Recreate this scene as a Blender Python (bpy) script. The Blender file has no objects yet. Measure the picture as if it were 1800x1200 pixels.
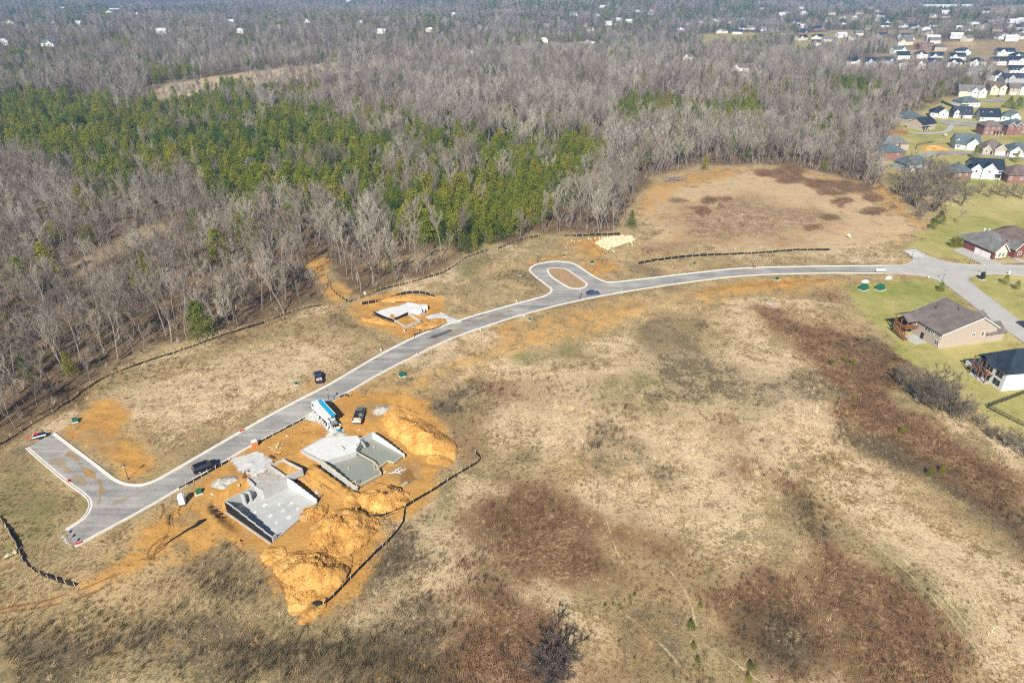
import bpy, math, random
import numpy as np
from mathutils import Vector, Matrix, Euler
from mathutils.geometry import tessellate_polygon
PI = math.pi
random.seed(7)
RNG = np.random.default_rng(7)
sc = bpy.context.scene
COL = sc.collection

# ------------------------------------------------------------------ camera, sky, sun, exposure
CAM_H = 100.0
FPX = 1200.0                       # focal length in photograph pixels (1800 wide)
PITCH = math.atan(660.0 / FPX)     # the horizon lies 60 px above the frame
SP, CP = math.sin(PITCH), math.cos(PITCH)
cam = bpy.data.cameras.new('camera')
cam.sensor_width = 36.0
cam.lens = 36.0 * FPX / 1800.0
cam.clip_start = 1.0
cam.clip_end = 20000.0
cam_o = bpy.data.objects.new('camera', cam)
cam_o.location = (0, 0, CAM_H)
cam_o.rotation_euler = (PI / 2 - PITCH, 0, 0)
COL.objects.link(cam_o)
sc.camera = cam_o

SUN_EL = math.radians(38)
SUN_AZ = math.radians(12.5)        # shadows fall away from the camera, a little to the right
to_sun = Vector((-math.sin(SUN_AZ) * math.cos(SUN_EL), -math.cos(SUN_AZ) * math.cos(SUN_EL), math.sin(SUN_EL)))
world = bpy.data.worlds.new('World')
sc.world = world
world.use_nodes = True
wn = world.node_tree
sky = wn.nodes.new('ShaderNodeTexSky')
sky.sky_type = 'NISHITA'
sky.sun_disc = False
sky.sun_elevation = SUN_EL
sky.sun_rotation = math.atan2(to_sun.x, to_sun.y)
sky.altitude = 200
wn.links.new(sky.outputs[0], wn.nodes['Background'].inputs[0])
wn.nodes['Background'].inputs[1].default_value = 0.05
sun = bpy.data.lights.new('sun', 'SUN')
sun.energy = 5.0
sun.angle = math.radians(0.5)
sun.color = (1.0, 0.95, 0.86)
sun_o = bpy.data.objects.new('sun', sun)
sun_o.rotation_euler = to_sun.to_track_quat('Z', 'Y').to_euler()
sun_o.location = (0, 0, 200)
COL.objects.link(sun_o)
sc.view_settings.view_transform = 'Standard'
sc.view_settings.look = 'None'
sc.view_settings.exposure = 0.6
sc.view_settings.gamma = 1
sc.view_settings.use_curve_mapping = False
sc.cycles.max_bounces = 4
sc.cycles.diffuse_bounces = 2
sc.cycles.glossy_bounces = 2
sc.cycles.transparent_max_bounces = 6
sc.cycles.volume_bounces = 0
sc.cycles.use_denoising = False
sc.cycles.pixel_filter_type = 'BLACKMAN_HARRIS'
sc.cycles.filter_width = 1.15

# ------------------------------------------------------------------ small maths
def ss(a, b, x):
    t = np.clip((np.asarray(x, float) - a) / (b - a), 0, 1)
    return t * t * (3 - 2 * t)

def at_z(px, py, z=0.0):
    px = np.asarray(px, float); py = np.asarray(py, float)
    d = FPX * SP + CP * (py - 600); f = FPX * CP - SP * (py - 600)
    k = (CAM_H - z) / d
    return np.stack([k * (px - 900), k * f], -1)

def to_px(x, y, z=0.0):
    dz = CAM_H - z
    zc = y * CP + dz * SP
    return 900 + FPX * x / zc, 600 + FPX * (dz * CP - y * SP) / zc

def chaikin(p, n=2, closed=False):
    p = np.asarray(p, float)
    for _ in range(n):
        if closed:
            q = np.roll(p, -1, 0)
            p = np.stack([.75 * p + .25 * q, .25 * p + .75 * q], 1).reshape(-1, 2)
        else:
            a, b = p[:-1], p[1:]
            m = np.stack([.75 * a + .25 * b, .25 * a + .75 * b], 1).reshape(-1, 2)
            p = np.vstack([p[:1], m, p[-1:]])
    return p

def seg_dist(P, poly, closed=True):
    """distance of points P to a polyline"""
    A = np.asarray(poly, float)
    B = np.roll(A, -1, 0)
    if not closed:
        A, B = A[:-1], B[:-1]
    best = np.full(len(P), 1e9)
    for a, b in zip(A, B):
        ab = b - a
        L = ab @ ab + 1e-12
        t = np.clip(((P - a) @ ab) / L, 0, 1)
        d = P - (a + t[:, None] * ab)
        best = np.minimum(best, d[:, 0] ** 2 + d[:, 1] ** 2)
    return np.sqrt(best)

def inside(P, poly):
    poly = np.asarray(poly, float)
    x, y = P[:, 0], P[:, 1]
    r = np.zeros(len(P), bool)
    j = len(poly) - 1
    for i in range(len(poly)):
        xi, yi = poly[i]; xj, yj = poly[j]
        c = ((yi > y) != (yj > y))
        if yi != yj:
            r ^= c & (x < (xj - xi) * (y - yi) / (yj - yi) + xi)
        j = i
    return r

def sdist(P, poly, reach=1e9):
    """signed distance, positive inside; points farther than reach outside the box get -reach"""
    poly = np.asarray(poly, float)
    out = np.full(len(P), -reach if reach < 1e8 else -1e6)
    lo, hi = poly.min(0) - min(reach, 1e6), poly.max(0) + min(reach, 1e6)
    k = np.where((P[:, 0] > lo[0]) & (P[:, 0] < hi[0]) & (P[:, 1] > lo[1]) & (P[:, 1] < hi[1]))[0]
    if len(k):
        Q = P[k]
        d = seg_dist(Q, poly)
        out[k] = np.where(inside(Q, poly), d, -d)
    return out

_perm = np.random.default_rng(3).random((256, 256))
def vnoise(x, y, s, seed=0):
    x = np.asarray(x, float) / s + seed * 17.3; y = np.asarray(y, float) / s + seed * 9.1
    xi, yi = np.floor(x).astype(int), np.floor(y).astype(int)
    fx, fy = x - xi, y - yi
    fx = fx * fx * (3 - 2 * fx); fy = fy * fy * (3 - 2 * fy)
    g = lambda i, j: _perm[(i) % 256, (j) % 256]
    return (g(xi, yi) * (1 - fx) + g(xi + 1, yi) * fx) * (1 - fy) + (g(xi, yi + 1) * (1 - fx) + g(xi + 1, yi + 1) * fx) * fy - .5

def fbm(x, y, s, seed=0, n=3):
    return sum(vnoise(x, y, s / 2 ** i, seed + i) / 2 ** i for i in range(n))

# ------------------------------------------------------------------ where things lie (pixels of the photograph turned into points on the ground)
N1 = [(94,761),(120,781),(150,803),(185,830),(200,842),(217,850),(235,853),(252,852),(270,846),(287,837),(370,789),(425,757),(507,711.6),(571,680),(600,663),(667,623),(747,583),(807,563),(867,545),(933,527),(957,521),(967,515),(970,508),(963,503),(933,480),(930,472),(937,467),(953,462),(977,459),(1000,461),(1013,465),(1027,475),(1047,488),(1060,494),(1073,497),(1100,494),(1200,482),(1300,471),(1400,468.5),(1552,467)]
S1 = [(132,961),(175,937),(250,897),(315,859),(350,837),(400,808),(439,784),(535,735),(579,707),(628,680),(667,657),(733,623),(787,597),(847,575),(933,548),(1020,527),(1100,512),(1200,497),(1300,484),(1411,480),(1552,480)]
W1 = [(47,787),(80,816),(117,847),(145,866),(156,877),(159,887),(155,900),(145,912),(132,921),(115,931)]
ISL = [(962,475),(965,472),(975,471),(993,472),(1003,478),(1027,495),(1032,500),(1027,506),(1013,508),(1000,506),(987,498),(968,486)]
N2 = [(1552,467),(1592,467),(1603,460),(1607,455),(1603,450),(1586,440)]
N3 = [(1606,437),(1628,449),(1647,457),(1675,464),(1730,467),(1800,467),(1960,467)]
S3 = [(1960,488),(1800,485),(1772,481),(1715,482),(1702,487),(1701,491),(1705,497),(1740,524),(1790,562),(1910,655)]
S2 = [(1890,672),(1800,600),(1765,577.5),(1722,545),(1680,512.5),(1657.5,496),(1630,485),(1600,481),(1552,480)]
def wl(p, n=2, closed=False):
    p = np.array(p, float)
    return chaikin(at_z(p[:, 0], p[:, 1]), n, closed)
wN1, wS1, wW1, wISL, wN2, wN3, wS3, wS2 = wl(N1), wl(S1), wl(W1), wl(ISL, 2, True), wl(N2), wl(N3), wl(S3), wl(S2)
ROAD_A = np.vstack([wN1, wS1[::-1], wW1[::-1]])
ROAD_B = np.vstack([wN2, wN3, wS3, wS2])
SOUTH = np.vstack([[wS1[0] + (wS1[0] - wS1[3]) * 40], wS1])

# the three house foundations (wall tops in the photograph)
def pz(lst, z):
    a = np.array(lst, float)
    return at_z(a[:, 0], a[:, 1], z)
F1_TOP = pz([(395.5,880),(447,853.5),(463,861.5),(504,840)], 0.3)
F1_C = at_z(556, 876, -1.0); F1_D = at_z(478, 943, -0.9)
F2_TOP = pz([(564,808.5),(625,790),(637,768.6),(654,759)], 0.2)
F2_C = at_z(711, 798, -1.3); F2_D = at_z(627.5, 856, -1.2)
F2_SLAB = pz([(566,809),(626,791),(638,770),(655,762),(710,799),(692,813),(682,809.5),(664.7,821.7),(670.5,832),(627.5,855)], -1.7)
PIT1 = np.vstack([F1_TOP, [F1_C], [F1_D]])
def grow(poly, d):
    c = poly.mean(0)
    v = poly - c
    return c + v * (1 + d / np.linalg.norm(v, axis=1))[:, None]
PIT1 = grow(PIT1, .7)
PIT1[0] += np.array([-.5, -.3]); PIT1[-1] += np.array([-.8, -.8])
PIT2 = grow(np.vstack([F2_TOP, [F2_C], F2_SLAB[5:9], [F2_D]]), 0.35)

def hgt(x, y):
    x = np.asarray(x, float); y = np.asarray(y, float)
    shp = x.shape
    x = x.ravel(); y = y.ravel()
    r = np.hypot(x, y)
    far = ss(420, 1500, r)
    h = far * (11 * np.sin(x / 330 + 1.1) * np.cos(y / 450 + .4) + 7 * np.sin(x / 190 - y / 260 + 2) + 4 * np.sin(x / 97 + y / 140))
    h += ss(1500, 3200, y) * (14 * np.sin(x / 520 + .5) + 18 * np.sin(y / 420 + x / 900 + .8))
    k = np.where((r < 420) & (x < 110))[0]
    if len(k):
        P = np.stack([x[k], y[k]], 1)
        d = seg_dist(P, SOUTH, False)
        i = np.clip(np.searchsorted(SOUTH[:, 0], P[:, 0]), 1, len(SOUTH) - 1)
        a, b = SOUTH[i - 1], SOUTH[i]
        yl = a[:, 1] + (b[:, 1] - a[:, 1]) * (P[:, 0] - a[:, 0]) / (b[:, 0] - a[:, 0] + 1e-9)
        d = np.where(P[:, 1] < yl, d, -d)
        h[k] += -2.3 * ss(9, 23, d) * (1 - ss(0, 90, P[:, 0]))
    return h.reshape(shp)

def pit(x, y):
    """depth of the dug out basements under the natural ground"""
    P = np.stack([np.ravel(x), np.ravel(y)], 1).astype(float)
    base = hgt(P[:, 0], P[:, 1])
    # earth already pushed back against the outer side of the middle basement
    a, b = F2_TOP[0], F2_D
    ab = b - a; L = float(np.hypot(*ab)); q = P - a
    f = (q @ ab) / L ** 2; s = (q[:, 0] * ab[1] - q[:, 1] * ab[0]) / L
    k = ss(-.25, .05, f) * ss(1.25, 1.0, f) * ss(-1.0, .2, s) * ss(6.5, 2.0, s)
    base = base + np.maximum(-.25 - .95 * np.clip(f, 0, 1) - base, 0) * k
    for poly, w_ in ((PIT1, 2.2), (PIT2, .5)):
        d = sdist(P, poly, 6)
        t = ss(-w_, 0.0, d)
        base = base * (1 - t) + np.minimum(base, -2.45) * t
    return base.reshape(np.shape(x))

def at(px, py):
    p = at_z(px, py, 0)
    for _ in range(12):
        z = hgt(p[..., 0], p[..., 1])
        p = at_z(px, py, z)
    return p

def W(px, py, dz=0.0):
    p = at(np.float64(px), np.float64(py))
    return Vector((float(p[0]), float(p[1]), float(pit(p[0], p[1])) + dz))

def wpoly(lst):
    a = np.array(lst, float)
    return at(a[:, 0], a[:, 1])

# ------------------------------------------------------------------ object helpers
def link(name, data, parent=None):
    o = bpy.data.objects.new(name, data)
    COL.objects.link(o)
    if parent is not None:
        o.parent = parent
    return o

def tag(o, label=None, cat=None, group=None, kind=None):
    if label: o['label'] = label
    if cat: o['category'] = cat
    if group: o['group'] = group
    if kind: o['kind'] = kind
    return o

def thing(name, label, cat, loc=(0, 0, 0), rz=0.0, group=None, scale=1.0):
    o = link(name, None)
    o.location = loc
    o.rotation_euler = (0, 0, rz)
    o.scale = (scale,) * 3
    o.empty_display_size = .3
    return tag(o, label, cat, group)

class MB:
    def __init__(s):
        s.v = []; s.f = []; s.m = []
    def add(s, verts, faces, m=0):
        n = len(s.v)
        s.v.extend([tuple(map(float, q)) for q in verts])
        s.f.extend([tuple(i + n for i in f) for f in faces])
        s.m.extend([m] * len(faces))
        return s
    def box(s, c, d, rz=0.0, m=0, taper=1.0):
        x, y, z = d[0] / 2, d[1] / 2, d[2] / 2
        cs, sn = math.cos(rz), math.sin(rz)
        vs = []
        for k, t in ((-1, 1.0), (1, taper)):
            for (i, j) in ((-1, -1), (1, -1), (1, 1), (-1, 1)):
                a, b = i * x * t, j * y * t
                vs.append((c[0] + a * cs - b * sn, c[1] + a * sn + b * cs, c[2] + k * z))
        return s.add(vs, [(3, 2, 1, 0), (4, 5, 6, 7), (0, 1, 5, 4), (1, 2, 6, 5), (2, 3, 7, 6), (3, 0, 4, 7)], m)
    def beam(s, a, b, w, h=None, m=0):
        """box section beam from a to b"""
        a, b = Vector(a), Vector(b)
        h = h or w
        d = (b - a)
        L = d.length
        d.normalize()
        up = Vector((0, 0, 1)) if abs(d.z) < .95 else Vector((1, 0, 0))
        r = d.cross(up).normalized() * (w / 2)
        u = r.normalized().cross(d).normalized() * (h / 2)
        vs = [p + i * r + j * u for p in (a, b) for (i, j) in ((-1, -1), (1, -1), (1, 1), (-1, 1))]
        return s.add(vs, [(0, 1, 2, 3), (7, 6, 5, 4), (0, 4, 5, 1), (1, 5, 6, 2), (2, 6, 7, 3), (3, 7, 4, 0)], m)
    def tube(s, pts, rad, n=8, m=0, cap=True):
        pts = [Vector(p) for p in pts]
        if not hasattr(rad, '__len__'): rad = [rad] * len(pts)
        rings = []
        for i, p in enumerate(pts):
            d = (pts[min(i + 1, len(pts) - 1)] - pts[max(i - 1, 0)]).normalized()
            up = Vector((0, 0, 1)) if abs(d.z) < .9 else Vector((1, 0, 0))
            a = d.cross(up).normalized(); b = a.cross(d).normalized()
            rings.append([p + rad[i] * (math.cos(2 * PI * k / n) * a + math.sin(2 * PI * k / n) * b) for k in range(n)])
        vs = [q for r in rings for q in r]
        fs = [(i * n + k, i * n + (k + 1) % n, (i + 1) * n + (k + 1) % n, (i + 1) * n + k) for i in range(len(pts) - 1) for k in range(n)]
        if cap:
            fs += [tuple(range(n))[::-1], tuple((len(pts) - 1) * n + k for k in range(n))]
        return s.add(vs, fs, m)
    def prism(s, poly, z0, z1, m=0, top_m=None):
        """vertical prism over a ground polygon (anticlockwise)"""
        poly = [tuple(p) for p in poly]
        ar = sum(poly[i - 1][0] * poly[i][1] - poly[i][0] * poly[i - 1][1] for i in range(len(poly)))
        if ar < 0: poly = poly[::-1]
        n = len(poly)
        vs = [(p[0], p[1], z0) for p in poly] + [(p[0], p[1], z1) for p in poly]
        tri = tessellate_polygon([[Vector((p[0], p[1], 0)) for p in poly]])
        def up(t):
            a, b, c = (poly[i] for i in t)
            return t if (b[0] - a[0]) * (c[1] - a[1]) - (b[1] - a[1]) * (c[0] - a[0]) > 0 else t[::-1]
        tri = [up(tuple(t)) for t in tri]
        s.add(vs, [(i, (i + 1) % n, n + (i + 1) % n, n + i) for i in range(n)] + [tuple(i for i in t[::-1]) for t in tri], m)
        s.add(vs[n:], tri, m if top_m is None else top_m)
        return s
    def extrude_profile(s, prof, w0, w1=None, m=0):
        """side profile (x,z) extruded across y; w0 width at the bottom, w1 at the top"""
        w1 = w1 or w0
        zs = [p[1] for p in prof]; lo, hi = min(zs), max(zs)
        n = len(prof)
        vs = []
        for sgn in (-1, 1):
            for (x, z) in prof:
                w = w0 + (w1 - w0) * (z - lo) / (hi - lo + 1e-9)
                vs.append((x, sgn * w / 2, z))
        ar = sum(prof[i - 1][0] * prof[i][1] - prof[i][0] * prof[i - 1][1] for i in range(n))
        side = tuple(range(n)); other = tuple(range(n, 2 * n))[::-1]
        fs = [side, other] + [((i + 1) % n, i, n + i, n + (i + 1) % n) for i in range(n)]
        if ar < 0: fs = [f[::-1] for f in fs]
        return s.add(vs, fs, m)
    def mesh(s, name, mats):
        me = bpy.data.meshes.new(name)
        me.from_pydata(s.v, [], s.f)
        for m in (mats if isinstance(mats, (list, tuple)) else [mats]):
            me.materials.append(m)
        if any(s.m):
            me.polygons.foreach_set('material_index', s.m)
        me.update()
        return me
    def build(s, name, mats, parent=None):
        return link(name, s.mesh(name, mats), parent)

def np_mesh(name, V, Fc, mats, smooth=False, idx=None):
    """mesh from numpy arrays, faces all tris or all quads"""
    me = bpy.data.meshes.new(name)
    V = np.ascontiguousarray(V, np.float32); Fc = np.ascontiguousarray(Fc, np.int32)
    k = Fc.shape[1]
    me.vertices.add(len(V)); me.vertices.foreach_set('co', V.ravel())
    me.loops.add(Fc.size); me.loops.foreach_set('vertex_index', Fc.ravel())
    me.polygons.add(len(Fc))
    me.polygons.foreach_set('loop_start', np.arange(0, Fc.size, k, dtype=np.int32))
    for m in mats: me.materials.append(m)
    if idx is not None: me.polygons.foreach_set('material_index', np.asarray(idx, np.int32))
    me.update(calc_edges=True)
    me.polygons.foreach_set('use_smooth', np.full(len(Fc), smooth, bool))
    return me

# ------------------------------------------------------------------ materials
class NT:
    def __init__(s, name):
        s.mat = bpy.data.materials.new(name)
        s.mat.use_nodes = True
        s.t = s.mat.node_tree
        s.b = s.t.nodes['Principled BSDF']
        s.b.inputs['Roughness'].default_value = .9
        s.b.inputs['Specular IOR Level'].default_value = .2
    def n(s, kind, **kw):
        q = s.t.nodes.new('ShaderNode' + kind)
        for k, v in kw.items(): setattr(q, k, v)
        return q
    def l(s, a, b): s.t.links.new(a, b)
    def math(s, op, a, b=None, clamp=False):
        q = s.n('Math', operation=op, use_clamp=clamp)
        for i, v in enumerate((a, b)):
            if v is None: continue
            if isinstance(v, (int, float)): q.inputs[i].default_value = v
            else: s.l(v, q.inputs[i])
        return q.outputs[0]
    def mix(s, fac, a, b, blend='MIX'):
        q = s.n('Mix', data_type='RGBA', blend_type=blend)
        for sock, v in ((q.inputs[0], fac), (q.inputs[6], a), (q.inputs[7], b)):
            if isinstance(v, (int, float)): sock.default_value = v
            elif isinstance(v, tuple): sock.default_value = (*v[:3], 1)
            else: s.l(v, sock)
        return q.outputs[2]
    def noise(s, vec, scale, detail=3, rough=.6, dist=0.0):
        q = s.n('TexNoise')
        q.inputs['Scale'].default_value = scale; q.inputs['Detail'].default_value = detail
        q.inputs['Roughness'].default_value = rough; q.inputs['Distortion'].default_value = dist
        if vec is not None: s.l(vec, q.inputs['Vector'])
        return q.outputs[0]
    def ramp(s, fac, stops):
        q = s.n('ValToRGB')
        e = q.color_ramp.elements
        while len(e) < len(stops): e.new(.5)
        for i, (p, c) in enumerate(stops):
            e[i].position = p; e[i].color = (*c, 1)
        s.l(fac, q.inputs[0])
        return q.outputs[0]
    def bump(s, h, strength, dist=.1):
        q = s.n('Bump')
        q.inputs['Strength'].default_value = strength; q.inputs['Distance'].default_value = dist
        s.l(h, q.inputs['Height'])
        s.l(q.outputs[0], s.b.inputs['Normal'])

def mat(name, c, rough=.85, var=.25, scale=1.5, bump=0.0, metal=0.0, spec=.25, c2=None):
    m = NT(name)
    pos = m.n('TexCoord').outputs['Object']
    a = m.noise(pos, scale, 4)
    b = m.noise(pos, scale * 7, 2)
    f = m.math('ADD', m.math('MULTIPLY', a, .65), m.math('MULTIPLY', b, .35))
    lo = tuple(x * (1 - var) for x in c)
    hi = tuple(min(1, x * (1 + var * .7)) for x in (c2 or c))
    m.l(m.ramp(f, [(.32, lo), (.68, hi)]), m.b.inputs['Base Color'])
    m.b.inputs['Roughness'].default_value = rough
    m.b.inputs['Metallic'].default_value = metal
    m.b.inputs['Specular IOR Level'].default_value = spec
    if bump: m.bump(f, bump, .05)
    return m.mat

M = {}
M['kerb'] = mat('kerb_concrete', (.62, .58, .52), var=.18, scale=.6)
M['concrete'] = mat('grey_concrete', (.42, .425, .41), var=.18, scale=.5, bump=.1)
M['concrete_white'] = mat('white_concrete', (.60, .60, .585), var=.14, scale=.7)  # on basement walls the whiter tone also carries light from their facing
M['concrete_road'] = mat('road_concrete', (.42, .405, .375), var=.14, scale=.25)
M['wet'] = mat('wet_concrete', (.25, .26, .22), var=.10, scale=.3, rough=.45, spec=.4)
M['tar'] = mat('tar_coating', (.012, .012, .014), var=.3, rough=.6)
M['black'] = mat('black_fabric', (.018, .017, .017), var=.4, rough=.8)
M['stake'] = mat('stake_wood', (.58, .46, .30), var=.3)
M['lumber'] = mat('pale_lumber', (.62, .50, .30), var=.2, scale=3)
M['deckwood'] = mat('stained_deck_wood', (.25, .115, .045), var=.35, scale=4)
M['white'] = mat('white_paint', (.78, .77, .74), var=.06, rough=.6)
M['glass'] = mat('window_glass', (.03, .04, .05), var=.2, rough=.12, spec=.6)
M['rubber'] = mat('tyre_rubber', (.02, .02, .02), var=.2)
M['steel'] = mat('steel', (.45, .45, .46), rough=.4, metal=.7, var=.15)
M['dark_metal'] = mat('dark_metal', (.03, .03, .032), rough=.5, var=.3)
M['galv'] = mat('grey_metal', (.30, .31, .32), rough=.5, metal=.3, var=.3, scale=3)
M['green_box'] = mat('green_cabinet_paint', (.02, .13, .075), rough=.55, var=.2)
M['red'] = mat('red_reflector', (.62, .03, .02), rough=.5, var=.15)
M['orange'] = mat('orange_block', (.55, .20, .07), var=.25, scale=4)
M['pvc'] = mat('white_plastic', (.75, .75, .78), rough=.5, var=.08)
M['blue_boom'] = mat('blue_boom_paint', (.01, .30, .52), rough=.4, var=.12)
M['stone'] = mat('pale_limestone', (.66, .56, .36), var=.3, scale=.8)
M['brush'] = mat('dead_brush_twigs', (.23, .19, .16), var=.35, scale=.5)

def paint(name, c):
    m = mat(name, c, rough=.3, var=.05, spec=.6)
    m.node_tree.nodes['Principled BSDF'].inputs['Coat Weight'].default_value = .5
    return m
M['paint_black'] = paint('black_car_paint', (.008, .008, .02))
M['paint_navy'] = paint('navy_car_paint', (.012, .02, .06))
M['paint_blue'] = paint('blue_car_paint', (.02, .06, .13))
M['paint_grey'] = paint('grey_truck_paint', (.10, .11, .12))
M['paint_white'] = paint('white_truck_paint', (.72, .72, .70))
M['lamp_red'] = mat('tail_light_red', (.40, .01, .01), rough=.3, var=.05)
M['lamp_white'] = mat('head_light_lens', (.75, .75, .72), rough=.2, var=.05)

DIRT = [(.33, (.17, .075, .02)), (.45, (.39, .195, .046)), (.56, (.53, .30, .085)), (.68, (.66, .45, .19))]
def dirt_mat(name, lift=1.0):
    m = NT(name)
    pos = m.n('NewGeometry').outputs['Position']
    a = m.noise(pos, .35, 5, .65); b = m.noise(pos, 1.9, 4, .7)
    f = m.math('ADD', m.math('MULTIPLY', a, .5), m.math('MULTIPLY', b, .5))
    m.l(m.ramp(f, [(p, tuple(min(1, x * lift) for x in c)) for p, c in DIRT]), m.b.inputs['Base Color'])
    m.bump(f, .8, .25)
    return m.mat
M['dirt'] = dirt_mat('orange_clay')
M['dirt_pale'] = dirt_mat('dry_yellow_clay', 1.2)
M['gravel_heap'] = mat('grey_gravel', (.40, .38, .33), var=.45, scale=1.2, bump=.5)

def asphalt():
    m = NT('asphalt')
    pos = m.n('NewGeometry').outputs['Position']
    mp = m.n('Mapping'); mp.inputs['Rotation'].default_value = (0, 0, math.radians(-38)); mp.inputs['Scale'].default_value = (.05, .9, 1)
    m.l(pos, mp.inputs['Vector'])
    st = m.noise(mp.outputs[0], .6, 1)
    a = m.noise(pos, .12, 4); b = m.noise(pos, 1.6, 2)
    f = m.math('ADD', m.math('MULTIPLY', st, .35), m.math('ADD', m.math('MULTIPLY', a, .45), m.math('MULTIPLY', b, .2)))
    c = m.ramp(f, [(.34, (.15, .145, .135)), (.47, (.26, .25, .235)), (.62, (.39, .37, .335))])
    m.l(c, m.b.inputs['Base Color'])
    return m.mat
M['asphalt'] = asphalt()

def soft_sheet_mat(name, stops, scale=.6, hard=3.0):
    """material of a thin spread layer whose edge breaks up (attribute 'cover')"""
    m = NT(name)
    pos = m.n('NewGeometry').outputs['Position']
    a = m.noise(pos, scale, 5, .65); b = m.noise(pos, scale * 6, 3)
    f = m.math('ADD', m.math('MULTIPLY', a, .55), m.math('MULTIPLY', b, .45))
    m.l(m.ramp(f, stops), m.b.inputs['Base Color'])
    at_ = m.n('Attribute', attribute_name='cover')
    al = m.math('MULTIPLY', m.math('SUBTRACT', m.math('ADD', at_.outputs['Fac'], m.math('MULTIPLY', f, 2.6)), 1.8), hard, True)
    m.l(al, m.b.inputs['Alpha'])
    m.bump(b, .4, .06)
    return m.mat
M['gravel_spread'] = soft_sheet_mat('spread_gravel', [(.3, (.38, .37, .35)), (.5, (.52, .51, .49)), (.68, (.66, .65, .62))], .8)
M['mud_spread'] = soft_sheet_mat('tracked_mud', [(.3, (.30, .19, .08)), (.5, (.42, .29, .13)), (.7, (.52, .38, .2))], .5, .9)
M['clay_spread'] = soft_sheet_mat('spread_clay', [(.3, (.30, .14, .03)), (.5, (.44, .23, .05)), (.7, (.55, .33, .1))], .5, 1.2)
M['rut'] = soft_sheet_mat('rut_soil', [(.3, (.17, .085, .025)), (.6, (.29, .15, .045))], 1.2, 1.6)
M['damp'] = soft_sheet_mat('damp_patch', [(.3, (.07, .07, .068)), (.7, (.11, .11, .105))], .5, 1.5)

M['trail'] = soft_sheet_mat('trodden_straw', [(.3, (.46, .36, .20)), (.6, (.62, .50, .31))], 1.0, 1.2)
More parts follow.
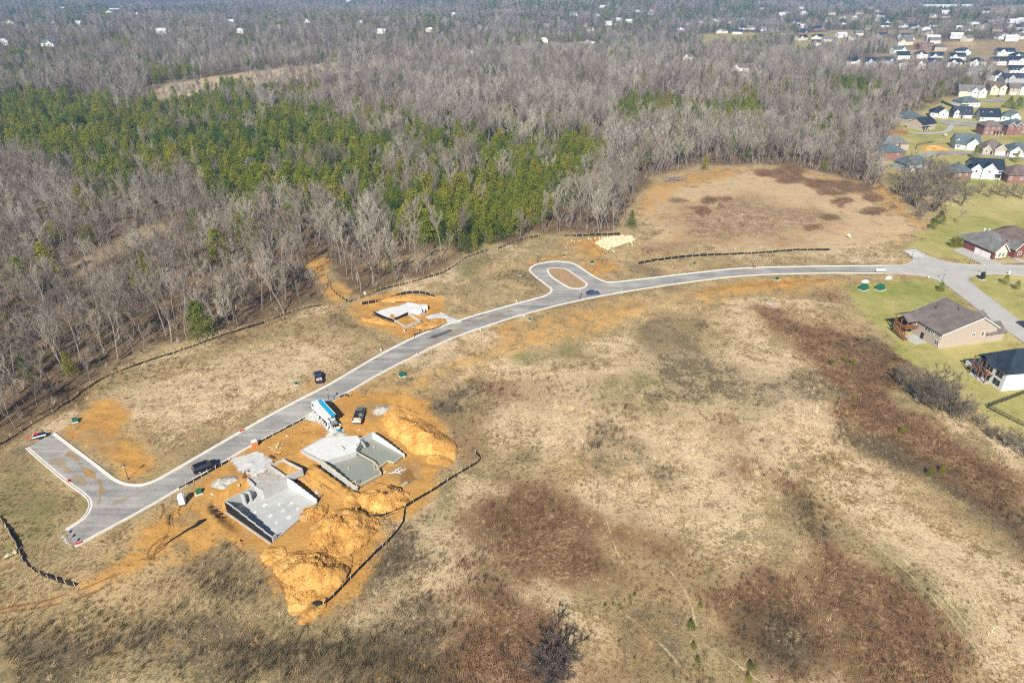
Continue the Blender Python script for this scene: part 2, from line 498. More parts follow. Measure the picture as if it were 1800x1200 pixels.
# ------------------------------------------------------------------ ground cover map: polygons in the photograph, feather in metres, strength
D_, B_, G_, L_, F_, P_, K_ = range(7)    # clay, brown brush, olive green, mown lawn, leaf litter, pale short grass, dark brush
COVER = [
 (P_, 1.0, 9, [(880,640),(1180,590),(1420,620),(1470,760),(1380,840),(1180,830),(960,800),(820,760)]),
 (P_, .9, 6, [(1415,835),(1560,815),(1700,930),(1810,1010),(1850,1200),(1760,1180),(1690,1090),(1590,1000),(1480,915)]),
 (P_, .8, 8, [(840,830),(930,800),(1000,850),(1300,830),(1390,860),(1360,980),(1200,1000),(1100,900),(960,860),(900,1000),(720,1060),(640,1040),(700,930)]),
 (P_, .75, 5, [(200,690),(300,650),(520,590),(620,600),(640,640),(420,740),(290,790),(215,735)]),
 (P_, .9, 8, [(1130,340),(1300,300),(1450,310),(1620,390),(1560,440),(1300,450),(1120,440)]),
 (G_, .60, 8, [(130,1080),(330,1050),(520,1085),(660,1110),(640,1200),(300,1300),(-60,1300),(-60,1130)]),
 (G_, .55, 5, [(-40,1000),(110,1035),(100,1075),(-40,1090)]),
 (G_, .55, 5, [(-20,830),(60,800),(120,850),(155,880),(140,910),(105,945),(60,985),(20,960),(-40,900)]),
 (G_, .55, 7, [(990,650),(1080,640),(1150,590),(1270,590),(1340,660),(1310,725),(1200,700),(1110,720),(1040,690)]),
 (G_, .62, 4, [(1395,850),(1420,850),(1510,925),(1610,1005),(1690,1100),(1660,1110),(1580,1030),(1470,940)]),
 (G_, .55, 6, [(700,700),(800,680),(900,670),(900,720),(800,760)]),
 (G_, .45, 6, [(450,1040),(520,1090),(640,1060),(720,960),(760,980),(700,1100),(600,1180)]),
 (G_, .40, 5, [(120,650),(300,620),(560,560),(580,575),(300,660),(160,710)]),
 (B_, .90, 6, [(860,815),(960,835),(1010,900),(1060,980),(1020,1060),(920,1010),(870,950)]),
 (B_, .86, 7, [(760,1080),(860,1000),(1000,1050),(1070,1130),(1000,1260),(740,1260)]),
 (B_, .75, 6, [(1010,905),(1120,910),(1220,940),(1250,1000),(1170,1035),(1060,960)]),
 (B_, .90, 6, [(1230,1035),(1340,1005),(1430,1090),(1490,1150),(1380,1175),(1260,1130)]),
 (B_, .86, 5, [(1372,845),(1420,868),(1500,960),(1620,1075),(1740,1260),(1440,1260),(1490,1120),(1420,1000),(1380,920)]),
 (B_, .90, 4, [(1330,540),(1430,570),(1530,590),(1600,640),(1580,700),(1680,770),(1800,850),(1830,1000),(1720,915),(1610,830),(1500,765),(1465,690),(1400,610)]),
 (B_, .34, 8, [(200,700),(300,650),(520,590),(600,600),(560,640),(400,690)]),
 (B_, .5, 5, [(1100,430),(1300,380),(1320,430),(1200,450),(1110,460)]),
 (K_, .84, 9, [(120,1075),(330,1045),(520,1085),(640,1110),(760,1090),(740,1210),(-60,1210),(-60,1090)]),
 (D_, .31, 9, [(1120,440),(1125,345),(1180,303),(1300,292),(1450,305),(1560,335),(1650,400),(1600,435),(1450,435),(1300,450)]),
 (B_, .52, 9, [(1120,450),(1160,360),(1300,330),(1500,380),(1420,440),(1250,445)]),
 (B_, .6, 8, [(1040,940),(1180,1000),(1240,1060),(1100,1110),(1000,1060)]),
 (K_, .72, 7, [(300,1010),(380,955),(450,945),(485,1005),(500,1050),(440,1090),(330,1065)]),
 (K_, .8, 5, [(-20,1110),(80,1090),(140,1140),(60,1190),(-20,1180)]),
 (K_, .55, 4, [(180,1070),(250,1060),(260,1100),(190,1110)]),
 (K_, .7, 5, [(650,960),(720,940),(740,1000),(640,1060),(590,1080)]),
 (K_, .75, 4, [(1480,760),(1560,770),(1700,860),(1800,900),(1800,970),(1700,900),(1580,830)]),
 (K_, .8, 4, [(730,715),(800,680),(850,660),(830,700),(770,740)]),
 (K_, .7, 4, [(1300,1080),(1390,1100),(1420,1150),(1340,1160)]),
 (B_, .74, 6, [(900,1100),(1000,1090),(1060,1160),(1020,1260),(860,1260)]),
 (L_, .9, 3, [(1480,500),(1560,492),(1650,492),(1690,520),(1800,612),(1870,700),(1870,800),(1735,735),(1660,655),(1590,615),(1535,580),(1490,530)]),
 (L_, .9, 4, [(1650,345),(1700,335),(1900,340),(1900,470),(1700,462),(1650,450),(1610,440),(1560,440),(1640,400)]),
 (L_, 1.0, 2, [(1702,487),(1772,481),(1900,490),(1900,640),(1790,560),(1740,522)]),
 (L_, .8, 4, [(1545,285),(1560,250),(1600,205),(1680,168),(1760,150),(1900,140),(1900,345),(1660,335),(1600,330)]),
 (L_, .7, 6, [(1230,65),(1330,57),(1340,64),(1240,72)]),
 (L_, .7, 6, [(960,78),(1040,74),(1045,80),(965,84)]),
 (L_, .7, 6, [(1195,110),(1240,106),(1240,114),(1195,117)]),
 (L_, .6, 6, [(1395,62),(1500,54),(1520,75),(1400,88)]),
 (D_, 1.0, 3, [(440,790),(545,738),(600,700),(690,695),(745,712),(810,800),(775,835),(722,885),(660,912),(655,950),(612,1045),(572,1102),(530,1090),(490,1040),(470,990),(420,950),(385,895),(330,872),(318,862),(400,812)]),
 (D_, .80, 4, [(310,872),(395,890),(450,955),(400,930),(330,965),(250,1012),(150,1058),(-40,1090),(-40,1072),(110,1030),(210,970),(250,915)]),
 (D_, .85, 3, [(98,770),(150,735),(180,712),(215,742),(287,792),(292,828),(240,849),(215,843),(185,828)]),
 (D_, .95, 3, [(615,538),(690,516),(757,518),(785,545),(780,575),(735,592),(700,585),(640,560)]),
 (D_, .50, 5, [(640,690),(760,640),(900,578),(1050,538),(1200,508),(1500,488),(1515,502),(1300,517),(1150,545),(1000,605),(850,650),(720,705)]),
 (D_, .72, 3, [(1180,515),(1300,498),(1450,490),(1515,490),(1440,500),(1300,510)]),
 (D_, .62, 4, [(995,420),(1115,412),(1085,438),(1062,450),(1098,472),(1045,484),(1030,452),(985,432)]),
 (D_, .75, 3, [(535,455),(568,448),(605,518),(585,535)]),
 (D_, .55, 4, [(1118,350),(1180,308),(1300,292),(1310,308),(1200,330),(1150,365),(1115,405)]),
 (D_, .50, 3, [(1340,290),(1480,312),(1560,330),(1640,395),(1610,400),(1480,330)]),
 (D_, .55, 3, [(850,575),(900,560),(930,575),(880,600)]),
 (D_, .50, 2, [(1500,582),(1580,545),(1640,545),(1540,572)]),
 (D_, .6, 3, [(520,680),(560,650),(600,640),(560,690)]),
 (D_, .9, 2, [(1612,268),(1630,255),(1660,252),(1668,262),(1640,268)]),
 (D_, .5, 3, [(940,450),(1000,440),(1040,455),(960,460),(930,475)]),
 (D_, .45, 3, [(460,1040),(520,1085),(470,1120),(440,1110)]),
]
for (cx, cy, rx, ry, s) in [(1344,305,17,5,1),(1386,300,25,7,1),(1389,317,25,6,.9),(1444,323,28,7,1),(1480,320,14,4,.9),(1500,331,25,7,.9),(1464,340,28,5,.9),(1480,353,22,6,1),(1533,348,13,6,.9),(1476,361,8,4,.9),(1536,371,28,8,.9),(1569,364,14,5,.8),(1458,381,11,4,.9),(1425,400,16,6,.9),(1305,396,14,6,.9),(1237,371,18,9,1),(1265,362,10,7,1),(1246,353,16,6,1),(1278,349,12,5,.9),(1198,352,16,4,.7),(1152,410,14,6,.8),(1225,395,14,4,.7),(1330,418,30,5,.5),(1230,418,40,7,.5),(1575,620,14,6,1),(1560,660,12,7,1),(1595,635,10,5,.8),(1180,985,30,12,.6)]:
    th = np.linspace(0, 2 * PI, 12, endpoint=False)
    COVER.append((B_, s, 2.2, [(cx + rx * math.cos(t) * 1.25, cy + ry * math.sin(t) * 1.25) for t in th]))

TREELINE = [(-260,960),(0,775),(50,742),(130,690),(200,648),(300,612),(400,584),(465,562),(540,538),(572,528),(612,526),(650,512),(700,497),(755,481),(800,458),(830,444),(870,432),(945,411),(990,411),(1090,407),(1105,385),(1122,335),(1150,312),(1185,301),(1240,293),(1330,288),(1400,293),(1480,311),(1545,330),
            (1560,300),(1548,258),(1600,205),(1650,180),(1690,168),(1740,155),(1750,128),(1700,124),(1480,121),(1490,106),(1560,95),(1560,72),(1800,70),(2300,70)]
_tl = wpoly(TREELINE)
FOREST = np.vstack([_tl, [(5000, 6000), (-5000, 6000), (-5000, _tl[0][1])]])
CLEAR = [wpoly(p) for p in (
    [(535,455),(570,448),(588,478),(622,522),(600,535),(575,520),(552,485)],
    [(655,462),(780,432),(802,446),(690,478)],
    [(262,152),(420,128),(560,112),(700,101),(722,106),(705,116),(600,130),(480,147),(380,162),(300,176),(255,174)],
    [(1225,64),(1335,56),(1345,72),(1240,82)], [(955,76),(1045,72),(1050,92),(960,95)],
    [(1190,108),(1245,104),(1245,122),(1190,125)], [(1390,60),(1500,52),(1525,85),(1400,98)],
    [(1290,118),(1325,118),(1325,136),(1285,136)],
    *[[(cx - rx, cy), (cx - rx * .4, cy - ry), (cx + rx * .5, cy - ry * .8), (cx + rx, cy + ry * .3), (cx + rx * .3, cy + ry), (cx - rx * .5, cy + ry * .8)] for cx, cy, rx, ry in ((1100,64,45,4),(700,32,55,4),(330,50,50,4.5),(1500,30,60,5),(1590,58,60,6),(1230,42,45,4),(60,97,60,5),(880,20,60,3.5),(170,24,50,3.5),(1420,44,40,4))],
    [(1700,22),(1800,8),(1900,10),(1900,22),(1740,30)], [(1780,70),(1900,60),(1900,90),(1780,95)])]
OLDPATH = wpoly([(85,482),(180,432),(285,383),(305,400),(200,455),(105,505)])
COVER.append((F_, 1.0, 5, None))
COVER.append((P_, .75, 6, [(262,150),(420,126),(560,110),(700,99),(722,106),(705,120),(600,136),(480,155),(380,172),(300,188),(250,180)]))
CALM = [wpoly([(1110,460),(1115,340),(1180,300),(1330,285),(1480,310),(1640,390),(1620,440),(1300,460)]), wpoly([(1420,838),(1560,815),(1700,930),(1810,1010),(1850,1200),(1760,1180),(1690,1090),(1590,1000),(1490,915)]), CLEAR[2], wpoly([(180,700),(300,640),(540,570),(650,600),(600,650),(420,745),(290,790)])]

def cover(P):
    P = np.asarray(P, float)
    w = np.zeros((len(P), 7))
    wob = fbm(P[:, 0], P[:, 1], 22, 2) * 16 + fbm(P[:, 0], P[:, 1], 5, 5, 2) * 5
    for ch, s, fe, px in COVER:
        poly = FOREST if px is None else wpoly(px)
        d = sdist(P, poly, 30)
        fe2 = fe * (1.6 if ch in (B_, G_, K_, P_) else 1.1)
        v = s * ss(-fe2, fe2, d + wob * min(fe, 8) / 9)
        if px is None:
            for c in CLEAR: v = v * (1 - .9 * ss(-3, 3, sdist(P, c, 12)))
            v = v * (1 - .6 * ss(-3, 3, sdist(P, OLDPATH, 12)))
        w[:, ch] = np.maximum(w[:, ch], v)
    # mottling of the open meadow by patches of other growth
    x, y = P[:, 0], P[:, 1]
    mead = np.clip(1 - w[:, D_] * 1.3 - w[:, L_] * 1.3 - w[:, F_], 0, 1)
    for c_ in CALM: mead = mead * (1 - .85 * ss(-6, 6, sdist(P, c_, 20)))
    w[:, K_] = np.maximum(w[:, K_], mead * .50 * ss(.05, .45, fbm(x, y, 26, 90)) )
    w[:, B_] = np.maximum(w[:, B_], mead * .50 * ss(.08, .45, fbm(x, y, 34, 95)) )
    w[:, G_] = np.maximum(w[:, G_], mead * .60 * ss(.05, .45, fbm(x, y, 30, 99)) )
    w[:, P_] = np.maximum(w[:, P_], mead * .7 * ss(0, .4, fbm(x, y, 24, 103)) )
    w[:, D_] = np.where(w[:, B_] > .5, np.minimum(w[:, D_], ss(.45, .8, w[:, D_])), w[:, D_])
    w[:, B_] = np.maximum(w[:, B_] * (1 - ss(.45, .9, w[:, D_])), 0)
    return np.clip(w, 0, 1)

# ------------------------------------------------------------------ ground sheet
def lines(a0, lo, hi, a1, step, grow_=1.10, cap=70):
    mid = list(np.arange(lo, hi, step)); r = []; s = step; x = mid[-1]
    while x < a1:
        s = min(s * grow_, cap); x += s; r.append(x)
    l = []; s = step; x = lo
    while x > a0:
        s = min(s * grow_, cap); x -= s; l.append(x)
    return np.array(l[::-1] + mid + r)
xs = np.unique(np.concatenate([lines(-4200, -190, 260, 4200, .9)]))
fine = np.arange(-100, -20, .32)
xs = np.unique(np.round(np.concatenate([xs[(xs < -100) | (xs > -20)], fine]), 4))
ys = lines(-200, 62, 300, 5800, .9)
finey = np.arange(118, 185, .32)
ys = np.unique(np.round(np.concatenate([ys[(ys < 118) | (ys > 185)], finey]), 4))
GX, GY = np.meshgrid(xs, ys)
P = np.stack([GX.ravel(), GY.ravel()], 1)
Z = hgt(P[:, 0], P[:, 1])
near = np.where((np.hypot(P[:, 0], P[:, 1]) < 700))[0]
wts = np.zeros((len(P), 7))
infr = np.where((P[:, 1] > 30) & (np.abs(P[:, 0]) < P[:, 1] * 1.0 + 120) & (P[:, 1] < 3000))[0]
wts[infr] = cover(P[infr])
out_ = np.setdiff1d(np.arange(len(P)), infr)
wts[out_, F_] = (P[out_, 1] > 200) * 1.0
Q = P[near]
droad = np.maximum(np.maximum(sdist(Q, ROAD_A, 12), sdist(Q, ROAD_B, 12)), -12)
off = ss(.8, 4.5, -droad)
Z[near] = pit(Q[:, 0], Q[:, 1])
inpit = np.maximum(sdist(Q, PIT1, 5), sdist(Q, PIT2, 5))
okm = off * ss(1.5, 3.5, -inpit)
rough = fbm(Q[:, 0], Q[:, 1], 9, 11, 3) * .55 + vnoise(Q[:, 0], Q[:, 1], 1.7, 4) * .22
calm = 1 - .8 * np.clip(wts[near, L_] + wts[near, P_] * .5, 0, 1)
Z[near] += okm * rough * calm - .05
far_ = np.setdiff1d(np.arange(len(P)), near)
nx, ny = len(xs), len(ys)
ii = (np.arange(ny - 1)[:, None] * nx + np.arange(nx - 1)[None, :]).ravel()
quads = np.stack([ii, ii + 1, ii + nx + 1, ii + nx], 1)

def ground_mat():
    m = NT('open_ground')
    pos = m.n('NewGeometry').outputs['Position']
    big = m.noise(pos, .03, 4); mid = m.noise(pos, .22, 5, .65); fin = m.noise(pos, 1.7, 4, .7)
    mp = m.n('Mapping'); mp.inputs['Rotation'].default_value = (0, 0, .5); mp.inputs['Scale'].default_value = (.75, 1.3, 1)
    m.l(pos, mp.inputs['Vector'])
    hair = m.noise(mp.outputs[0], 1.3, 4, .7, .6)
    brk = m.math('ADD', m.math('MULTIPLY', mid, .42), m.math('ADD', m.math('MULTIPLY', fin, .38), m.math('MULTIPLY', hair, .20)))
    tex = m.math('ADD', m.math('MULTIPLY', mid, .35), m.math('ADD', m.math('MULTIPLY', fin, .35), m.math('MULTIPLY', hair, .3)))
    A = m.n('Attribute', attribute_name='cover_a'); Bn = m.n('Attribute', attribute_name='cover_b')
    sa = m.n('SeparateColor'); sb = m.n('SeparateColor')
    m.l(A.outputs['Color'], sa.inputs[0]); m.l(Bn.outputs['Color'], sb.inputs[0])
    def mask(sock, soft=.22):
        # coverage with a broken edge
        q = m.n('MapRange', interpolation_type='SMOOTHSTEP')
        m.l(m.math('ADD', sock, m.math('MULTIPLY', m.math('SUBTRACT', brk, .5), 3.6)), q.inputs[0])
        q.inputs[1].default_value = .5 - soft; q.inputs[2].default_value = .5 + soft
        return q.outputs[0]
    grass = m.ramp(tex, [(.35, (.085, .057, .026)), (.45, (.25, .175, .085)), (.53, (.42, .31, .16)), (.63, (.63, .50, .30))])
    grass = m.mix(m.math('MULTIPLY', m.math('SUBTRACT', big, .42), 3.0, True), grass, m.ramp(tex, [(.32, (.13, .105, .055)), (.5, (.25, .20, .105)), (.7, (.40, .33, .19))]))
    pale = m.ramp(tex, [(.35, (.14, .097, .05)), (.44, (.36, .265, .15)), (.54, (.55, .425, .265)), (.64, (.74, .60, .41))])
    brown = m.ramp(tex, [(.33, (.035, .018, .009)), (.45, (.115, .064, .032)), (.54, (.22, .135, .07)), (.65, (.42, .30, .17))])
    dark = m.ramp(tex, [(.30, (.045, .036, .022)), (.48, (.10, .08, .048)), (.62, (.17, .13, .08)), (.75, (.27, .21, .14))])
    green = m.ramp(tex, [(.30, (.065, .07, .022)), (.48, (.14, .14, .05)), (.62, (.21, .195, .085)), (.75, (.32, .28, .15))])
    lawn = m.ramp(m.math('ADD', m.math('MULTIPLY', tex, .5), m.math('MULTIPLY', big, .5)), [(.36, (.13, .17, .03)), (.45, (.26, .26, .07)), (.54, (.39, .335, .13)), (.66, (.50, .42, .20))])
    clay = m.ramp(tex, [(.28, (.22, .10, .025)), (.42, (.38, .19, .045)), (.55, (.47, .26, .075)), (.70, (.56, .37, .15))])
    litter = m.ramp(tex, [(.32, (.045, .03, .016)), (.46, (.11, .074, .04)), (.57, (.19, .13, .07)), (.70, (.31, .23, .13))])
    c = m.mix(mask(sb.outputs[1]), grass, pale)
    c = m.mix(mask(sa.outputs[2]), c, green)
    c = m.mix(mask(sa.outputs[1]), c, brown)
    c = m.mix(mask(sb.outputs[2]), c, dark)
    c = m.mix(mask(Bn.outputs['Alpha'], .3), c, litter)
    c = m.mix(mask(sb.outputs[0], .3), c, lawn)
    c = m.mix(mask(sa.outputs[0], .28), c, clay)
    m.l(c, m.b.inputs['Base Color'])
    m.bump(m.math('ADD', m.math('MULTIPLY', fin, .6), m.math('MULTIPLY', hair, .4)), .7, .3)
    m.b.inputs['Roughness'].default_value = 1
    m.b.inputs['Specular IOR Level'].default_value = .05
    return m.mat
gme = np_mesh('ground', np.stack([P[:, 0], P[:, 1], Z], 1), quads, [ground_mat()], True)
a1 = gme.attributes.new('cover_a', 'FLOAT_COLOR', 'POINT')
a1.data.foreach_set('color', np.stack([wts[:, D_], wts[:, B_], wts[:, G_], np.ones(len(P))], 1).astype(np.float32).ravel())
a2 = gme.attributes.new('cover_b', 'FLOAT_COLOR', 'POINT')
a2.data.foreach_set('color', np.stack([wts[:, L_], wts[:, P_], wts[:, K_], wts[:, F_]], 1).astype(np.float32).ravel())
tag(link('ground', gme), kind='structure')

# ------------------------------------------------------------------ roads, kerbs, drives
def sheet(name, outer, mt, z, holes=(), kind='structure', parent=None):
    loops = [[Vector((p[0], p[1], 0)) for p in outer]] + [[Vector((p[0], p[1], 0)) for p in h] for h in holes]
    tri = tessellate_polygon(loops)
    flat = [p for lp in loops for p in lp]
    vs = [(p.x, p.y, z if not callable(z) else z(p.x, p.y)) for p in flat]
    fs = []
    for t in tri:
        a, b, c = (vs[i] for i in t)
        fs.append(tuple(t) if (b[0] - a[0]) * (c[1] - a[1]) - (b[1] - a[1]) * (c[0] - a[0]) > 0 else tuple(t[::-1]))
    o = MB().add(vs, fs).build(name, mt, parent)
    return tag(o, kind=kind) if kind else o
sheet('road', ROAD_A, M['asphalt'], .02, [wISL])
sheet('concrete_road', ROAD_B, M['concrete_road'], .024)

def kerb(path, side, name='kerb', closed=False, mt='kerb', gut=.5, top=.3):
    """concrete gutter and kerb along a path; side +1 puts the kerb to the left of the direction of travel"""
    p = np.asarray(path, float)
    t = np.roll(p, -1, 0) - np.roll(p, 1, 0) if closed else np.gradient(p, axis=0)
    nrm = np.stack([-t[:, 1], t[:, 0]], 1); nrm /= np.linalg.norm(nrm, axis=1)[:, None]
    nrm *= side
    prof = [(-gut, .03), (0, .034), (.04, .15), (top, .155), (top + .02, -.15)]
    V = [(q[0] + n_[0] * o_, q[1] + n_[1] * o_, z) for q, n_ in zip(p, nrm) for (o_, z) in prof]
    k = len(prof); N = len(p)
    Fs = []
    for i in range(N if closed else N - 1):
        j = (i + 1) % N
        for a in range(k - 1):
            Fs.append((i * k + a, j * k + a, j * k + a + 1, i * k + a + 1))
    o = MB().add(V, Fs).build(name, M[mt])
    return tag(o, kind='structure')
kerb(wN1, +1); kerb(wS1, -1); kerb(wW1, -1); kerb(wISL, +1 if sum(np.cross(wISL[i-1], wISL[i]) for i in range(len(wISL))) > 0 else -1, closed=True)
kerb(wN3, +1, mt='concrete_road', gut=.4); kerb(wS2, +1, mt='concrete_road', gut=.4); kerb(wS3, +1, mt='concrete_road', gut=.4); kerb(wN2[:int(len(wN2)*.8)], +1, mt='concrete_road', gut=.4)
sheet('island_ground', wISL, mat('island_mulch', (.36, .24, .13), var=.35, scale=.9, bump=.4), .10)

sheet('driveway', wl([(1673,439),(1699,433),(1737,452),(1766,466.5),(1731,466.5)], 0), M['concrete_road'], .028)
sheet('driveway', wl([(1727,552),(1740,556),(1778,583),(1764,580)], 0), M['concrete_road'], .016)
sheet('sidewalk', wl([(1757,446),(1762,444),(1840,472),(1834,474)], 0), M['concrete_road'], .018)
sheet('sidewalk', wl([(1742,461),(1800,459.5),(1800,461.5),(1745,463)], 0), M['concrete_road'], .03)
def far_sheet(name, px, mt, lift):
    p = wpoly(px)
    p = chaikin(p, 2, True)
    return sheet(name, p, M[mt], lambda x, y: float(hgt(x, y)) + lift)
far_sheet('street', [(1650,213.5),(1672,211.5),(1700,214),(1735,218),(1738,222),(1700,222),(1665,220),(1652,217)], 'asphalt', .14)
far_sheet('driveway', [(1668,219.5),(1678,219.5),(1673,231),(1655,236.5),(1598,236),(1598,233.8),(1652,233),(1664,228)], 'concrete_road', .18)
far_sheet('street', [(1586,291),(1612,273),(1640,266),(1700,266.5),(1830,279),(1830,283),(1700,271.5),(1645,272.5),(1622,278),(1600,294)], 'asphalt', .14)
far_sheet('street', [(1728,176),(1768,173.5),(1772,180),(1733,180)], 'asphalt', .14)

def spread(name, px, mt, lift=.035, fe=1.6, cell=.4, wobble=1.2, kind='stuff', ztest=None):
    """thin layer of spread material lying on the ground, thinning out at its rim"""
    poly = px if isinstance(px, np.ndarray) else wpoly(px)
    lo, hi = poly.min(0) - 1, poly.max(0) + 1
    gx = np.arange(lo[0], hi[0], cell); gy = np.arange(lo[1], hi[1], cell)
    A, Bm = np.meshgrid(gx, gy)
    Pp = np.stack([A.ravel(), Bm.ravel()], 1)
    d = sdist(Pp, poly) + fbm(Pp[:, 0], Pp[:, 1], 3, 9, 2) * wobble
    cov = ss(-.2, fe, d)
    z = np.maximum(pit(Pp[:, 0], Pp[:, 1]), -9) + lift
    # follow the roughness of the ground sheet under it
    dr = np.maximum(np.maximum(sdist(Pp, ROAD_A, 12), sdist(Pp, ROAD_B, 12)), -12)
    ip = np.maximum(sdist(Pp, PIT1, 5), sdist(Pp, PIT2, 5))
    z += ss(.8, 4.5, -dr) * ss(1.5, 3.5, -ip) * (fbm(Pp[:, 0], Pp[:, 1], 9, 11, 3) * .55 + vnoise(Pp[:, 0], Pp[:, 1], 1.7, 4) * .22)
    n1, n2 = len(gx), len(gy)
    q = (np.arange(n2 - 1)[:, None] * n1 + np.arange(n1 - 1)[None, :]).ravel()
    Fq = np.stack([q, q + 1, q + n1 + 1, q + n1], 1)
    Fq = Fq[(cov[Fq].max(1) > 0) & ((z[Fq].max(1) - z[Fq].min(1)) < .6)]
    used, inv = np.unique(Fq, return_inverse=True)
    me = np_mesh(name, np.stack([Pp[used, 0], Pp[used, 1], z[used]], 1), inv.reshape(-1, 4), [M[mt]], True)
    at_ = me.attributes.new('cover', 'FLOAT', 'POINT')
    at_.data.foreach_set('value', cov[used].astype(np.float32))
    return tag(link(name, me), kind=kind)

spread('gravel', [(398,808),(425,795),(455,790),(478,800),(490,815),(450,845),(430,838),(412,826)], 'gravel_spread', .06)
spread('gravel', [(527,738),(560,712),(585,735),(605,750),(612,772),(630,766),(645,784),(622,796),(566,810),(530,792),(562,770),(575,760),(548,742)], 'gravel_spread', .07)
spread('gravel', [(740,556),(775,548),(800,556),(822,566),(800,574),(775,568),(750,562)], 'gravel_spread', .06)
spread('gravel', [(652,548),(690,538),(704,545),(680,556),(662,556)], 'gravel_spread', .06)
spread('gravel', [(100,944),(116,928),(136,958),(122,966),(104,958)], 'gravel_spread', .06)
spread('gravel', [(1584,440),(1608,438),(1634,452),(1622,456),(1604,452)], 'gravel_spread', .06)
spread('gravel', [(600,786),(626,778),(650,780),(640,790),(624,800)], 'gravel_spread', .1)
spread('gravel', [(420,930),(440,925),(446,945),(425,950)], 'gravel_spread', .06)
spread('gravel', [(545,862),(560,858),(566,868),(552,874)], 'gravel_spread', .06)
# mud carried on to the asphalt
spread('mud', [(98,772),(112,775),(128,792),(150,812),(172,832),(186,842),(184,862),(178,884),(150,925),(145,920),(166,892),(172,868),(160,846),(138,830),(118,800)], 'clay_spread', .045, 1.0, .3)
spread('mud', [(80,800),(118,806),(150,838),(166,858),(150,868),(120,840),(84,815)], 'mud_spread', .04, 1.2, .35)
spread('mud', [(140,922),(180,888),(250,856),(330,815),(420,770),(424,780),(330,830),(250,868),(190,900),(150,930)], 'mud_spread', .038, 2.2, .35, 1.8)
spread('mud', [(700,628),(760,596),(820,566),(900,540),(905,548),(830,575),(760,610),(715,636)], 'mud_spread', .038, 2.0, .35, 1.5)
spread('clay', [(1186,516),(1300,496),(1400,489),(1510,489),(1440,499),(1300,508),(1210,520)], 'clay_spread', .05, 3, .6, 3)
spread('damp_patch', [(744,594),(770,586),(792,578),(797,583),(775,592),(752,599)], 'damp', .03, .8, .3)
spread('damp_patch', [(808,562),(830,554),(862,546),(866,549),(836,558),(812,566)], 'damp', .03, .8, .3)
# wheel ruts
def rut(px, w=.22, lift=.05, nm='wheel_rut', mt='rut'):
    p = chaikin(wpoly(px), 2)
    t = np.gradient(p, axis=0); n_ = np.stack([-t[:, 1], t[:, 0]], 1); n_ /= np.linalg.norm(n_, axis=1)[:, None]
    spread(nm, np.vstack([p + n_ * w, (p - n_ * w)[::-1]]), mt, lift, .25, .18, .3, 'structure')
for r in ([(296,905),(292,918),(300,935),(270,955),(258,970),(262,985)], [(304,898),(300,915),(308,932),(282,955),(268,972),(272,986)], [(283,885),(290,897),(282,910)], [(330,872),(310,900),(318,905)],
          [(215,925),(222,940),(218,950)], [(206,930),(213,945),(205,950)], [(340,880),(315,935),(270,978),(240,985)], [(395,935),(420,965),(440,985)], [(405,930),(430,960)],
          [(0,1072),(100,1052),(160,1030),(230,1000)], [(0,1080),(110,1062),(180,1035)],
          [(470,800),(520,820),(560,850),(590,870),(615,890)], [(482,796),(530,818),(570,845),(600,866)], [(690,755),(730,790),(760,800)], [(700,745),(745,785),(775,795)],
          [(475,1000),(505,1050),(545,1082),(590,1070)], [(485,1020),(520,1062),(555,1075)], [(1035,425),(1058,445),(1060,465),(1040,478)], [(1042,423),(1066,443),(1068,464),(1050,478)],
          [(640,842),(680,852),(705,858)], [(600,862),(660,868),(720,860)], [(930,478),(960,455),(1010,445),(1060,440)]):
    rut(r)

for r in ([(930,1025),(960,1055),(1000,1072),(1025,1082)], [(1060,860),(1062,900),(1080,960),(1100,1000)], [(1225,1125),(1270,1150),(1330,1190),(1350,1215)], [(1150,985),(1185,1010),(1215,1060),(1222,1100)], [(1100,1080),(1160,1130),(1230,1210)], [(1480,905),(1560,975),(1650,1060),(1720,1150)], [(1488,900),(1570,968),(1662,1052),(1735,1140)]):
    rut(r, .3, .1, 'foot_trail', 'trail')

for q_ in ([(600,705),(690,700),(720,730),(650,745),(610,730)], [(470,800),(520,800),(560,850),(600,880),(560,880),(500,830)], [(690,800),(750,800),(760,850),(700,860),(665,850)], [(400,900),(450,955),(500,1010),(470,1000),(420,950)], [(330,880),(390,890),(360,925),(300,950),(270,960),(300,910)], [(110,780),(170,730),(210,760),(230,820),(190,820)], [(640,540),(690,520),(750,524),(700,535)]):
    spread('dry_clay', q_, 'mud_spread', .06, 3.0, .5, 3)
for q_ in ([(455,812),(500,818),(520,835),(540,850),(520,850),(480,830)], [(570,872),(640,895),(630,905),(575,885)], [(680,840),(720,820),(740,840),(700,865)]):
    spread('damp_clay', q_, 'rut', .07, 2.5, .5, 3)
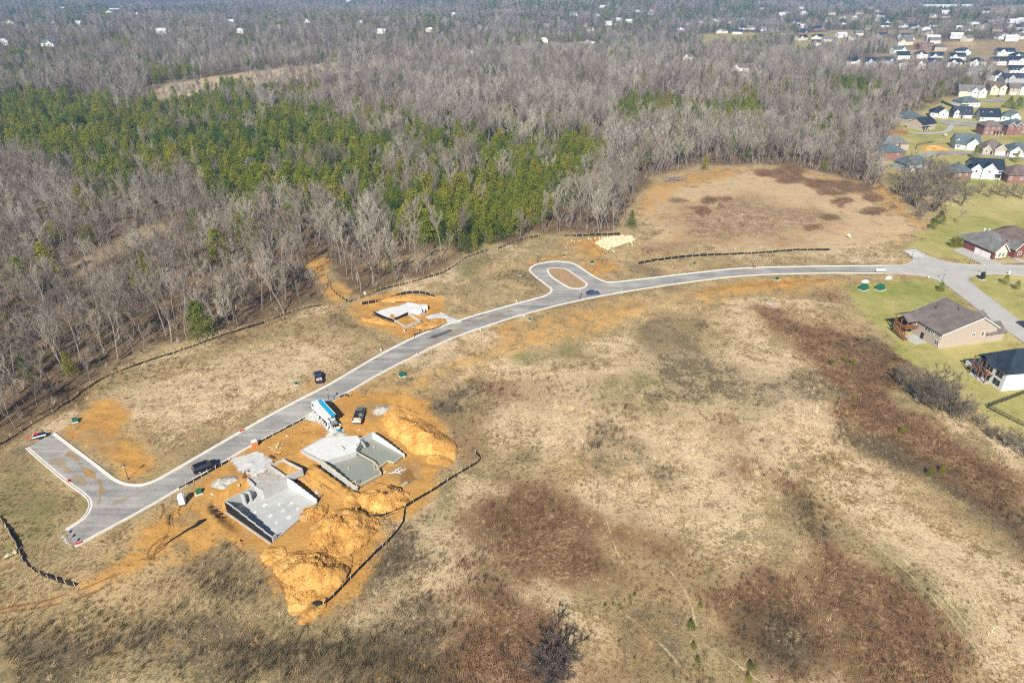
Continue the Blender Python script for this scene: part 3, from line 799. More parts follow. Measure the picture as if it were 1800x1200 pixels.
# ------------------------------------------------------------------ houses
for k, c, v, s in [('w_white', (.66, .66, .645), .06, .6), ('w_cream', (.58, .53, .42), .1, .6), ('w_tan', (.42, .35, .27), .14, 1.2), ('w_tanbrick', (.44, .37, .30), .22, 3.5),
                   ('w_brick', (.25, .135, .105), .3, 3.0), ('w_redbrick', (.20, .075, .058), .35, 3.0), ('w_blue', (.10, .17, .30), .12, .6), ('w_paleblue', (.42, .52, .58), .1, .6),
                   ('w_grey', (.36, .37, .37), .12, .6), ('w_dark', (.06, .07, .085), .2, .8), ('w_beige', (.47, .42, .32), .12, .8),
                   ('r_dark', (.045, .052, .066), .38, .45), ('r_navy', (.026, .036, .052), .38, .45), ('r_teal', (.10, .128, .135), .38, .45), ('r_grey', (.17, .165, .16), .38, .45), ('r_brown', (.15, .115, .095), .38, .45),
                   ('r_taupe', (.165, .14, .125), .38, .45), ('r_red', (.35, .06, .05), .2, 1), ('r_pale', (.5, .5, .5), .1, 1), ('w_orange', (.5, .26, .10), .2, 1)]:
    M[k] = mat(k.replace('w_', 'wall_').replace('r_', 'shingle_'), c, var=v, scale=s, rough=.9, spec=.15, bump=.15)
HOUSES = []          # (x, y, z of the visible middle, half width) used to keep the wood from standing in front of them
_wcache = {}
def win_mesh(w, h, frame='white'):
    k = ('f', round(w, 2), round(h, 2), frame)
    if k not in _wcache:
        b = MB()
        t = .12
        b.box((0, 0, h / 2 - t / 2), (w, .1, t)); b.box((0, 0, -h / 2 + t / 2), (w, .1, t))
        b.box((-w / 2 + t / 2, 0, 0), (t, .1, h - 2 * t)); b.box((w / 2 - t / 2, 0, 0), (t, .1, h - 2 * t))
        if w > 1.2: b.box((0, 0, 0), (.08, .09, h - 2 * t))
        if h > 1.3: b.box((0, .003, 0), (w - 2 * t, .085, .07))
        _wcache[k] = b.mesh('window', M[frame])
    return _wcache[k]
def pane_mesh(w, h):
    k = ('p', round(w, 2), round(h, 2))
    if k not in _wcache:
        _wcache[k] = MB().box((0, 0, 0), (w - .2, .05, h - .2)).mesh('pane', M['glass'])
    return _wcache[k]
FACE = {'S': (0, -1, 0), 'N': (0, 1, PI), 'E': (1, 0, PI / 2), 'W': (-1, 0, -PI / 2)}
def face_place(o, face, u, z, w, d, out=.02):
    """put a wall fitting at u metres along a face, its back against the wall"""
    fx, fy, r = FACE[face]
    if face == 'S': o.location = (u, -d / 2 - out, z)
    elif face == 'N': o.location = (-u, d / 2 + out, z)
    elif face == 'E': o.location = (w / 2 + out, u, z)
    else: o.location = (-w / 2 - out, -u, z)
    o.rotation_euler = (0, 0, r)

def gable_wall(b, w, d, hw, rh, axis, off=0.0):
    """box with two gable triangles; ridge runs along axis, moved sideways by off"""
    if axis == 'y':
        prof = [(-w / 2, -.6), (w / 2, -.6), (w / 2, hw), (off, hw + rh), (-w / 2, hw)]
        vs = [(x, s * d / 2, z) for s in (-1, 1) for (x, z) in prof]
    else:
        prof = [(-d / 2, -.6), (d / 2, -.6), (d / 2, hw), (off, hw + rh), (-d / 2, hw)]
        vs = [(s * w / 2, y, z) for s in (-1, 1) for (y, z) in prof]
    n = 5
    fs = [tuple(range(n)), tuple(range(2 * n - 1, n - 1, -1))] + [(i, n + i, n + (i + 1) % n, (i + 1) % n) for i in range(n)]
    if axis != 'y': fs = [f[::-1] for f in fs]
    b.add(vs, [f[::-1] for f in fs] if axis != 'y' else fs)
def gable_roof(b, w, d, hw, rh, axis, o=.45, off=0.0, t=.2, y0=None, y1=None):
    half = (w if axis == 'y' else d) / 2
    L0, L1 = (-(d if axis == 'y' else w) / 2 - o, (d if axis == 'y' else w) / 2 + o)
    if y0 is not None: L0 = y0
    if y1 is not None: L1 = y1
    sl, sr = rh / (half + off), rh / (half - off)
    prof = [(-half - o, hw - sl * o + .02), (off, hw + rh + .02), (half + o, hw - sr * o + .02)]
    prof = prof + [(a, z + t) for a, z in prof[::-1]]
    vs = []
    for s in (L0, L1):
        vs += [((a, s, z) if axis == 'y' else (s, a, z)) for a, z in prof]
    fs = [(0, 1, 4, 5), (1, 2, 3, 4), (6, 11, 10, 7), (7, 10, 9, 8)] + [(i, 6 + i, 6 + (i + 1) % 6, (i + 1) % 6) for i in range(6)]
    if axis == 'y': fs = [f[::-1] for f in fs]
    b.add(vs, fs)
def hip_roof(b, w, d, hw, rh, o=.45, t=.2):
    a, c = w / 2 + o, d / 2 + o
    if w >= d: r1, r2 = (-(w - d) / 2 - .01, 0), ((w - d) / 2 + .01, 0)
    else: r1, r2 = (0, -(d - w) / 2), (0, (d - w) / 2)
    z0 = hw - .05
    vs = [(-a, -c, z0), (a, -c, z0), (a, c, z0), (-a, c, z0), (-a, -c, z0 + t), (a, -c, z0 + t), (a, c, z0 + t), (-a, c, z0 + t), (*r1, hw + rh), (*r2, hw + rh)]
    fs = [(3, 2, 1, 0), (0, 1, 5, 4), (1, 2, 6, 5), (2, 3, 7, 6), (3, 0, 4, 7)]
    fs += [(4, 5, 9, 8), (5, 6, 9), (6, 7, 8, 9), (7, 4, 8)] if w >= d else [(4, 5, 8), (5, 6, 9, 8), (6, 7, 9), (7, 4, 8, 9)]
    b.add(vs, fs)

def house(label, loc, w, d, rz=0.0, hw=3.2, roof='hip', rh=2.6, wall='w_white', rm='r_dark', gables=(), wins=(), garage=(), doors=(), chimney=None, porch=None, group=None, cat='house', off=0.0, panes=False, trim=False):
    t = thing('house', label, cat, loc, rz, group)
    b = MB(); r = MB()
    if roof == 'hip':
        b.box((0, 0, hw / 2 - .3), (w, d, hw + .6)); hip_roof(r, w, d, hw, rh)
    else:
        gable_wall(b, w, d, hw, rh, roof[1], off); gable_roof(r, w, d, hw, rh, roof[1], off=off)
    b.build('wall', M[wall], t)
    ro = r.build('roof', M[rm], t)
    if trim:
        for s in (-1, 1):
            q = MB()
            if roof == 'gy':
                for (x0, x1) in ((-w / 2 - .45, off), (w / 2 + .45, off)):
                    sl = rh / (w / 2 + off) if x0 < off else rh / (w / 2 - off)
                    q.beam((x0, s * (d / 2 + .47), hw - sl * .45 + .08), (x1, s * (d / 2 + .47), hw + rh + .08), .04, .28)
            if q.v: q.build('fascia', M['white'], t)
    for g in gables:                   # (u, width, projection, wall height, gable rise, wall material[, face])
        u, gw, pr, gh, gr, gm = g[:6]
        q = MB(); k = MB()
        run = d * .45
        prof = [(-gw / 2, -.4), (gw / 2, -.4), (gw / 2, gh), (0, gh + gr), (-gw / 2, gh)]
        vs = [(u + x, yy, z) for yy in (-d / 2 - pr, -d / 2 + run) for (x, z) in prof]
        q.add(vs, [tuple(range(5)), tuple(range(9, 4, -1))] + [(i, 5 + i, 5 + (i + 1) % 5, (i + 1) % 5) for i in range(5)])
        go = q.build('gable', M[gm], t)
        gable_roof(k, gw, 0, gh, gr, 'y', o=.3, t=.16, y0=-d / 2 - pr - .3, y1=-d / 2 + run + .4)
        k.v = [(x + u, y, z) for x, y, z in k.v]
        k.build('gable_roof', M[rm], go)
        tr = MB()
        for s in (-1, 1):
            tr.beam((u + s * (gw / 2 + .3), -d / 2 - pr - .32, gh - gr / (gw / 2) * .3 + .1), (u, -d / 2 - pr - .32, gh + gr + .1), .05, .24)
        tr.build('gable_trim', M['white'], go)
        if gw > 2.4:
            wo = link('window', win_mesh(1.2, 1.3), go); wo.location = (u, -d / 2 - pr - .05, gh * .62 if gh < 4 else gh - 1.1)
            po = link('pane', pane_mesh(1.2, 1.3), go); po.location = (u, -d / 2 - pr - .03, gh * .62 if gh < 4 else gh - 1.1)
    for wd in wins:                    # (face, u, z, w, h)
        fc, u, z, ww, hh = wd[:5]
        wo = link('window', win_mesh(ww, hh, 'dark_metal' if len(wd) > 5 else 'white'), t)
        face_place(wo, fc, u, z, w, d, .04 + (wd[6] if len(wd) > 6 else 0))
        if panes and ww > 1.2:
            pm = pane_mesh(ww / 2 + .02, hh / 2 + .02) if hh > 1.3 else pane_mesh(ww / 2 + .02, hh)
            for a in (-1, 1):
                for c in ((-1, 1) if hh > 1.3 else (0,)):
                    po = link('pane', pm, wo); po.location = (a * (ww / 4 - .03), 0, c * (hh / 4 - .03))
        else:
            link('pane', pane_mesh(ww, hh), wo)
    for (u, gw, pr) in garage:
        q = MB()
        for i in range(4): q.box((0, 0, -1.05 + .53 * i + .26), (gw, .08, .50))
        go = q.build('garage_door', M['white'], t); face_place(go, 'S', u, 1.1, w, d, .06 + pr)
    for (fc, u, pr) in doors:
        do = MB().box((0, 0, 0), (1.05, .1, 2.1)).build('door', M['dark_metal'], t); face_place(do, fc, u, 1.05, w, d, .05 + pr)
    if chimney:
        cx, cy, ch = chimney
        MB().box((cx, cy, ch / 2), (.9, .9, ch)).box((cx, cy, ch + .06), (1.1, 1.1, .14)).build('chimney', M[wall], t)
    if porch:
        u, pw, pd = porch
        q = MB().box((u, -d / 2 - pd / 2, 2.65), (pw, pd, .16))
        q.build('porch_roof', M[rm], t)
        for s in (-1, 0, 1):
            MB().box((u + s * (pw / 2 - .15), -d / 2 - pd + .15, 1.28), (.18, .18, 2.56)).build('porch_post', M['white'], t)
    HOUSES.append((loc[0], loc[1], loc[2] + hw * .55, max(w, d) * .5))
    return t

def ang(p, q):
    return math.atan2(q[1] - p[1], q[0] - p[0])
# --- the tan brick house with the wooden deck
p0, p1 = W(1648, 613), W(1745, 599)
ax = (p1 - p0); Lb = ax.length; az = ang(p0, p1)
ux = Vector((math.cos(az), math.sin(az), 0)); uy = Vector((-ux.y, ux.x, 0))
TB_W, TB_D = Lb, 14.0
c = p0 + ux * TB_W / 2 + uy * TB_D / 2
tb = house('tan brick house with taupe roof and a wooden deck with stairs on its back', c, TB_W, TB_D, az, 4.8, 'gy', 4.0, 'w_tanbrick', 'r_taupe', off=3.2, trim=True, panes=True,
      wins=[('S', 1.6, 3.3, 1.3, 1.0), ('S', 5.0, 3.2, 1.2, 1.4), ('S', 7.8, 3.6, .7, .8), ('W', 6.0, 1.7, 1.7, 1.5), ('W', 6.0, 4.0, 1.3, 1.4), ('W', 3.6, 4.0, 1.3, 1.4), ('W', 1.8, 4.0, 2.4, 1.5), ('W', -3.5, 4.0, 1.6, 1.5)], doors=[('W', .5, 0), ('W', -4.5, 0)])
for (yy, ww, xo) in ((-4.2, 6.0, 3.2), (3.2, 6.5, 4.6)):          # garage wings on the street side
    q = MB(); gable_wall(q, 6.4, ww, 2.9, 2.0, 'x'); q.v = [(x + TB_W / 2 + xo - 3.2, y + yy, z) for x, y, z in q.v]; g_ = q.build('garage_wing', M['w_tanbrick'], tb)
    q = MB(); gable_roof(q, 6.4, ww, 2.9, 2.0, 'x'); q.v = [(x + TB_W / 2 + xo - 3.2, y + yy, z) for x, y, z in q.v]; q.build('wing_roof', M['r_taupe'], g_)
for (x, y) in ((-3, 4), (1, 0)):
    MB().tube([(x, y, 7.0), (x, y, 9.3)], .09, 6).build('vent_pipe', M['dark_metal'], tb)
# covered deck on the back (west) side
dk = MB(); X0, X1, Y0, Y1 = -TB_W / 2 - 4.6, -TB_W / 2 - .05, 1.5, TB_D / 2 - .3
for i in range(16): dk.box((X0 + (i + .5) * (X1 - X0) / 16, (Y0 + Y1) / 2, 2.72), ((X1 - X0) / 16 - .03, Y1 - Y0, .05))
do_ = dk.build('deck', M['deckwood'], tb)
for (x, y) in ((X0 + .15, Y0 + .15), (X0 + .15, Y1 - .15), (X0 + .15, (Y0 + Y1) / 2)):
    MB().box((x, y, 2.65), (.2, .2, 5.3)).build('deck_post', M['deckwood'], do_)
rl = MB()
for (a, b_) in (((X0, Y0), (X0, Y1)), ((X0, Y0), (X1, Y0)), ((X0, Y1), (X1, Y1))):
    rl.beam((*a, 3.7), (*b_, 3.7), .09); rl.beam((*a, 2.85), (*b_, 2.85), .07)
    n_ = int(math.hypot(a[0] - b_[0], a[1] - b_[1]) / .3)
    for i in range(n_):
        f = (i + .5) / n_
        rl.box((a[0] + (b_[0] - a[0]) * f, a[1] + (b_[1] - a[1]) * f, 3.27), (.05, .05, .8))
rl.build('deck_railing', M['deckwood'], do_)
q = MB(); gable_roof(q, 4.8, 5.6, 5.3, 1.3, 'x', o=.2); q.v = [(x - TB_W / 2 - 2.3, y + 4.3, z) for x, y, z in q.v]; q.build('deck_roof', M['r_taupe'], tb)
st = MB(); n_ = 12
for i in range(n_):
    f = (i + .5) / n_
    st.box((X0 - 1.0, Y0 + 3.4 - 5.2 * f, 2.6 * (1 - f) + .05), (1.3, .5, .06))
for s in (-1, 1):
    st.beam((X0 - 1.0 + s * .68, Y0 + 3.5, 2.65), (X0 - 1.0 + s * .68, Y0 - 1.9, .1), .07, .3)
    st.beam((X0 - 1.0 + s * .68, Y0 + 3.5, 3.6), (X0 - 1.0 + s * .68, Y0 - 1.9, 1.05), .08, .1)
    for f in (0, .33, .66, 1): st.box((X0 - 1.0 + s * .68, Y0 + 3.5 - 5.4 * f, 2.65 * (1 - f) + .5), (.09, .09, 1.05))
st.build('deck_stairs', M['deckwood'], tb)
MB().box((-TB_W / 2 - 2.4, -.3, .03), (4.6, 5.5, .16)).build('patio_slab', M['concrete_road'], tb)
# --- the white house with the dark roof, cut by the right edge of the photo
p0, p1 = W(1759, 687), W(1713, 654)
az = ang(p0, p1) + PI
ux = Vector((math.cos(az), math.sin(az), 0)); uy = Vector((-ux.y, ux.x, 0))
WH_W, WH_D = (p1 - p0).length, 22.0
# its rear wall (facing the meadow) is the local south face
c = p0 - ux * WH_W / 2 + uy * WH_D / 2
wh = house('white house with charcoal roof and a recessed rear balcony', c, WH_W, WH_D, az, 5.4, 'hip', 4.6, 'w_white', 'r_navy', panes=True,
      wins=[('S', 2.1, 4.0, .95, 1.6, 'dark_metal'), ('S', 2.1, 1.5, .95, 1.6, 'dark_metal'), ('S', 3.3, 4.0, .95, 1.6, 'dark_metal'), ('S', 3.3, 1.5, .95, 1.6, 'dark_metal'),
            ('S', -.6, 4.0, 1.8, 1.8, 'dark_metal'), ('S', -3.3, 4.0, 1.6, 1.8, 'dark_metal'), ('S', -.6, 1.3, 1.8, 1.9, 'dark_metal'), ('S', -3.3, 1.3, 1.6, 1.9, 'dark_metal'), ('E', 2, 3.6, 1.2, 1.4, 'dark_metal'), ('E', 7, 3.6, 1.2, 1.4, 'dark_metal')])
q = MB()
for i in range(9): q.box((-1.9, -WH_D / 2 - .25 - i * .2, 2.62), (5.6, .185, .06))
bk = q.build('balcony_floor', M['deckwood'], wh)
for x in (-4.6, -1.9, .8):
    MB().box((x, -WH_D / 2 - 1.8, 2.7), (.22, .22, 5.4)).build('balcony_post', M['deckwood'], bk)
q = MB(); q.beam((-4.6, -WH_D / 2 - 1.8, 3.6), (.8, -WH_D / 2 - 1.8, 3.6), .09)
for i in range(16): q.box((-4.5 + i * .35, -WH_D / 2 - 1.8, 3.15), (.04, .04, .85))
q.build('balcony_railing', M['dark_metal'], bk)
for x in (-4.6, .8): MB().beam((x, -WH_D / 2 - 1.8, .2), (x, -WH_D / 2, 2.5), .12).build('balcony_brace', M['dark_metal'], bk)
q = MB(); gable_roof(q, 5.8, 0, 5.3, 1.8, 'y', o=.2, y0=-WH_D / 2 - 1.9, y1=-WH_D / 2 + 8); q.v = [(x - 1.9, y, z) for x, y, z in q.v]; q.build('balcony_roof', M['r_navy'], wh)
MB().box((-1.9, -WH_D / 2 - 1.1, .02), (5.8, 2.2, .14)).build('patio_slab', M['concrete_road'], wh)
MB().box((-WH_W / 2 - 2.2, -WH_D / 2 + 1.5, 1.3), (4.2, 2.6, .2)).box((-WH_W / 2 - 2.2, -WH_D / 2 + 1.5, .7), (4.0, 2.4, 1.2)).build('side_store', M['w_white'], wh)
MB().tube([(1.5, 0, 8.5), (1.5, 0, 11.4)], .1, 6).build('vent_pipe', M['pvc'], wh)
# --- the red brick house with the double garage
p0, p1 = W(1677, 428), W(1735, 453.5)
az = ang(p0, p1)
ux = Vector((math.cos(az), math.sin(az), 0)); uy = Vector((-ux.y, ux.x, 0))
RB_W, RB_D = (p1 - p0).length, 15.0
c = p0 + ux * RB_W / 2 + uy * RB_D / 2
rb = house('red brick house with grey hipped roof and a white double garage', c, RB_W, RB_D, az, 3.2, 'hip', 4.6, 'w_redbrick', 'r_grey', panes=True,
      wins=[('S', -5.0, 1.8, .9, 1.0), ('E', -2.6, 1.8, 2.2, 1.7), ('E', 5.5, 1.8, 1.6, 1.5)], garage=[(3.2, 2.7, 0), (7.0, 4.4, 0)])
q = MB(); gable_wall(q, 5.0, 6.4, 3.0, 3.2, 'x'); q.v = [(x + RB_W / 2 - .5, y - 3.6, z) for x, y, z in q.v]; g_ = q.build('gable', M['w_redbrick'], rb)
q = MB(); gable_roof(q, 5.0, 6.4, 3.0, 3.2, 'x', o=.3); q.v = [(x + RB_W / 2 - .5, y - 3.6, z) for x, y, z in q.v]; q.build('gable_roof', M['r_grey'], g_)
q = MB(); q.add([(RB_W / 2 + 2.03, -3.6 + s, z) for s, z in ((-2.6, .4), (2.6, .4), (2.6, 3.0), (0, 5.6), (-2.6, 3.0))], [(0, 1, 2, 3, 4)]); q.build('gable_face', M['w_cream'], g_)
for yy in (-4.5, -2.7):
    wo = link('window', win_mesh(1.3, 1.7), g_); wo.location = (RB_W / 2 + 2.08, yy, 1.8); wo.rotation_euler = (0, 0, PI / 2)
    po = link('pane', pane_mesh(1.3, 1.7), g_); po.location = (RB_W / 2 + 2.07, yy, 1.8); po.rotation_euler = (0, 0, PI / 2)
q = MB(); gable_wall(q, 4.0, 4.6, 3.3, 2.6, 'x'); q.v = [(x + RB_W / 2 + .5, y + 4.6, z) for x, y, z in q.v]; g2 = q.build('gable', M['w_redbrick'], rb)
q = MB(); gable_roof(q, 4.0, 4.6, 3.3, 2.6, 'x', o=.3); q.v = [(x + RB_W / 2 + .5, y + 4.6, z) for x, y, z in q.v]; q.build('gable_roof', M['r_grey'], g2)
for g__, yc, hw_, zz, xx in ((g_, -3.6, 3.5, 3.0, RB_W / 2 + 2.35), (g2, 4.6, 2.6, 3.3, RB_W / 2 + 2.85)):
    q = MB()
    for s in (-1, 1): q.beam((xx, yc + s * hw_, zz - .15), (xx, yc, zz + (3.2 if g__ is g_ else 2.6) + .1), .06, .26)
    q.build('gable_trim', M['white'], g__)
wo = link('window', win_mesh(1.8, 1.6), g2); wo.location = (RB_W / 2 + 2.56, 4.6, 1.8); wo.rotation_euler = (0, 0, PI / 2)
po = link('pane', pane_mesh(1.8, 1.6), g2); po.location = (RB_W / 2 + 2.55, 4.6, 1.8); po.rotation_euler = (0, 0, PI / 2)
q = MB(); gable_wall(q, 2.6, 2.2, 5.0, 1.3, 'x'); q.v = [(x + 4.6, y + 1.5, z) for x, y, z in q.v]; dm = q.build('dormer', M['w_redbrick'], rb)
q = MB(); gable_roof(q, 2.6, 2.2, 5.0, 1.3, 'x', o=.2); q.v = [(x + 4.6, y + 1.5, z) for x, y, z in q.v]; q.build('dormer_roof', M['r_grey'], dm)
for (x, y) in ((-5, 2), (-3.8, 3)): MB().box((x, y, 6.0), (.35, .35, 2.0)).build('roof_vent', M['pvc'], rb)

# --- neighbours: (label, px, py, width, depth, turn in degrees, ...)
def H(label, px, py, w, d, deg, **kw):
    p = W(px, py); w *= .84; d *= .9
    rz = math.radians(deg)
    c = p + Vector((-math.sin(rz) * 1, math.cos(rz), 0)) * (d / 2)
    c.z = float(hgt(c.x, c.y))
    return house(label, c, w, d, rz, group='houses of the neighbouring estate', **kw)
two = lambda n, w, z=4.6, f='S': [(f, -w / 2 + (i + .5) * w / n, z, 1.3, 1.5) for i in range(n)]
H('brown roofed house with dark wall at the right edge behind the red brick house', 1800, 438, 18, 14, 30, hw=4.2, roof='hip', rh=3.6, wall='w_dark', rm='r_brown', wins=two(3, 12, 2.2))
H('brick house with dark teal hipped roof and windowless side at the wood edge', 1569, 283, 16.5, 13, 4, hw=5.2, roof='hip', rh=3.6, wall='w_brick', rm='r_teal', wins=[('S', 2.2, 3.8, 1.1, 1.1), ('W', 0, 3, 1.2, 1.4)], chimney=(7.0, 2, 8.4))
H('grey roofed house half hidden behind the teal roofed brick house', 1572, 264, 20, 12, 0, hw=3.8, roof='hip', rh=3.8, wall='w_tan', rm='r_grey', wins=two(3, 14, 2))
H('tan gabled house with dark roof and a shaded corner porch on the lane end', 1632, 228, 17, 13, 28, hw=4.0, roof='gx', rh=3.4, wall='w_tan', rm='r_navy', wins=[('E', 0, 2.6, 1.1, 1.2), ('S', 2, 2, 1.2, 1.4), ('W', -2, 2, 1.2, 1.4)], porch=(-5, 6, 2.6))
H('grey house with pale teal roof beside the trees at the lane end', 1606, 218, 20, 14, 25, hw=4.4, roof='hip', rh=3.6, wall='w_tan', rm='r_teal', wins=two(3, 12, 2.4) + [('W', 2, 2.4, 1.4, 1.6)])
H('white house with one big white gable between the tan house and the dormered house', 1650, 207, 14, 12, -22, hw=3.4, roof='hip', rh=4.2, wall='w_white', rm='r_navy', gables=[(2.4, 6, 1.2, 3.8, 2.8, 'w_white')], garage=[(2.6, 4.4, 1.2)], wins=[('S', -4.2, 1.8, 1.4, 1.4)])
H('dark roofed house with two white dormers on the lane', 1691, 208, 15, 11, -14, hw=3.0, roof='gx', rh=4.6, wall='w_grey', rm='r_dark', gables=[(-4.6, 3, .8, 4.2, 1.6, 'w_white'), (1.8, 1.6, -2.4, 4.4, .9, 'w_white'), (4.4, 1.6, -2.4, 4.4, .9, 'w_white')], garage=[(4.0, 4.4, 0)], doors=[('S', -.5, 0)])
H('white house with dark roof and a wide white dormer', 1739, 213, 16, 11, -8, hw=3.2, roof='gx', rh=4.8, wall='w_white', rm='r_navy', gables=[(.6, 4.6, -2.6, 5.0, 1.0, 'w_white'), (-5, 2.2, -2.6, 4.6, 1.2, 'w_white')], garage=[(4.0, 4.6, 0)], wins=[('S', -5, 1.6, 1.6, 1.4)])
H('white gabled house with pale grey roof right of the wide dormer house', 1775, 214, 14, 12, -30, hw=3.4, roof='hip', rh=4.4, wall='w_white', rm='r_teal', gables=[(2.8, 6, 1.2, 3.8, 2.6, 'w_white')], garage=[(2.8, 4.6, 1.2)], wins=[('S', -4, 1.7, 1.6, 1.4)])
H('house with tan end wall and two white gables beyond the long lawn', 1706, 171, 23, 13, -14, hw=5.0, roof='gx', rh=4.0, wall='w_cream', rm='r_grey', gables=[(2, 5, 1, 5.0, 2.6, 'w_white'), (8, 6, 1.4, 5.0, 2.6, 'w_white')], wins=two(2, 10))
H('white house with grey hipped roof and shaded porch above the hedge', 1705, 189, 20, 12, 10, hw=3.8, roof='hip', rh=3.8, wall='w_white', rm='r_teal', wins=two(4, 16, 2), porch=(-6, 6, 2.4))
H('two storey red brick house with grey roof, left of a pair', 1742, 238, 14, 10, 0, hw=6.0, roof='hip', rh=3.0, wall='w_brick', rm='r_taupe', wins=two(3, 11) + two(3, 11, 1.7), porch=(3.5, 5, 2.4))
H('two storey red brick house with two brick gables, right of a pair', 1785, 237, 16, 11, 4, hw=6.0, roof='hip', rh=3.4, wall='w_brick', rm='r_teal', gables=[(-5, 5, .8, 6.0, 2.0, 'w_brick'), (0, 5, 1.2, 6.0, 2.4, 'w_brick')], wins=two(3, 13) + two(3, 13, 1.7))
H('white house with grey green roof and very large white garage gable', 1699, 263, 16, 14, -16, hw=3.2, roof='gx', rh=5.0, wall='w_white', rm='r_teal', gables=[(2.6, 7, 1.4, 3.4, 3.2, 'w_white'), (-5.4, 2.0, -2, 4.6, 1.2, 'w_white')], garage=[(3, 4.8, 1.4)], wins=[('S', -5, 1.6, 1.8, 1.4)])
H('tan house with taupe roof and two gables over a cream garage door', 1746, 272, 16, 13, -12, hw=3.0, roof='hip', rh=4.8, wall='w_tan', rm='r_taupe', gables=[(2.8, 6.4, 1.4, 3.2, 3.0, 'w_tan'), (-4.6, 4, .8, 3.2, 2.0, 'w_tan')], garage=[(3, 4.8, 1.4)], doors=[('S', -1.5, 0)])
H('white gabled house with grey roof at the right edge beside the tan house', 1791, 276, 16, 13, -12, hw=3.0, roof='hip', rh=4.6, wall='w_tan', rm='r_teal', gables=[(-2.8, 6.4, 1.4, 3.2, 2.8, 'w_white')], garage=[(4, 4.8, 0)], wins=[('S', -3, 1.7, 2.4, 1.5, 'white', 1.4)])
H('beige two gabled house with a red car at its garage', 1752, 167, 15, 11, -8, hw=6.0, roof='gx', rh=3.0, wall='w_cream', rm='r_brown', gables=[(-4, 4.4, .8, 6.0, 2.0, 'w_cream'), (3.4, 5.4, 1.2, 6.0, 2.2, 'w_cream')], garage=[(3.4, 4.4, 1.2)], wins=two(2, 9))
H('tan two storey house with white gable right of the beige one', 1787, 167, 16, 11, -8, hw=5.8, roof='gx', rh=3.2, wall='w_tan', rm='r_taupe', gables=[(4, 5, 1, 6.0, 2.2, 'w_white')], garage=[(-3, 4.4, 0)], wins=two(3, 12))
H('dark roofed house mostly hidden behind bare trees by the lower lane', 1613, 302, 19, 12, 12, hw=4.2, roof='hip', rh=3.8, wall='w_grey', rm='r_teal', wins=two(4, 14, 2))
H('brick house with teal roof left of the white sided house', 1690, 316, 12, 11, 8, hw=4.0, roof='hip', rh=4.2, wall='w_brick', rm='r_teal', wins=two(2, 8, 2.6))
H('white sided house with dark roof, two white gables and a rear porch', 1733, 314, 18, 14, -14, hw=5.2, roof='gx', rh=4.0, wall='w_white', rm='r_navy', gables=[(-6, 5, 1.0, 5.0, 2.4, 'w_white'), (0, 6.5, 1.6, 5.2, 3.0, 'w_white')], wins=two(4, 15, 1.8) + [('S', 6, 3.8, 2.4, 1.6)], porch=(5.6, 6, 2.6))
H('brick house with brown hipped roof at the right edge above the shrubs', 1793, 322, 16, 13, -6, hw=4.0, roof='hip', rh=4.4, wall='w_brick', rm='r_brown', wins=two(3, 16, 2.4))

# --- the second row beyond the belt of trees
MID = [
 ('white two storey house with dark hipped roof at the left end of the far row', 1500,117,22,13,5,'w_white','r_navy',5.6), ('pale blue house second from the left in the far row', 1533,117,18,12,0,'w_paleblue','r_navy',5.6),
 ('pale blue gabled house third from the left in the far row', 1560,115,18,12,0,'w_paleblue','r_dark',5.0), ('plain white two storey back of a house in the far row', 1588,122,15,11,0,'w_white','r_brown',6.2),
 ('plain white two storey back beside the blue house', 1620,121,14,11,0,'w_white','r_brown',6.0), ('deep blue house among white ones in the far row', 1644,118,17,12,0,'w_blue','r_navy',5.4),
 ('long white house right of the deep blue house', 1681,118,22,12,-5,'w_white','r_navy',5.0), ('white house with dark roof at the top of the far street', 1581,95,20,12,8,'w_white','r_teal',5.6),
 ('white house with shaded porch behind the pale blue houses', 1588,105,17,12,0,'w_white','r_navy',5.2), ('tall white house with dark lower windows behind the row', 1620,105,15,12,0,'w_white','r_dark',6.4),
 ('white gabled house behind the deep blue house', 1647,106,18,12,-5,'w_white','r_navy',4.8), ('white house with navy roof up the slope', 1684,107,20,12,-10,'w_white','r_navy',4.8),
 ('white house with wide dark roof right of the far row', 1719,116,20,13,-5,'w_white','r_navy',4.6), ('white house with several gables facing the bare field', 1757,115,17,13,-8,'w_white','r_navy',4.6),
 ('white farmhouse style house at the right edge above the bare field', 1788,114,20,13,-8,'w_white','r_navy',4.8), ('white house with steep gables higher up the slope', 1694,98,20,12,-15,'w_white','r_dark',5.2),
 ('tan house with three pale gables at the top of the far street', 1591,80,24,13,0,'w_cream','r_taupe',5.4), ('long red brick house behind the far row', 1628,87,24,12,5,'w_brick','r_brown',4.0),
 ('tan gabled house right of the long red brick one', 1654,90,17,12,-10,'w_tan','r_brown',5.0), ('house with navy roof and white gable behind the farmhouse style one', 1769,98,22,13,-10,'w_white','r_navy',4.6),
 ('dark roofed low house right of the bare field', 1788,130,20,12,0,'w_white','r_navy',4.0), ('white windowless end wall under a dark roof near the beige house', 1755,143,13,12,10,'w_white','r_dark',6.0),
 ('dark roofed house at the right edge above the tan two storey house', 1783,147,22,13,0,'w_grey','r_dark',5.0), ('grey house with white gable among the trees below the far row', 1714,134,17,12,-25,'w_grey','r_grey',5.0),
 ('navy roofed house at the right edge of the far row', 1792,105,18,12,0,'w_white','r_navy',4.4)]
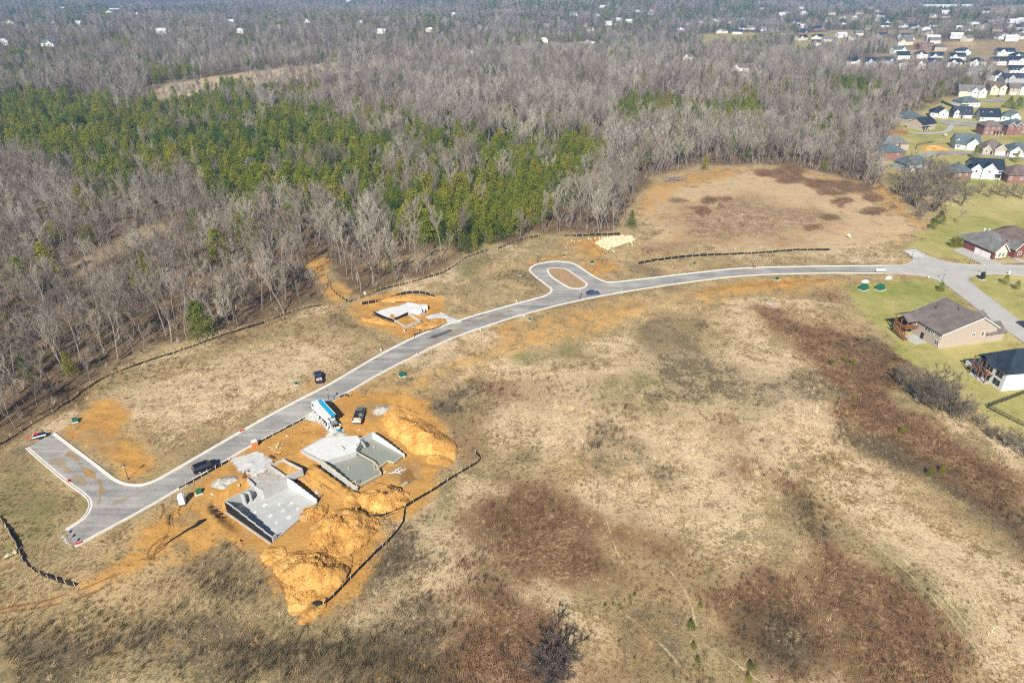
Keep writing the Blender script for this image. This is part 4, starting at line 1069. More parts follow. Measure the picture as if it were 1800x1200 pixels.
for i, (lb, px, py, w, d, a, wm, rm, hw) in enumerate(MID):
    p = W(px, py); w *= .86; d *= .85
    g = [(random.choice((-1, 1)) * w * .22, w * .3, 1.0, hw, 2.4, wm)] if i % 5 != 3 else []
    house(lb, p + Vector((0, d / 2, 0)), w, d, math.radians(a), hw, 'gx' if i % 3 else 'hip', 3.6, wm, rm, gables=g, wins=two(4, w * .85) + two(3, w * .8, 1.6), group='houses of the far estate')

FARH = [  # px, py, width, wall, roof, words
 (1035,77,26,'w_cream','r_dark','large gabled house on a lawn above the grey wood, centre top'), (1171,119,17,'w_white','r_dark','white house by a pale sycamore above the wood'), (1211,106,17,'w_beige','r_brown','beige house beside the small lawn above the wood'),
 (1302,126,26,'w_white','r_brown','low white house with brown roof standing alone in the grey wood'), (1270,59,30,'w_cream','r_grey','cream row of house gables on the long far lawn'), (1343,55,18,'w_white','r_grey','white house at the right end of the long far lawn'),
 (1121,24,24,'w_white','r_pale','white buildings left of the red roof on the far rise'), (1146,22,18,'w_white','r_red','building with bright red roof on the far rise'), (1086,38,24,'w_paleblue','r_pale','pale blue house left of a white shed in the far wood'),
 (1106,41,20,'w_white','r_pale','white shed in the far wood'), (1197,57,20,'w_brick','r_pale','pinkish brick house in the middle of the far wood'), (1302,36,16,'w_white','r_dark','white house beside tall evergreens on the far slope'), (956,75,18,'w_white','r_pale','white house left of the lawn with the large gabled house'),
 (1260,28,22,'w_white','r_grey','long pale roof on the far right slope'), (1284,43,18,'w_cream','r_grey','cream house on the far right slope'), (1031,38,14,'w_orange','r_brown','orange brown house in the far wood'), (960,48,20,'w_brick','r_grey','brick house among dark evergreens, top centre'),
 (1038,54,20,'w_cream','r_brown','low cream house in a gap of the far wood'), (1050,29,12,'w_white','r_teal','small pale hut near the top centre'), (539,41,22,'w_white','r_grey','grey white house alone in the far left wood'), (634,44,18,'w_white','r_pale','white house beside a dark evergreen, upper left of centre'),
 (671,60,20,'w_white','r_pale','white house in the wood above the long tan field'), (755,57,20,'w_cream','r_pale','pale house in the wood, upper centre left'), (825,99,18,'w_white','r_grey','house with grey roof at the right end of the long tan field'), (490,51,16,'w_beige','r_brown','beige house beside low evergreens, upper left'),
 (797,29,16,'w_white','r_pale','white house near the top, left of centre'), (612,3,34,'w_white','r_pale','long white building at the top edge, left of centre'), (282,60,19,'w_white','r_pale','bright white house with pale roof in the left wood'), (92,42,20,'w_beige','r_brown','beige house in the upper left wood'),
 (137,46,20,'w_paleblue','r_pale','pale blue house beside a green tree, upper left'), (13,43,30,'w_cream','r_brown','cream house at the left edge near the top'), (85,82,24,'w_white','r_teal','house with white gable and blue grey roof at the left'), (5,80,16,'w_white','r_pale','white house at the left edge above the wood'),
 (241,27,26,'w_white','r_dark','white barn with dark doors on the far left'), (191,26,20,'w_cream','r_pale','low cream barn left of the white barn'), (405,42,24,'w_grey','r_pale','grey house with pale roof on the far left slope'), (105,8,34,'w_white','r_pale','white buildings at the top left'), (195,3,60,'w_white','r_pale','row of bright white roofs at the top edge, left'),
 (422,59,16,'w_white','r_pale','small white house near evergreens, upper left'), (1410,18,26,'w_white','r_pale','white house with clear yard near the top right'), (1414,26,26,'w_white','r_pale','white long house under the clear yard near the top right'), (1480,33,22,'w_cream','r_brown','cream house with brown roof, top right'), (1504,35,18,'w_cream','r_pale','pale gabled house right of the cream one, top right'),
 (1412,62,24,'w_brick','r_navy','red brick house with navy roof left of the clearing'), (1440,54,34,'w_brick','r_navy','large navy roofed brick house in the clearing'), (1410,71,24,'w_cream','r_navy','lower left house of the clearing group'), (1441,70,30,'w_cream','r_navy','wide navy roofed house at the lower side of the clearing'), (1436,80,18,'w_white','r_dark','white house hidden among the trees below the clearing'),
 (1543,39,18,'w_white','r_grey','white gabled house left of the far right estate'), (1562,43,17,'w_white','r_dark','white house with two gables in the far right estate'), (1581,44,20,'w_brick','r_grey','pink brick house in the far right estate'), (1600,39,22,'w_brick','r_brown','brick house with brown roof in the far right estate'), (1590,49,20,'w_white','r_grey','white house in front of the far brick houses'),
 (1609,51,24,'w_grey','r_dark','grey house with dark roof in the far right estate'), (1655,15,110,'w_white','r_pale','long white warehouse at the top right'), (1701,14,40,'w_paleblue','r_pale','small pale warehouse right of the long white one'), (1688,54,24,'w_grey','r_pale','grey house with pale roof, right'), (1683,68,22,'w_white','r_pale','white house above the far row, right'),
 (1704,56,18,'w_white','r_grey','small white house right of the pale grey roof'), (1724,52,24,'w_beige','r_grey','beige house with grey roof near the right edge'), (1765,69,24,'w_white','r_grey','white house with small gable near the right edge'), (1790,69,22,'w_cream','r_brown','cream house at the right edge, upper part'), (1795,43,24,'w_white','r_pale','white house at the right edge near the top'), (1744,44,24,'w_brick','r_grey','pale brick house near the right edge'),
 (1660,40,22,'w_brick','r_brown','brick house with brown roof below the warehouse'), (1640,33,20,'w_cream','r_grey','cream house left below the warehouse'), (1757,33,22,'w_tan','r_grey','tan house on the far slope right of the warehouse'), (1778,50,20,'w_cream','r_grey','cream house between two trees near the right edge'), (1632,62,20,'w_beige','r_grey','beige house above the long red brick one')]
for i, (px, py, w, wm, rm, words) in enumerate(FARH):
    w = w * (.72 if w < 60 else .9); p = W(px, py); d = min(w * .6, 14); hw = 4.2 if w < 60 else 7
    a = random.uniform(-20, 20) if w < 60 else 4
    g = [(w * .2 * random.choice((-1, 1)), w * .32, 1.0, hw, 2.6, wm)] if w < 50 else []
    house(words, p + Vector((0, d / 2, 0)), w, d, math.radians(a), hw, 'gx' if i % 2 else 'hip', 3.4 if w < 60 else 2, wm, rm, gables=g, wins=two(3, w * .7, 2.2), group='scattered far houses')

for i in range(58):
    x, y = RNG.uniform(1370, 1800), RNG.uniform(16, 78)
    if i > 44: x, y = RNG.uniform(1000, 1370), RNG.uniform(14, 62)
    p = W(x, y)
    if any(math.hypot(p.x - h_[0], p.y - h_[1]) < h_[3] + 14 for h_ in HOUSES): continue
    wm, rm, wd_ = [('w_white', 'r_pale', 'white with pale roof'), ('w_cream', 'r_grey', 'cream with grey roof'), ('w_tan', 'r_brown', 'tan with brown roof'), ('w_white', 'r_dark', 'white with dark roof')][i % 4]
    w = RNG.uniform(12, 18)
    house(f'tiny distant house, {wd_}, {"among the trees of the far right estate" if i <= 44 else "in the far wood at the centre top"}', p, w, 10, math.radians(RNG.uniform(-30, 30)), 4.4, 'gx', 3.2, wm, rm, group='tiny distant houses')
# ------------------------------------------------------------------ vegetation
def leaf_mat(name, stops, rand=.6, scale=1.2, attr=None, rough=.9, trans=0):
    m = NT(name)
    oi = m.n('ObjectInfo')
    pos = m.n('TexCoord').outputs['Object']
    a = m.noise(pos, scale, 3)
    stand = m.noise(oi.outputs['Location'], .022, 3)          # neighbouring plants are alike
    rnd = m.math('ADD', m.math('MULTIPLY', oi.outputs['Random'], .55), m.math('MULTIPLY', m.math('ADD', m.math('MULTIPLY', m.math('SUBTRACT', stand, .5), 2.2), .5), .45))
    f = m.math('ADD', m.math('MULTIPLY', rnd, rand), m.math('MULTIPLY', a, 1 - rand))
    c = m.ramp(f, stops)
    if attr:
        tn = m.n('Attribute', attribute_type='INSTANCER', attribute_name='tint')
        c = m.mix(m.math('ADD', .55, m.math('MULTIPLY', a, .0)), tn.outputs['Color'], tn.outputs['Color'])
        br = m.n('MapRange'); m.l(f, br.inputs[0]); br.inputs[1].default_value = .15; br.inputs[2].default_value = .85; br.inputs[3].default_value = .62; br.inputs[4].default_value = 1.45
        q = m.n('Mix', data_type='RGBA', blend_type='MULTIPLY'); q.inputs[0].default_value = 1
        m.l(c, q.inputs[6]); m.l(br.outputs[0], q.inputs[7]); c = q.outputs[2]
    m.l(c, m.b.inputs['Base Color'])
    m.b.inputs['Roughness'].default_value = rough; m.b.inputs['Specular IOR Level'].default_value = .1
    if trans:
        tl = m.n('BsdfTranslucent'); m.l(c, tl.inputs[0])
        mx = m.n('MixShader'); mx.inputs[0].default_value = trans
        m.l(m.b.outputs[0], mx.inputs[1]); m.l(tl.outputs[0], mx.inputs[2]); m.l(mx.outputs[0], m.t.nodes['Material Output'].inputs[0])
    return m.mat
M['bark'] = leaf_mat('pale_bark', [(.15, (.13, .11, .085)), (.5, (.23, .20, .16)), (.72, (.34, .305, .25)), (.9, (.58, .54, .46))], .8)
M['twig'] = leaf_mat('bare_twigs', [(.15, (.14, .112, .085)), (.4, (.265, .222, .175)), (.62, (.375, .328, .268)), (.85, (.54, .495, .42))], .78)
M['twig_mid'] = leaf_mat('grey_brown_twigs', [(.1, (.11, .09, .065)), (.5, (.20, .17, .125)), (.9, (.31, .27, .20))], .6)
M['twig_dark'] = leaf_mat('dark_bare_twigs', [(.1, (.06, .048, .04)), (.5, (.10, .08, .068)), (.9, (.16, .13, .11))], .5)
M['cedar'] = leaf_mat('evergreen_foliage', [(.18, (.05, .10, .012)), (.36, (.155, .205, .016)), (.56, (.26, .28, .02)), (.74, (.33, .30, .022)), (.92, (.38, .22, .03))], .66, .5, trans=.4)
M['cedar_bark'] = leaf_mat('evergreen_bark', [(.1, (.10, .07, .05)), (.9, (.2, .15, .11))])
M['tuft'] = leaf_mat('dry_grass_blades', [(0, (1, 1, 1)), (1, (1, 1, 1))], .8, 2.0, 'tint')

class TB:
    """tree builder: tapered three sided limbs and flat twigs"""
    def __init__(s): s.v = []; s.f = []; s.m = []
    def limb(s, pts, rads, m=0, n=4):
        base = len(s.v)
        for i, p in enumerate(pts):
            d = (pts[min(i + 1, len(pts) - 1)] - pts[max(i - 1, 0)])
            d = d / (np.linalg.norm(d) + 1e-9)
            a = np.cross(d, (0.31, .95, .05)); a /= np.linalg.norm(a) + 1e-9
            b = np.cross(a, d)
            for k in range(n):
                t = 2 * PI * k / n
                s.v.append(p + rads[i] * (math.cos(t) * a + math.sin(t) * b))
        for i in range(len(pts) - 1):
            for k in range(n):
                s.f.append((base + i * n + k, base + i * n + (k + 1) % n, base + (i + 1) * n + (k + 1) % n, base + (i + 1) * n + k)); s.m.append(m)
    def twig(s, p, d, L, w, r):
        side = np.cross(d, r.normal(size=3)); side /= np.linalg.norm(side) + 1e-9
        q = p + d * L
        base = len(s.v)
        s.v += [p - side * w / 2, p + side * w / 2, q]
        s.f.append((base, base + 1, base + 2)); s.m.append(1)
def norm(v): return v / (np.linalg.norm(v) + 1e-9)

def bare_tree(seed, H=1.0, fork=.4, spread=.5, twigs=2300, lean=0.0, multi=1, tw=.0025, limbs=9):
    """unit height tree; returns (trunk mesh, crown mesh)"""
    r = np.random.default_rng(seed)
    tr, cr = TB(), TB()
    tips = []
    def grow_(p, d, L, rad, lev, tb):
        n = 4
        pts = [p]; dd = d.copy()
        for i in range(n):
            dd = norm(dd + r.normal(size=3) * .11 + np.array([0, 0, .05]))
            pts.append(pts[-1] + dd * L / n)
        rads = [rad * (1 - .62 * i / n) for i in range(n + 1)]
        tb.limb(pts, rads, 0 if lev < 2 - (seed % 2) else 1, 5 if lev == 0 else 3)
        if lev >= 2:
            tips.append((pts, L)); return
        kids = limbs if lev == 0 else r.integers(4, 6)
        for k in range(kids):
            f = (fork + (1 - fork) * (k + r.random()) / kids) if lev == 0 else .25 + .75 * (k + r.random()) / kids
            x = min(f, .999) * n; i = int(x)
            q = pts[i] + (pts[i + 1] - pts[i]) * (x - i)
            az = r.random() * 2 * PI if lev else (k * 2.4 + r.random())
            side = np.array([math.cos(az), math.sin(az), .0])
            loc = norm(pts[i + 1] - pts[i])
            a = spread * (1.15 - .5 * f) * r.uniform(.8, 1.3)
            d2 = norm(loc * math.cos(a) + side * math.sin(a) + np.array([0, 0, .18]))
            L2 = L * (.52 if lev == 0 else .5) * r.uniform(.7, 1.2) * (1.1 - .45 * f)
            grow_(q, d2, L2, rads[i] * (.40 if lev == 0 else .45), lev + 1, tr if lev == 0 and rad > .006 else cr)
        tips.append((pts[-2:], L * .3))
    for mth in range(multi):
        a = r.random() * 2 * PI
        off = np.array([math.cos(a), math.sin(a), 0]) * (.02 * (multi > 1))
        d = norm(np.array([lean + .14 * (multi > 1) * math.cos(a), .14 * (multi > 1) * math.sin(a), 1.0]))
        grow_(off + np.array([0, 0, -.02]), d, .93 * H * (1 if mth == 0 else r.uniform(.75, 1)), .0125 * H / (1 + .25 * (multi > 1)), 0, tr)
    per = max(1, twigs // len(tips))
    for pts, L in tips:
        for k in range(per):
            f = r.random() ** .7
            x = f * (len(pts) - 1) * .999; i = int(x)
            q = pts[i] + (pts[i + 1] - pts[i]) * (x - i)
            loc = norm(pts[i + 1] - pts[i])
            d = norm(loc * .8 + r.normal(size=3) * .55 + np.array([0, 0, .25]))
            cr.twig(q, d, r.uniform(.03, .075) * H, tw * r.uniform(.7, 1.3), r)
    zt = max(p[2] for p in (cr.v + tr.v))
    out = []
    for nm, t in (('trunk', tr), ('crown', cr)):
        me = bpy.data.meshes.new(nm)
        me.from_pydata([tuple(p / zt) for p in t.v], [], t.f)
        me.materials.append(M['bark']); me.materials.append(M['twig'])
        me.polygons.foreach_set('material_index', t.m); me.update()
        out.append(me)
    return out

def evergreen(seed, R=.24, n=1100, leaf=.038, lo=.06, power=.75):
    r = np.random.default_rng(seed)
    t = TB(); t.limb([np.array([0, 0, -.02]), np.array([.01, 0, .5]), np.array([0, .01, .95])], [.016, .011, .003], 0, 5)
    clumps = []
    for k in range(46):
        z = lo + (.97 - lo) * ((k + r.random()) / 46)
        rad = R * ((1 - z) ** power) * r.uniform(.65, 1.12) + .012
        a = k * 2.4 + r.random() * .8
        clumps.append((np.array([math.cos(a) * rad, math.sin(a) * rad, z]), .055 + .06 * (1 - z)))
    V = []; Fc = []
    per = n // len(clumps)
    for c, s in clumps:
        for i in range(per):
            q = c * np.array([1, 1, 1]) + r.normal(size=3) * s * np.array([.62, .62, .55])
            out = norm(np.array([q[0], q[1], .12]) + r.normal(size=3) * .35)
            u = norm(np.cross(out, r.normal(size=3))); v = np.cross(out, u)
            L = leaf * r.uniform(.6, 1.35)
            b = len(V)
            V += [q - u * L * .5, q + v * L * .42, q + u * L * .5 + out * L * .25, q - v * L * .42]
            Fc.append((b, b + 1, b + 2, b + 3))
    zt = max(p[2] for p in V)
    m1 = bpy.data.meshes.new('trunk'); m1.from_pydata([tuple(p / zt) for p in t.v], [], t.f); m1.materials.append(M['cedar_bark']); m1.update()
    m2 = bpy.data.meshes.new('crown'); m2.from_pydata([tuple(p / zt) for p in V], [], Fc); m2.materials.append(M['cedar']); m2.update()
    return m1, m2

BARE = [bare_tree(1, fork=.42, spread=.55, limbs=8, twigs=2600), bare_tree(2, fork=.5, spread=.5, limbs=9, twigs=1200), bare_tree(3, fork=.34, spread=.72, limbs=9, twigs=1500), bare_tree(4, fork=.45, spread=.6, lean=.12, twigs=900, tw=.003),
        bare_tree(5, fork=.5, spread=.45, multi=2, limbs=6), bare_tree(6, fork=.28, spread=.85, limbs=10), bare_tree(7, fork=.55, spread=.42, lean=-.1, limbs=7), bare_tree(8, fork=.35, spread=.65, multi=2, limbs=7)]
BARE_WORDS = ['forked', 'straight', 'broad crowned', 'leaning', 'twin stemmed', 'wide spreading', 'slender', 'bushy']
BUSH = [bare_tree(31, fork=.10, spread=.6, twigs=2600, multi=5, limbs=6, tw=.006), bare_tree(32, fork=.12, spread=.7, twigs=2600, multi=6, limbs=5, tw=.006), bare_tree(33, fork=.15, spread=.55, twigs=2600, multi=5, limbs=6, tw=.006)]
for pr_ in BUSH:
    for me_ in pr_:
        me_.materials.clear(); me_.materials.append(M['twig_mid']); me_.materials.append(M['twig_mid'])
EVER = [evergreen(11), evergreen(12, .29, 1200, .04, .04, .6), evergreen(13, .20, 1000, .036, .08, .95), evergreen(14, .33, 1250, .042, .10, .55), evergreen(15, .26, 1000, .04, .03, .8)]
EVER_WORDS = ['conical', 'rounded', 'narrow', 'broad', 'ragged']

def hidden_proto(name, me):
    # a mesh holder read by the geometry nodes below; not linked to the scene
    return bpy.data.objects.new(name, me)
def shrub_mesh(seed, n=70, w=.012):
    r = np.random.default_rng(seed); t = TB()
    for k in range(9):
        a = r.random() * 2 * PI; d = norm(np.array([math.cos(a) * .5, math.sin(a) * .5, 1]))
        p = np.zeros(3); pts = [p]
        for i in range(3):
            d = norm(d + r.normal(size=3) * .15); pts.append(pts[-1] + d * .25)
        t.limb(pts, [.012, .009, .006, .003], 0, 3)
        for j in range(n // 9):
            x = (r.random() ** .6) * 2.99; i = int(x); q = pts[i] + (pts[i + 1] - pts[i]) * (x - i)
            t.twig(q, norm(norm(pts[i + 1] - pts[i]) + r.normal(size=3) * .6 + np.array([0, 0, .3])), r.uniform(.12, .32), w, r)
    me = bpy.data.meshes.new('shrub'); me.from_pydata([tuple(p) for p in t.v], [], t.f); me.update()
    return me
def tuft_mesh(seed, n=22, w=.05, h=1.0, lean=.5, lie=.25):
    r = np.random.default_rng(seed); V = []; Fc = []
    for k in range(n):
        a = r.random() * 2 * PI; rad = r.random() * .45
        p = np.array([math.cos(a) * rad, math.sin(a) * rad, -.03])
        d = norm(np.array([r.normal() * lean + lie, r.normal() * lean + lie * .5, 1.0])); L = h * r.uniform(.5, 1.1)
        s = norm(np.cross(d, r.normal(size=3))) * w / 2
        q = p + d * L * .6; e = q + norm(d + np.array([.45 * r.normal(), .45 * r.normal(), -.35])) * L * .5
        b = len(V); V += [p - s, p + s, q + s * .7, q - s * .7, e]
        Fc += [(b, b + 1, b + 2, b + 3), (b + 3, b + 2, b + 4)]
    me = bpy.data.meshes.new('tuft'); me.from_pydata([tuple(p) for p in V], [], Fc); me.update()
    return me

def scatter(name, pts, scl, rot, idx, protos, tint=None):
    """many copies of prototype meshes on points, by geometry nodes: ONE object of kind stuff"""
    me = bpy.data.meshes.new(name)
    me.vertices.add(len(pts)); me.vertices.foreach_set('co', np.ascontiguousarray(pts, np.float32).ravel())
    for nm, ty, arr in (('sc', 'FLOAT', scl), ('rz', 'FLOAT', rot), ('pick', 'INT', idx)):
        a = me.attributes.new(nm, ty, 'POINT'); a.data.foreach_set('value', np.asarray(arr, np.int32 if ty == 'INT' else np.float32))
    if tint is not None:
        a = me.attributes.new('tint', 'FLOAT_COLOR', 'POINT'); a.data.foreach_set('color', np.concatenate([tint, np.ones((len(tint), 1))], 1).astype(np.float32).ravel())
    o = link(name, me)
    g = bpy.data.node_groups.new(name, 'GeometryNodeTree')
    g.interface.new_socket('Geometry', in_out='INPUT', socket_type='NodeSocketGeometry')
    g.interface.new_socket('Geometry', in_out='OUTPUT', socket_type='NodeSocketGeometry')
    N = g.nodes.new; Lk = g.links.new
    gi, go = N('NodeGroupInput'), N('NodeGroupOutput')
    join = N('GeometryNodeJoinGeometry')
    for pr in protos:
        j = N('GeometryNodeJoinGeometry')
        for ob in pr:
            q = N('GeometryNodeObjectInfo'); q.inputs['Object'].default_value = ob; q.transform_space = 'ORIGINAL'
            Lk(q.outputs['Geometry'], j.inputs[0])
        ti = N('GeometryNodeGeometryToInstance'); Lk(j.outputs[0], ti.inputs[0]); Lk(ti.outputs[0], join.inputs[0])
    ip = N('GeometryNodeInstanceOnPoints')
    Lk(gi.outputs[0], ip.inputs['Points']); Lk(join.outputs[0], ip.inputs['Instance'])
    ip.inputs['Pick Instance'].default_value = True
    def at_(nm, ty):
        q = N('GeometryNodeInputNamedAttribute'); q.data_type = ty; q.inputs['Name'].default_value = nm
        return q.outputs[0]
    Lk(at_('pick', 'INT'), ip.inputs['Instance Index'])
    cx = N('ShaderNodeCombineXYZ'); Lk(at_('rz', 'FLOAT'), cx.inputs[2])
    er = N('FunctionNodeEulerToRotation'); Lk(cx.outputs[0], er.inputs[0]); Lk(er.outputs[0], ip.inputs['Rotation'])
    Lk(at_('sc', 'FLOAT'), ip.inputs['Scale'])
    Lk(ip.outputs[0], go.inputs[0])
    md = o.modifiers.new('scatter', 'NODES'); md.node_group = g
    return tag(o, kind='stuff')

# --- where trees stand
def grid(x0, x1, y0, y1, s):
    gx, gy = np.meshgrid(np.arange(x0, x1, s), np.arange(y0, y1, s))
    p = np.stack([gx.ravel(), gy.ravel()], 1)
    return p + RNG.uniform(-.48, .48, p.shape) * s
T = np.vstack([grid(-560, 560, 120, 500, 5.1), grid(-1000, 1000, 500, 1000, 6.8), grid(-2700, 2700, 1000, 2700, 10.8)])
T = T[np.abs(T[:, 0]) < T[:, 1] * .86 + 110]
ins = inside(T, FOREST)
edge = sdist(T, FOREST, 25)
T, edge = T[ins], edge[ins]
ok = np.ones(len(T), bool)
for c in CLEAR: ok &= ~inside(T, c)
ok &= ~(inside(T, OLDPATH) & (RNG.random(len(T)) < .95))
dens = fbm(T[:, 0], T[:, 1], 60, 21)
ok &= (RNG.random(len(T)) < .86 + dens * .5)
T, edge = T[ok], edge[ok]
dist = np.hypot(T[:, 0], T[:, 1])
pxx, pyy = to_px(T[:, 0], T[:, 1], hgt(T[:, 0], T[:, 1]))
CEDAR = [(.34, [(0,118),(150,112),(330,98),(450,96),(460,120),(300,140),(120,165),(0,170)]), (.74, [(330,225),(420,195),(520,192),(600,205),(700,235),(760,262),(840,258),(900,240),(1000,248),(1045,275),(1055,300),(1005,345),(945,392),(880,420),(800,436),(720,425),(650,412),(560,392),(480,380),(430,400),(330,345)]),
         (.72, [(0,215),(60,195),(180,198),(300,188),(420,182),(420,240),(330,350),(200,355),(120,320),(0,305)]),
         (.62, [(1075,238),(1120,215),(1180,208),(1240,203),(1312,205),(1332,232),(1240,245),(1150,255),(1090,270)]), (.6, [(90,176),(180,146),(380,122),(410,146),(270,166),(190,182)]),
         (.8, [(1420,184),(1500,170),(1540,180),(1470,195)]), (.12, [(90,640),(210,600),(220,650),(140,695)]), (.5, [(700,395),(800,380),(830,420),(760,440)]), (.35, [(850,95),(1100,85),(1120,105),(860,120)]), (.3, [(1290,95),(1400,90),(1420,120),(1300,125)])]
pc = np.full(len(T), .03)
pc[pyy < 160] = .07; pc[pyy < 90] = .2; pc[pyy < 50] = .3
for v, poly in CEDAR:
    d = sdist(np.stack([pxx, pyy + 16 - 24 * ss(300, 400, pyy)], 1), poly, 40)
    nz = fbm(T[:, 0], T[:, 1], 55, 31) * 75
    pc = np.maximum(pc, v * ss(-6, 6, d + nz * .5))
pc = np.clip(pc + (pc > .2) * fbm(T[:, 0], T[:, 1], 34, 41) * 1.5, 0, .97)
isc = RNG.random(len(T)) < pc
ht = np.where(isc, RNG.uniform(7.5, 15.5, len(T)), RNG.uniform(10, 22, len(T)) * (1 + .5 * fbm(T[:, 0], T[:, 1], 120, 51)))
ht *= np.where(~isc & (pc > .4), .80, 1)
ht *= np.where(edge < 5, RNG.uniform(.65, 1.0, len(T)), 1)
ht = np.where(dist > 1100, ht * 1.05, ht)
zt = hgt(T[:, 0], T[:, 1])
# trees between the camera and a house stay below the line of sight to it, as the cleared yards do in the photograph
for (hx, hy, hz, hwid) in HOUSES:
    L = math.hypot(hx, hy)
    ux_, uy_ = hx / L, hy / L
    s = T[:, 0] * ux_ + T[:, 1] * uy_
    lat = np.abs(T[:, 0] * -uy_ + T[:, 1] * ux_) * (L / np.maximum(s, 1))
    k = (s < L + 1) & (s > L * .5) & (lat < hwid * .7)
    zl = CAM_H + (hz - CAM_H) * s / L
    cap = np.maximum(zl - zt, .8)
    ht = np.where(k, np.minimum(ht, cap * RNG.uniform(.85, 1.4, len(T))), ht)
    ht = np.where((np.hypot(T[:, 0] - hx, T[:, 1] - hy) < hwid + 3), 0, ht)
keep = ht > 1.5
T, isc, ht, zt, dist, pxx, pyy, edge = (a[keep] for a in (T, isc, ht, zt, dist, pxx, pyy, edge))
zt = pit(T[:, 0], T[:, 1]) * (dist < 400) + zt * (dist >= 400)
rot = RNG.uniform(0, 2 * PI, len(T))
pk = RNG.integers(0, len(BARE), len(T)); pk = np.where(isc, RNG.integers(0, len(EVER), len(T)), pk)

# --- landmarks used to say where a tree stands
MARKS = [(45,740,'above the end of the left road stub'),(140,690,'behind the silt fence near the left edge'),(230,640,'behind the silt fence left of the meadow'),(330,605,'at the left wood edge behind the silt fence'),(430,575,'behind the silt fence left of the grassy gap'),
 (520,545,'left of the grassy gap in the wood'),(610,500,'right of the grassy gap in the wood'),(640,510,'behind the fence above the smallest foundation'),(700,490,'in the thin belt above the smallest foundation'),(770,465,'at the right end of the thin belt'),
 (840,440,'at the wood edge left of the turning loop'),(920,415,'at the wood edge above the turning loop'),(1000,408,'behind the pale stone bed'),(1080,400,'at the wood corner right of the stone bed'),(1120,345,'at the left side of the upper tan field'),
 (1180,300,'by the brush heap at the upper field'),(1280,290,'along the top of the upper tan field'),(1400,290,'along the far edge of the upper tan field'),(1500,315,'at the upper right corner of the upper field'),(100,600,'deep in the left wood'),(220,560,'inside the left wood'),
 (150,480,'beside the old path in the left wood'),(300,500,'in the middle of the left wood'),(400,500,'inside the wood left of the grassy gap'),(470,470,'above the grassy gap'),(580,440,'between the evergreens and the grassy gap'),(700,440,'by the small clearing'),(800,420,'under the evergreens by the small clearing'),
 (900,380,'in the wood below the evergreen stand'),(1000,350,'right of the evergreen stand'),(1060,320,'in the grey wood right of the evergreens'),(300,420,'just below the evergreen stand at left'),(50,430,'in the wood at the far left edge'),(550,380,'in the lower part of the evergreen stand'),(700,360,'in the middle of the evergreen stand'),
 (850,330,'in the right part of the evergreen stand'),(950,290,'at the upper right of the evergreen stand')]
def where_words(x, y):
    if 200 < y < 425 and 330 < x < 1070 and y < 430 - (x < 480) * 60:
        row = ['on the upper rim', 'in the upper part', 'in the middle', 'in the lower part', 'on the lower rim'][int(min(4, max(0, (y - 235) // 38)))]
        colm = ['left end', 'left', 'left of centre', 'near centre', 'right of centre', 'right', 'far right', 'right end'][int(min(7, (x - 330) // 92))]
        return f'{row} of the evergreen stand, {colm}'
    return min(MARKS, key=lambda m: (m[0] - x) ** 2 + ((m[1] - y) * 1.6) ** 2)[2]
inview = (pxx > -10) & (pxx < 1810) & (pyy < 1150)
order = np.argsort(dist)
def pick_ind(mask, n):
    k = [i for i in order if mask[i] and inview[i]]
    return np.array(k[:n])
# bare trees nearest the viewer and along the front of the wood come first
score = dist - np.where(edge < 9, 160, 0) - ht * 4
order = np.argsort(score)
ib, ie = pick_ind(~isc, 295), pick_ind(isc, 285)
for sel, nm, protos, words, cat, grp in ((ib, 'bare_tree', BARE, BARE_WORDS, 'bare tree', 'bare trees of the wood'), (ie, 'evergreen_tree', EVER, EVER_WORDS, 'evergreen tree', 'evergreens of the wood')):
    hs = np.sort(ht[sel]); q1, q2 = hs[len(hs) // 3], hs[2 * len(hs) // 3]
    for i in sel:
        size = 'short' if ht[i] < q1 else ('tall' if ht[i] > q2 else 'middling')
        kind = 'leafless tree' if nm == 'bare_tree' else 'evergreen'
        t = thing(nm, f'{size} {words[pk[i]]} {kind} {where_words(pxx[i], pyy[i])}', cat, (T[i, 0], T[i, 1], zt[i] - .1), rot[i], grp, ht[i])
        link('trunk', protos[pk[i]][0], t); link('crown', protos[pk[i]][1], t)
rest = np.ones(len(T), bool); rest[ib] = False; rest[ie] = False
pb = [[hidden_proto('trunk', a), hidden_proto('crown', b)] for a, b in BARE]
pe = [[hidden_proto('trunk', a), hidden_proto('crown', b)] for a, b in EVER]
for mask, nm, pr in ((rest & ~isc, 'bare_woodland', pb), (rest & isc, 'evergreen_woodland', pe)):
    k = np.where(mask)[0]
    scatter(nm, np.stack([T[k, 0], T[k, 1], zt[k] - .1], 1), ht[k], rot[k], pk[k], pr)
print('trees', len(T), 'near bare', len(ib), 'evergreen', len(ie))

# undergrowth on the wood floor
U = grid(-330, 420, 130, 480, 3.1)
U = U[(np.abs(U[:, 0]) < U[:, 1] * .86 + 60) & inside(U, FOREST)]
okU = np.ones(len(U), bool)
for c in CLEAR[:2]: okU &= ~inside(U, c)
okU &= RNG.random(len(U)) < .62 + fbm(U[:, 0], U[:, 1], 20, 3)
U = U[okU]
SH = [shrub_mesh(s) for s in (1, 2, 3)]
for s_ in SH: s_.materials.append(M['twig'])
shp = [[hidden_proto('shrub', s_)] for s_ in SH]
scatter('undergrowth', np.stack([U[:, 0], U[:, 1], pit(U[:, 0], U[:, 1])], 1), RNG.uniform(1.2, 4.2, len(U)), RNG.uniform(0, 6.28, len(U)), RNG.integers(0, 3, len(U)), shp)

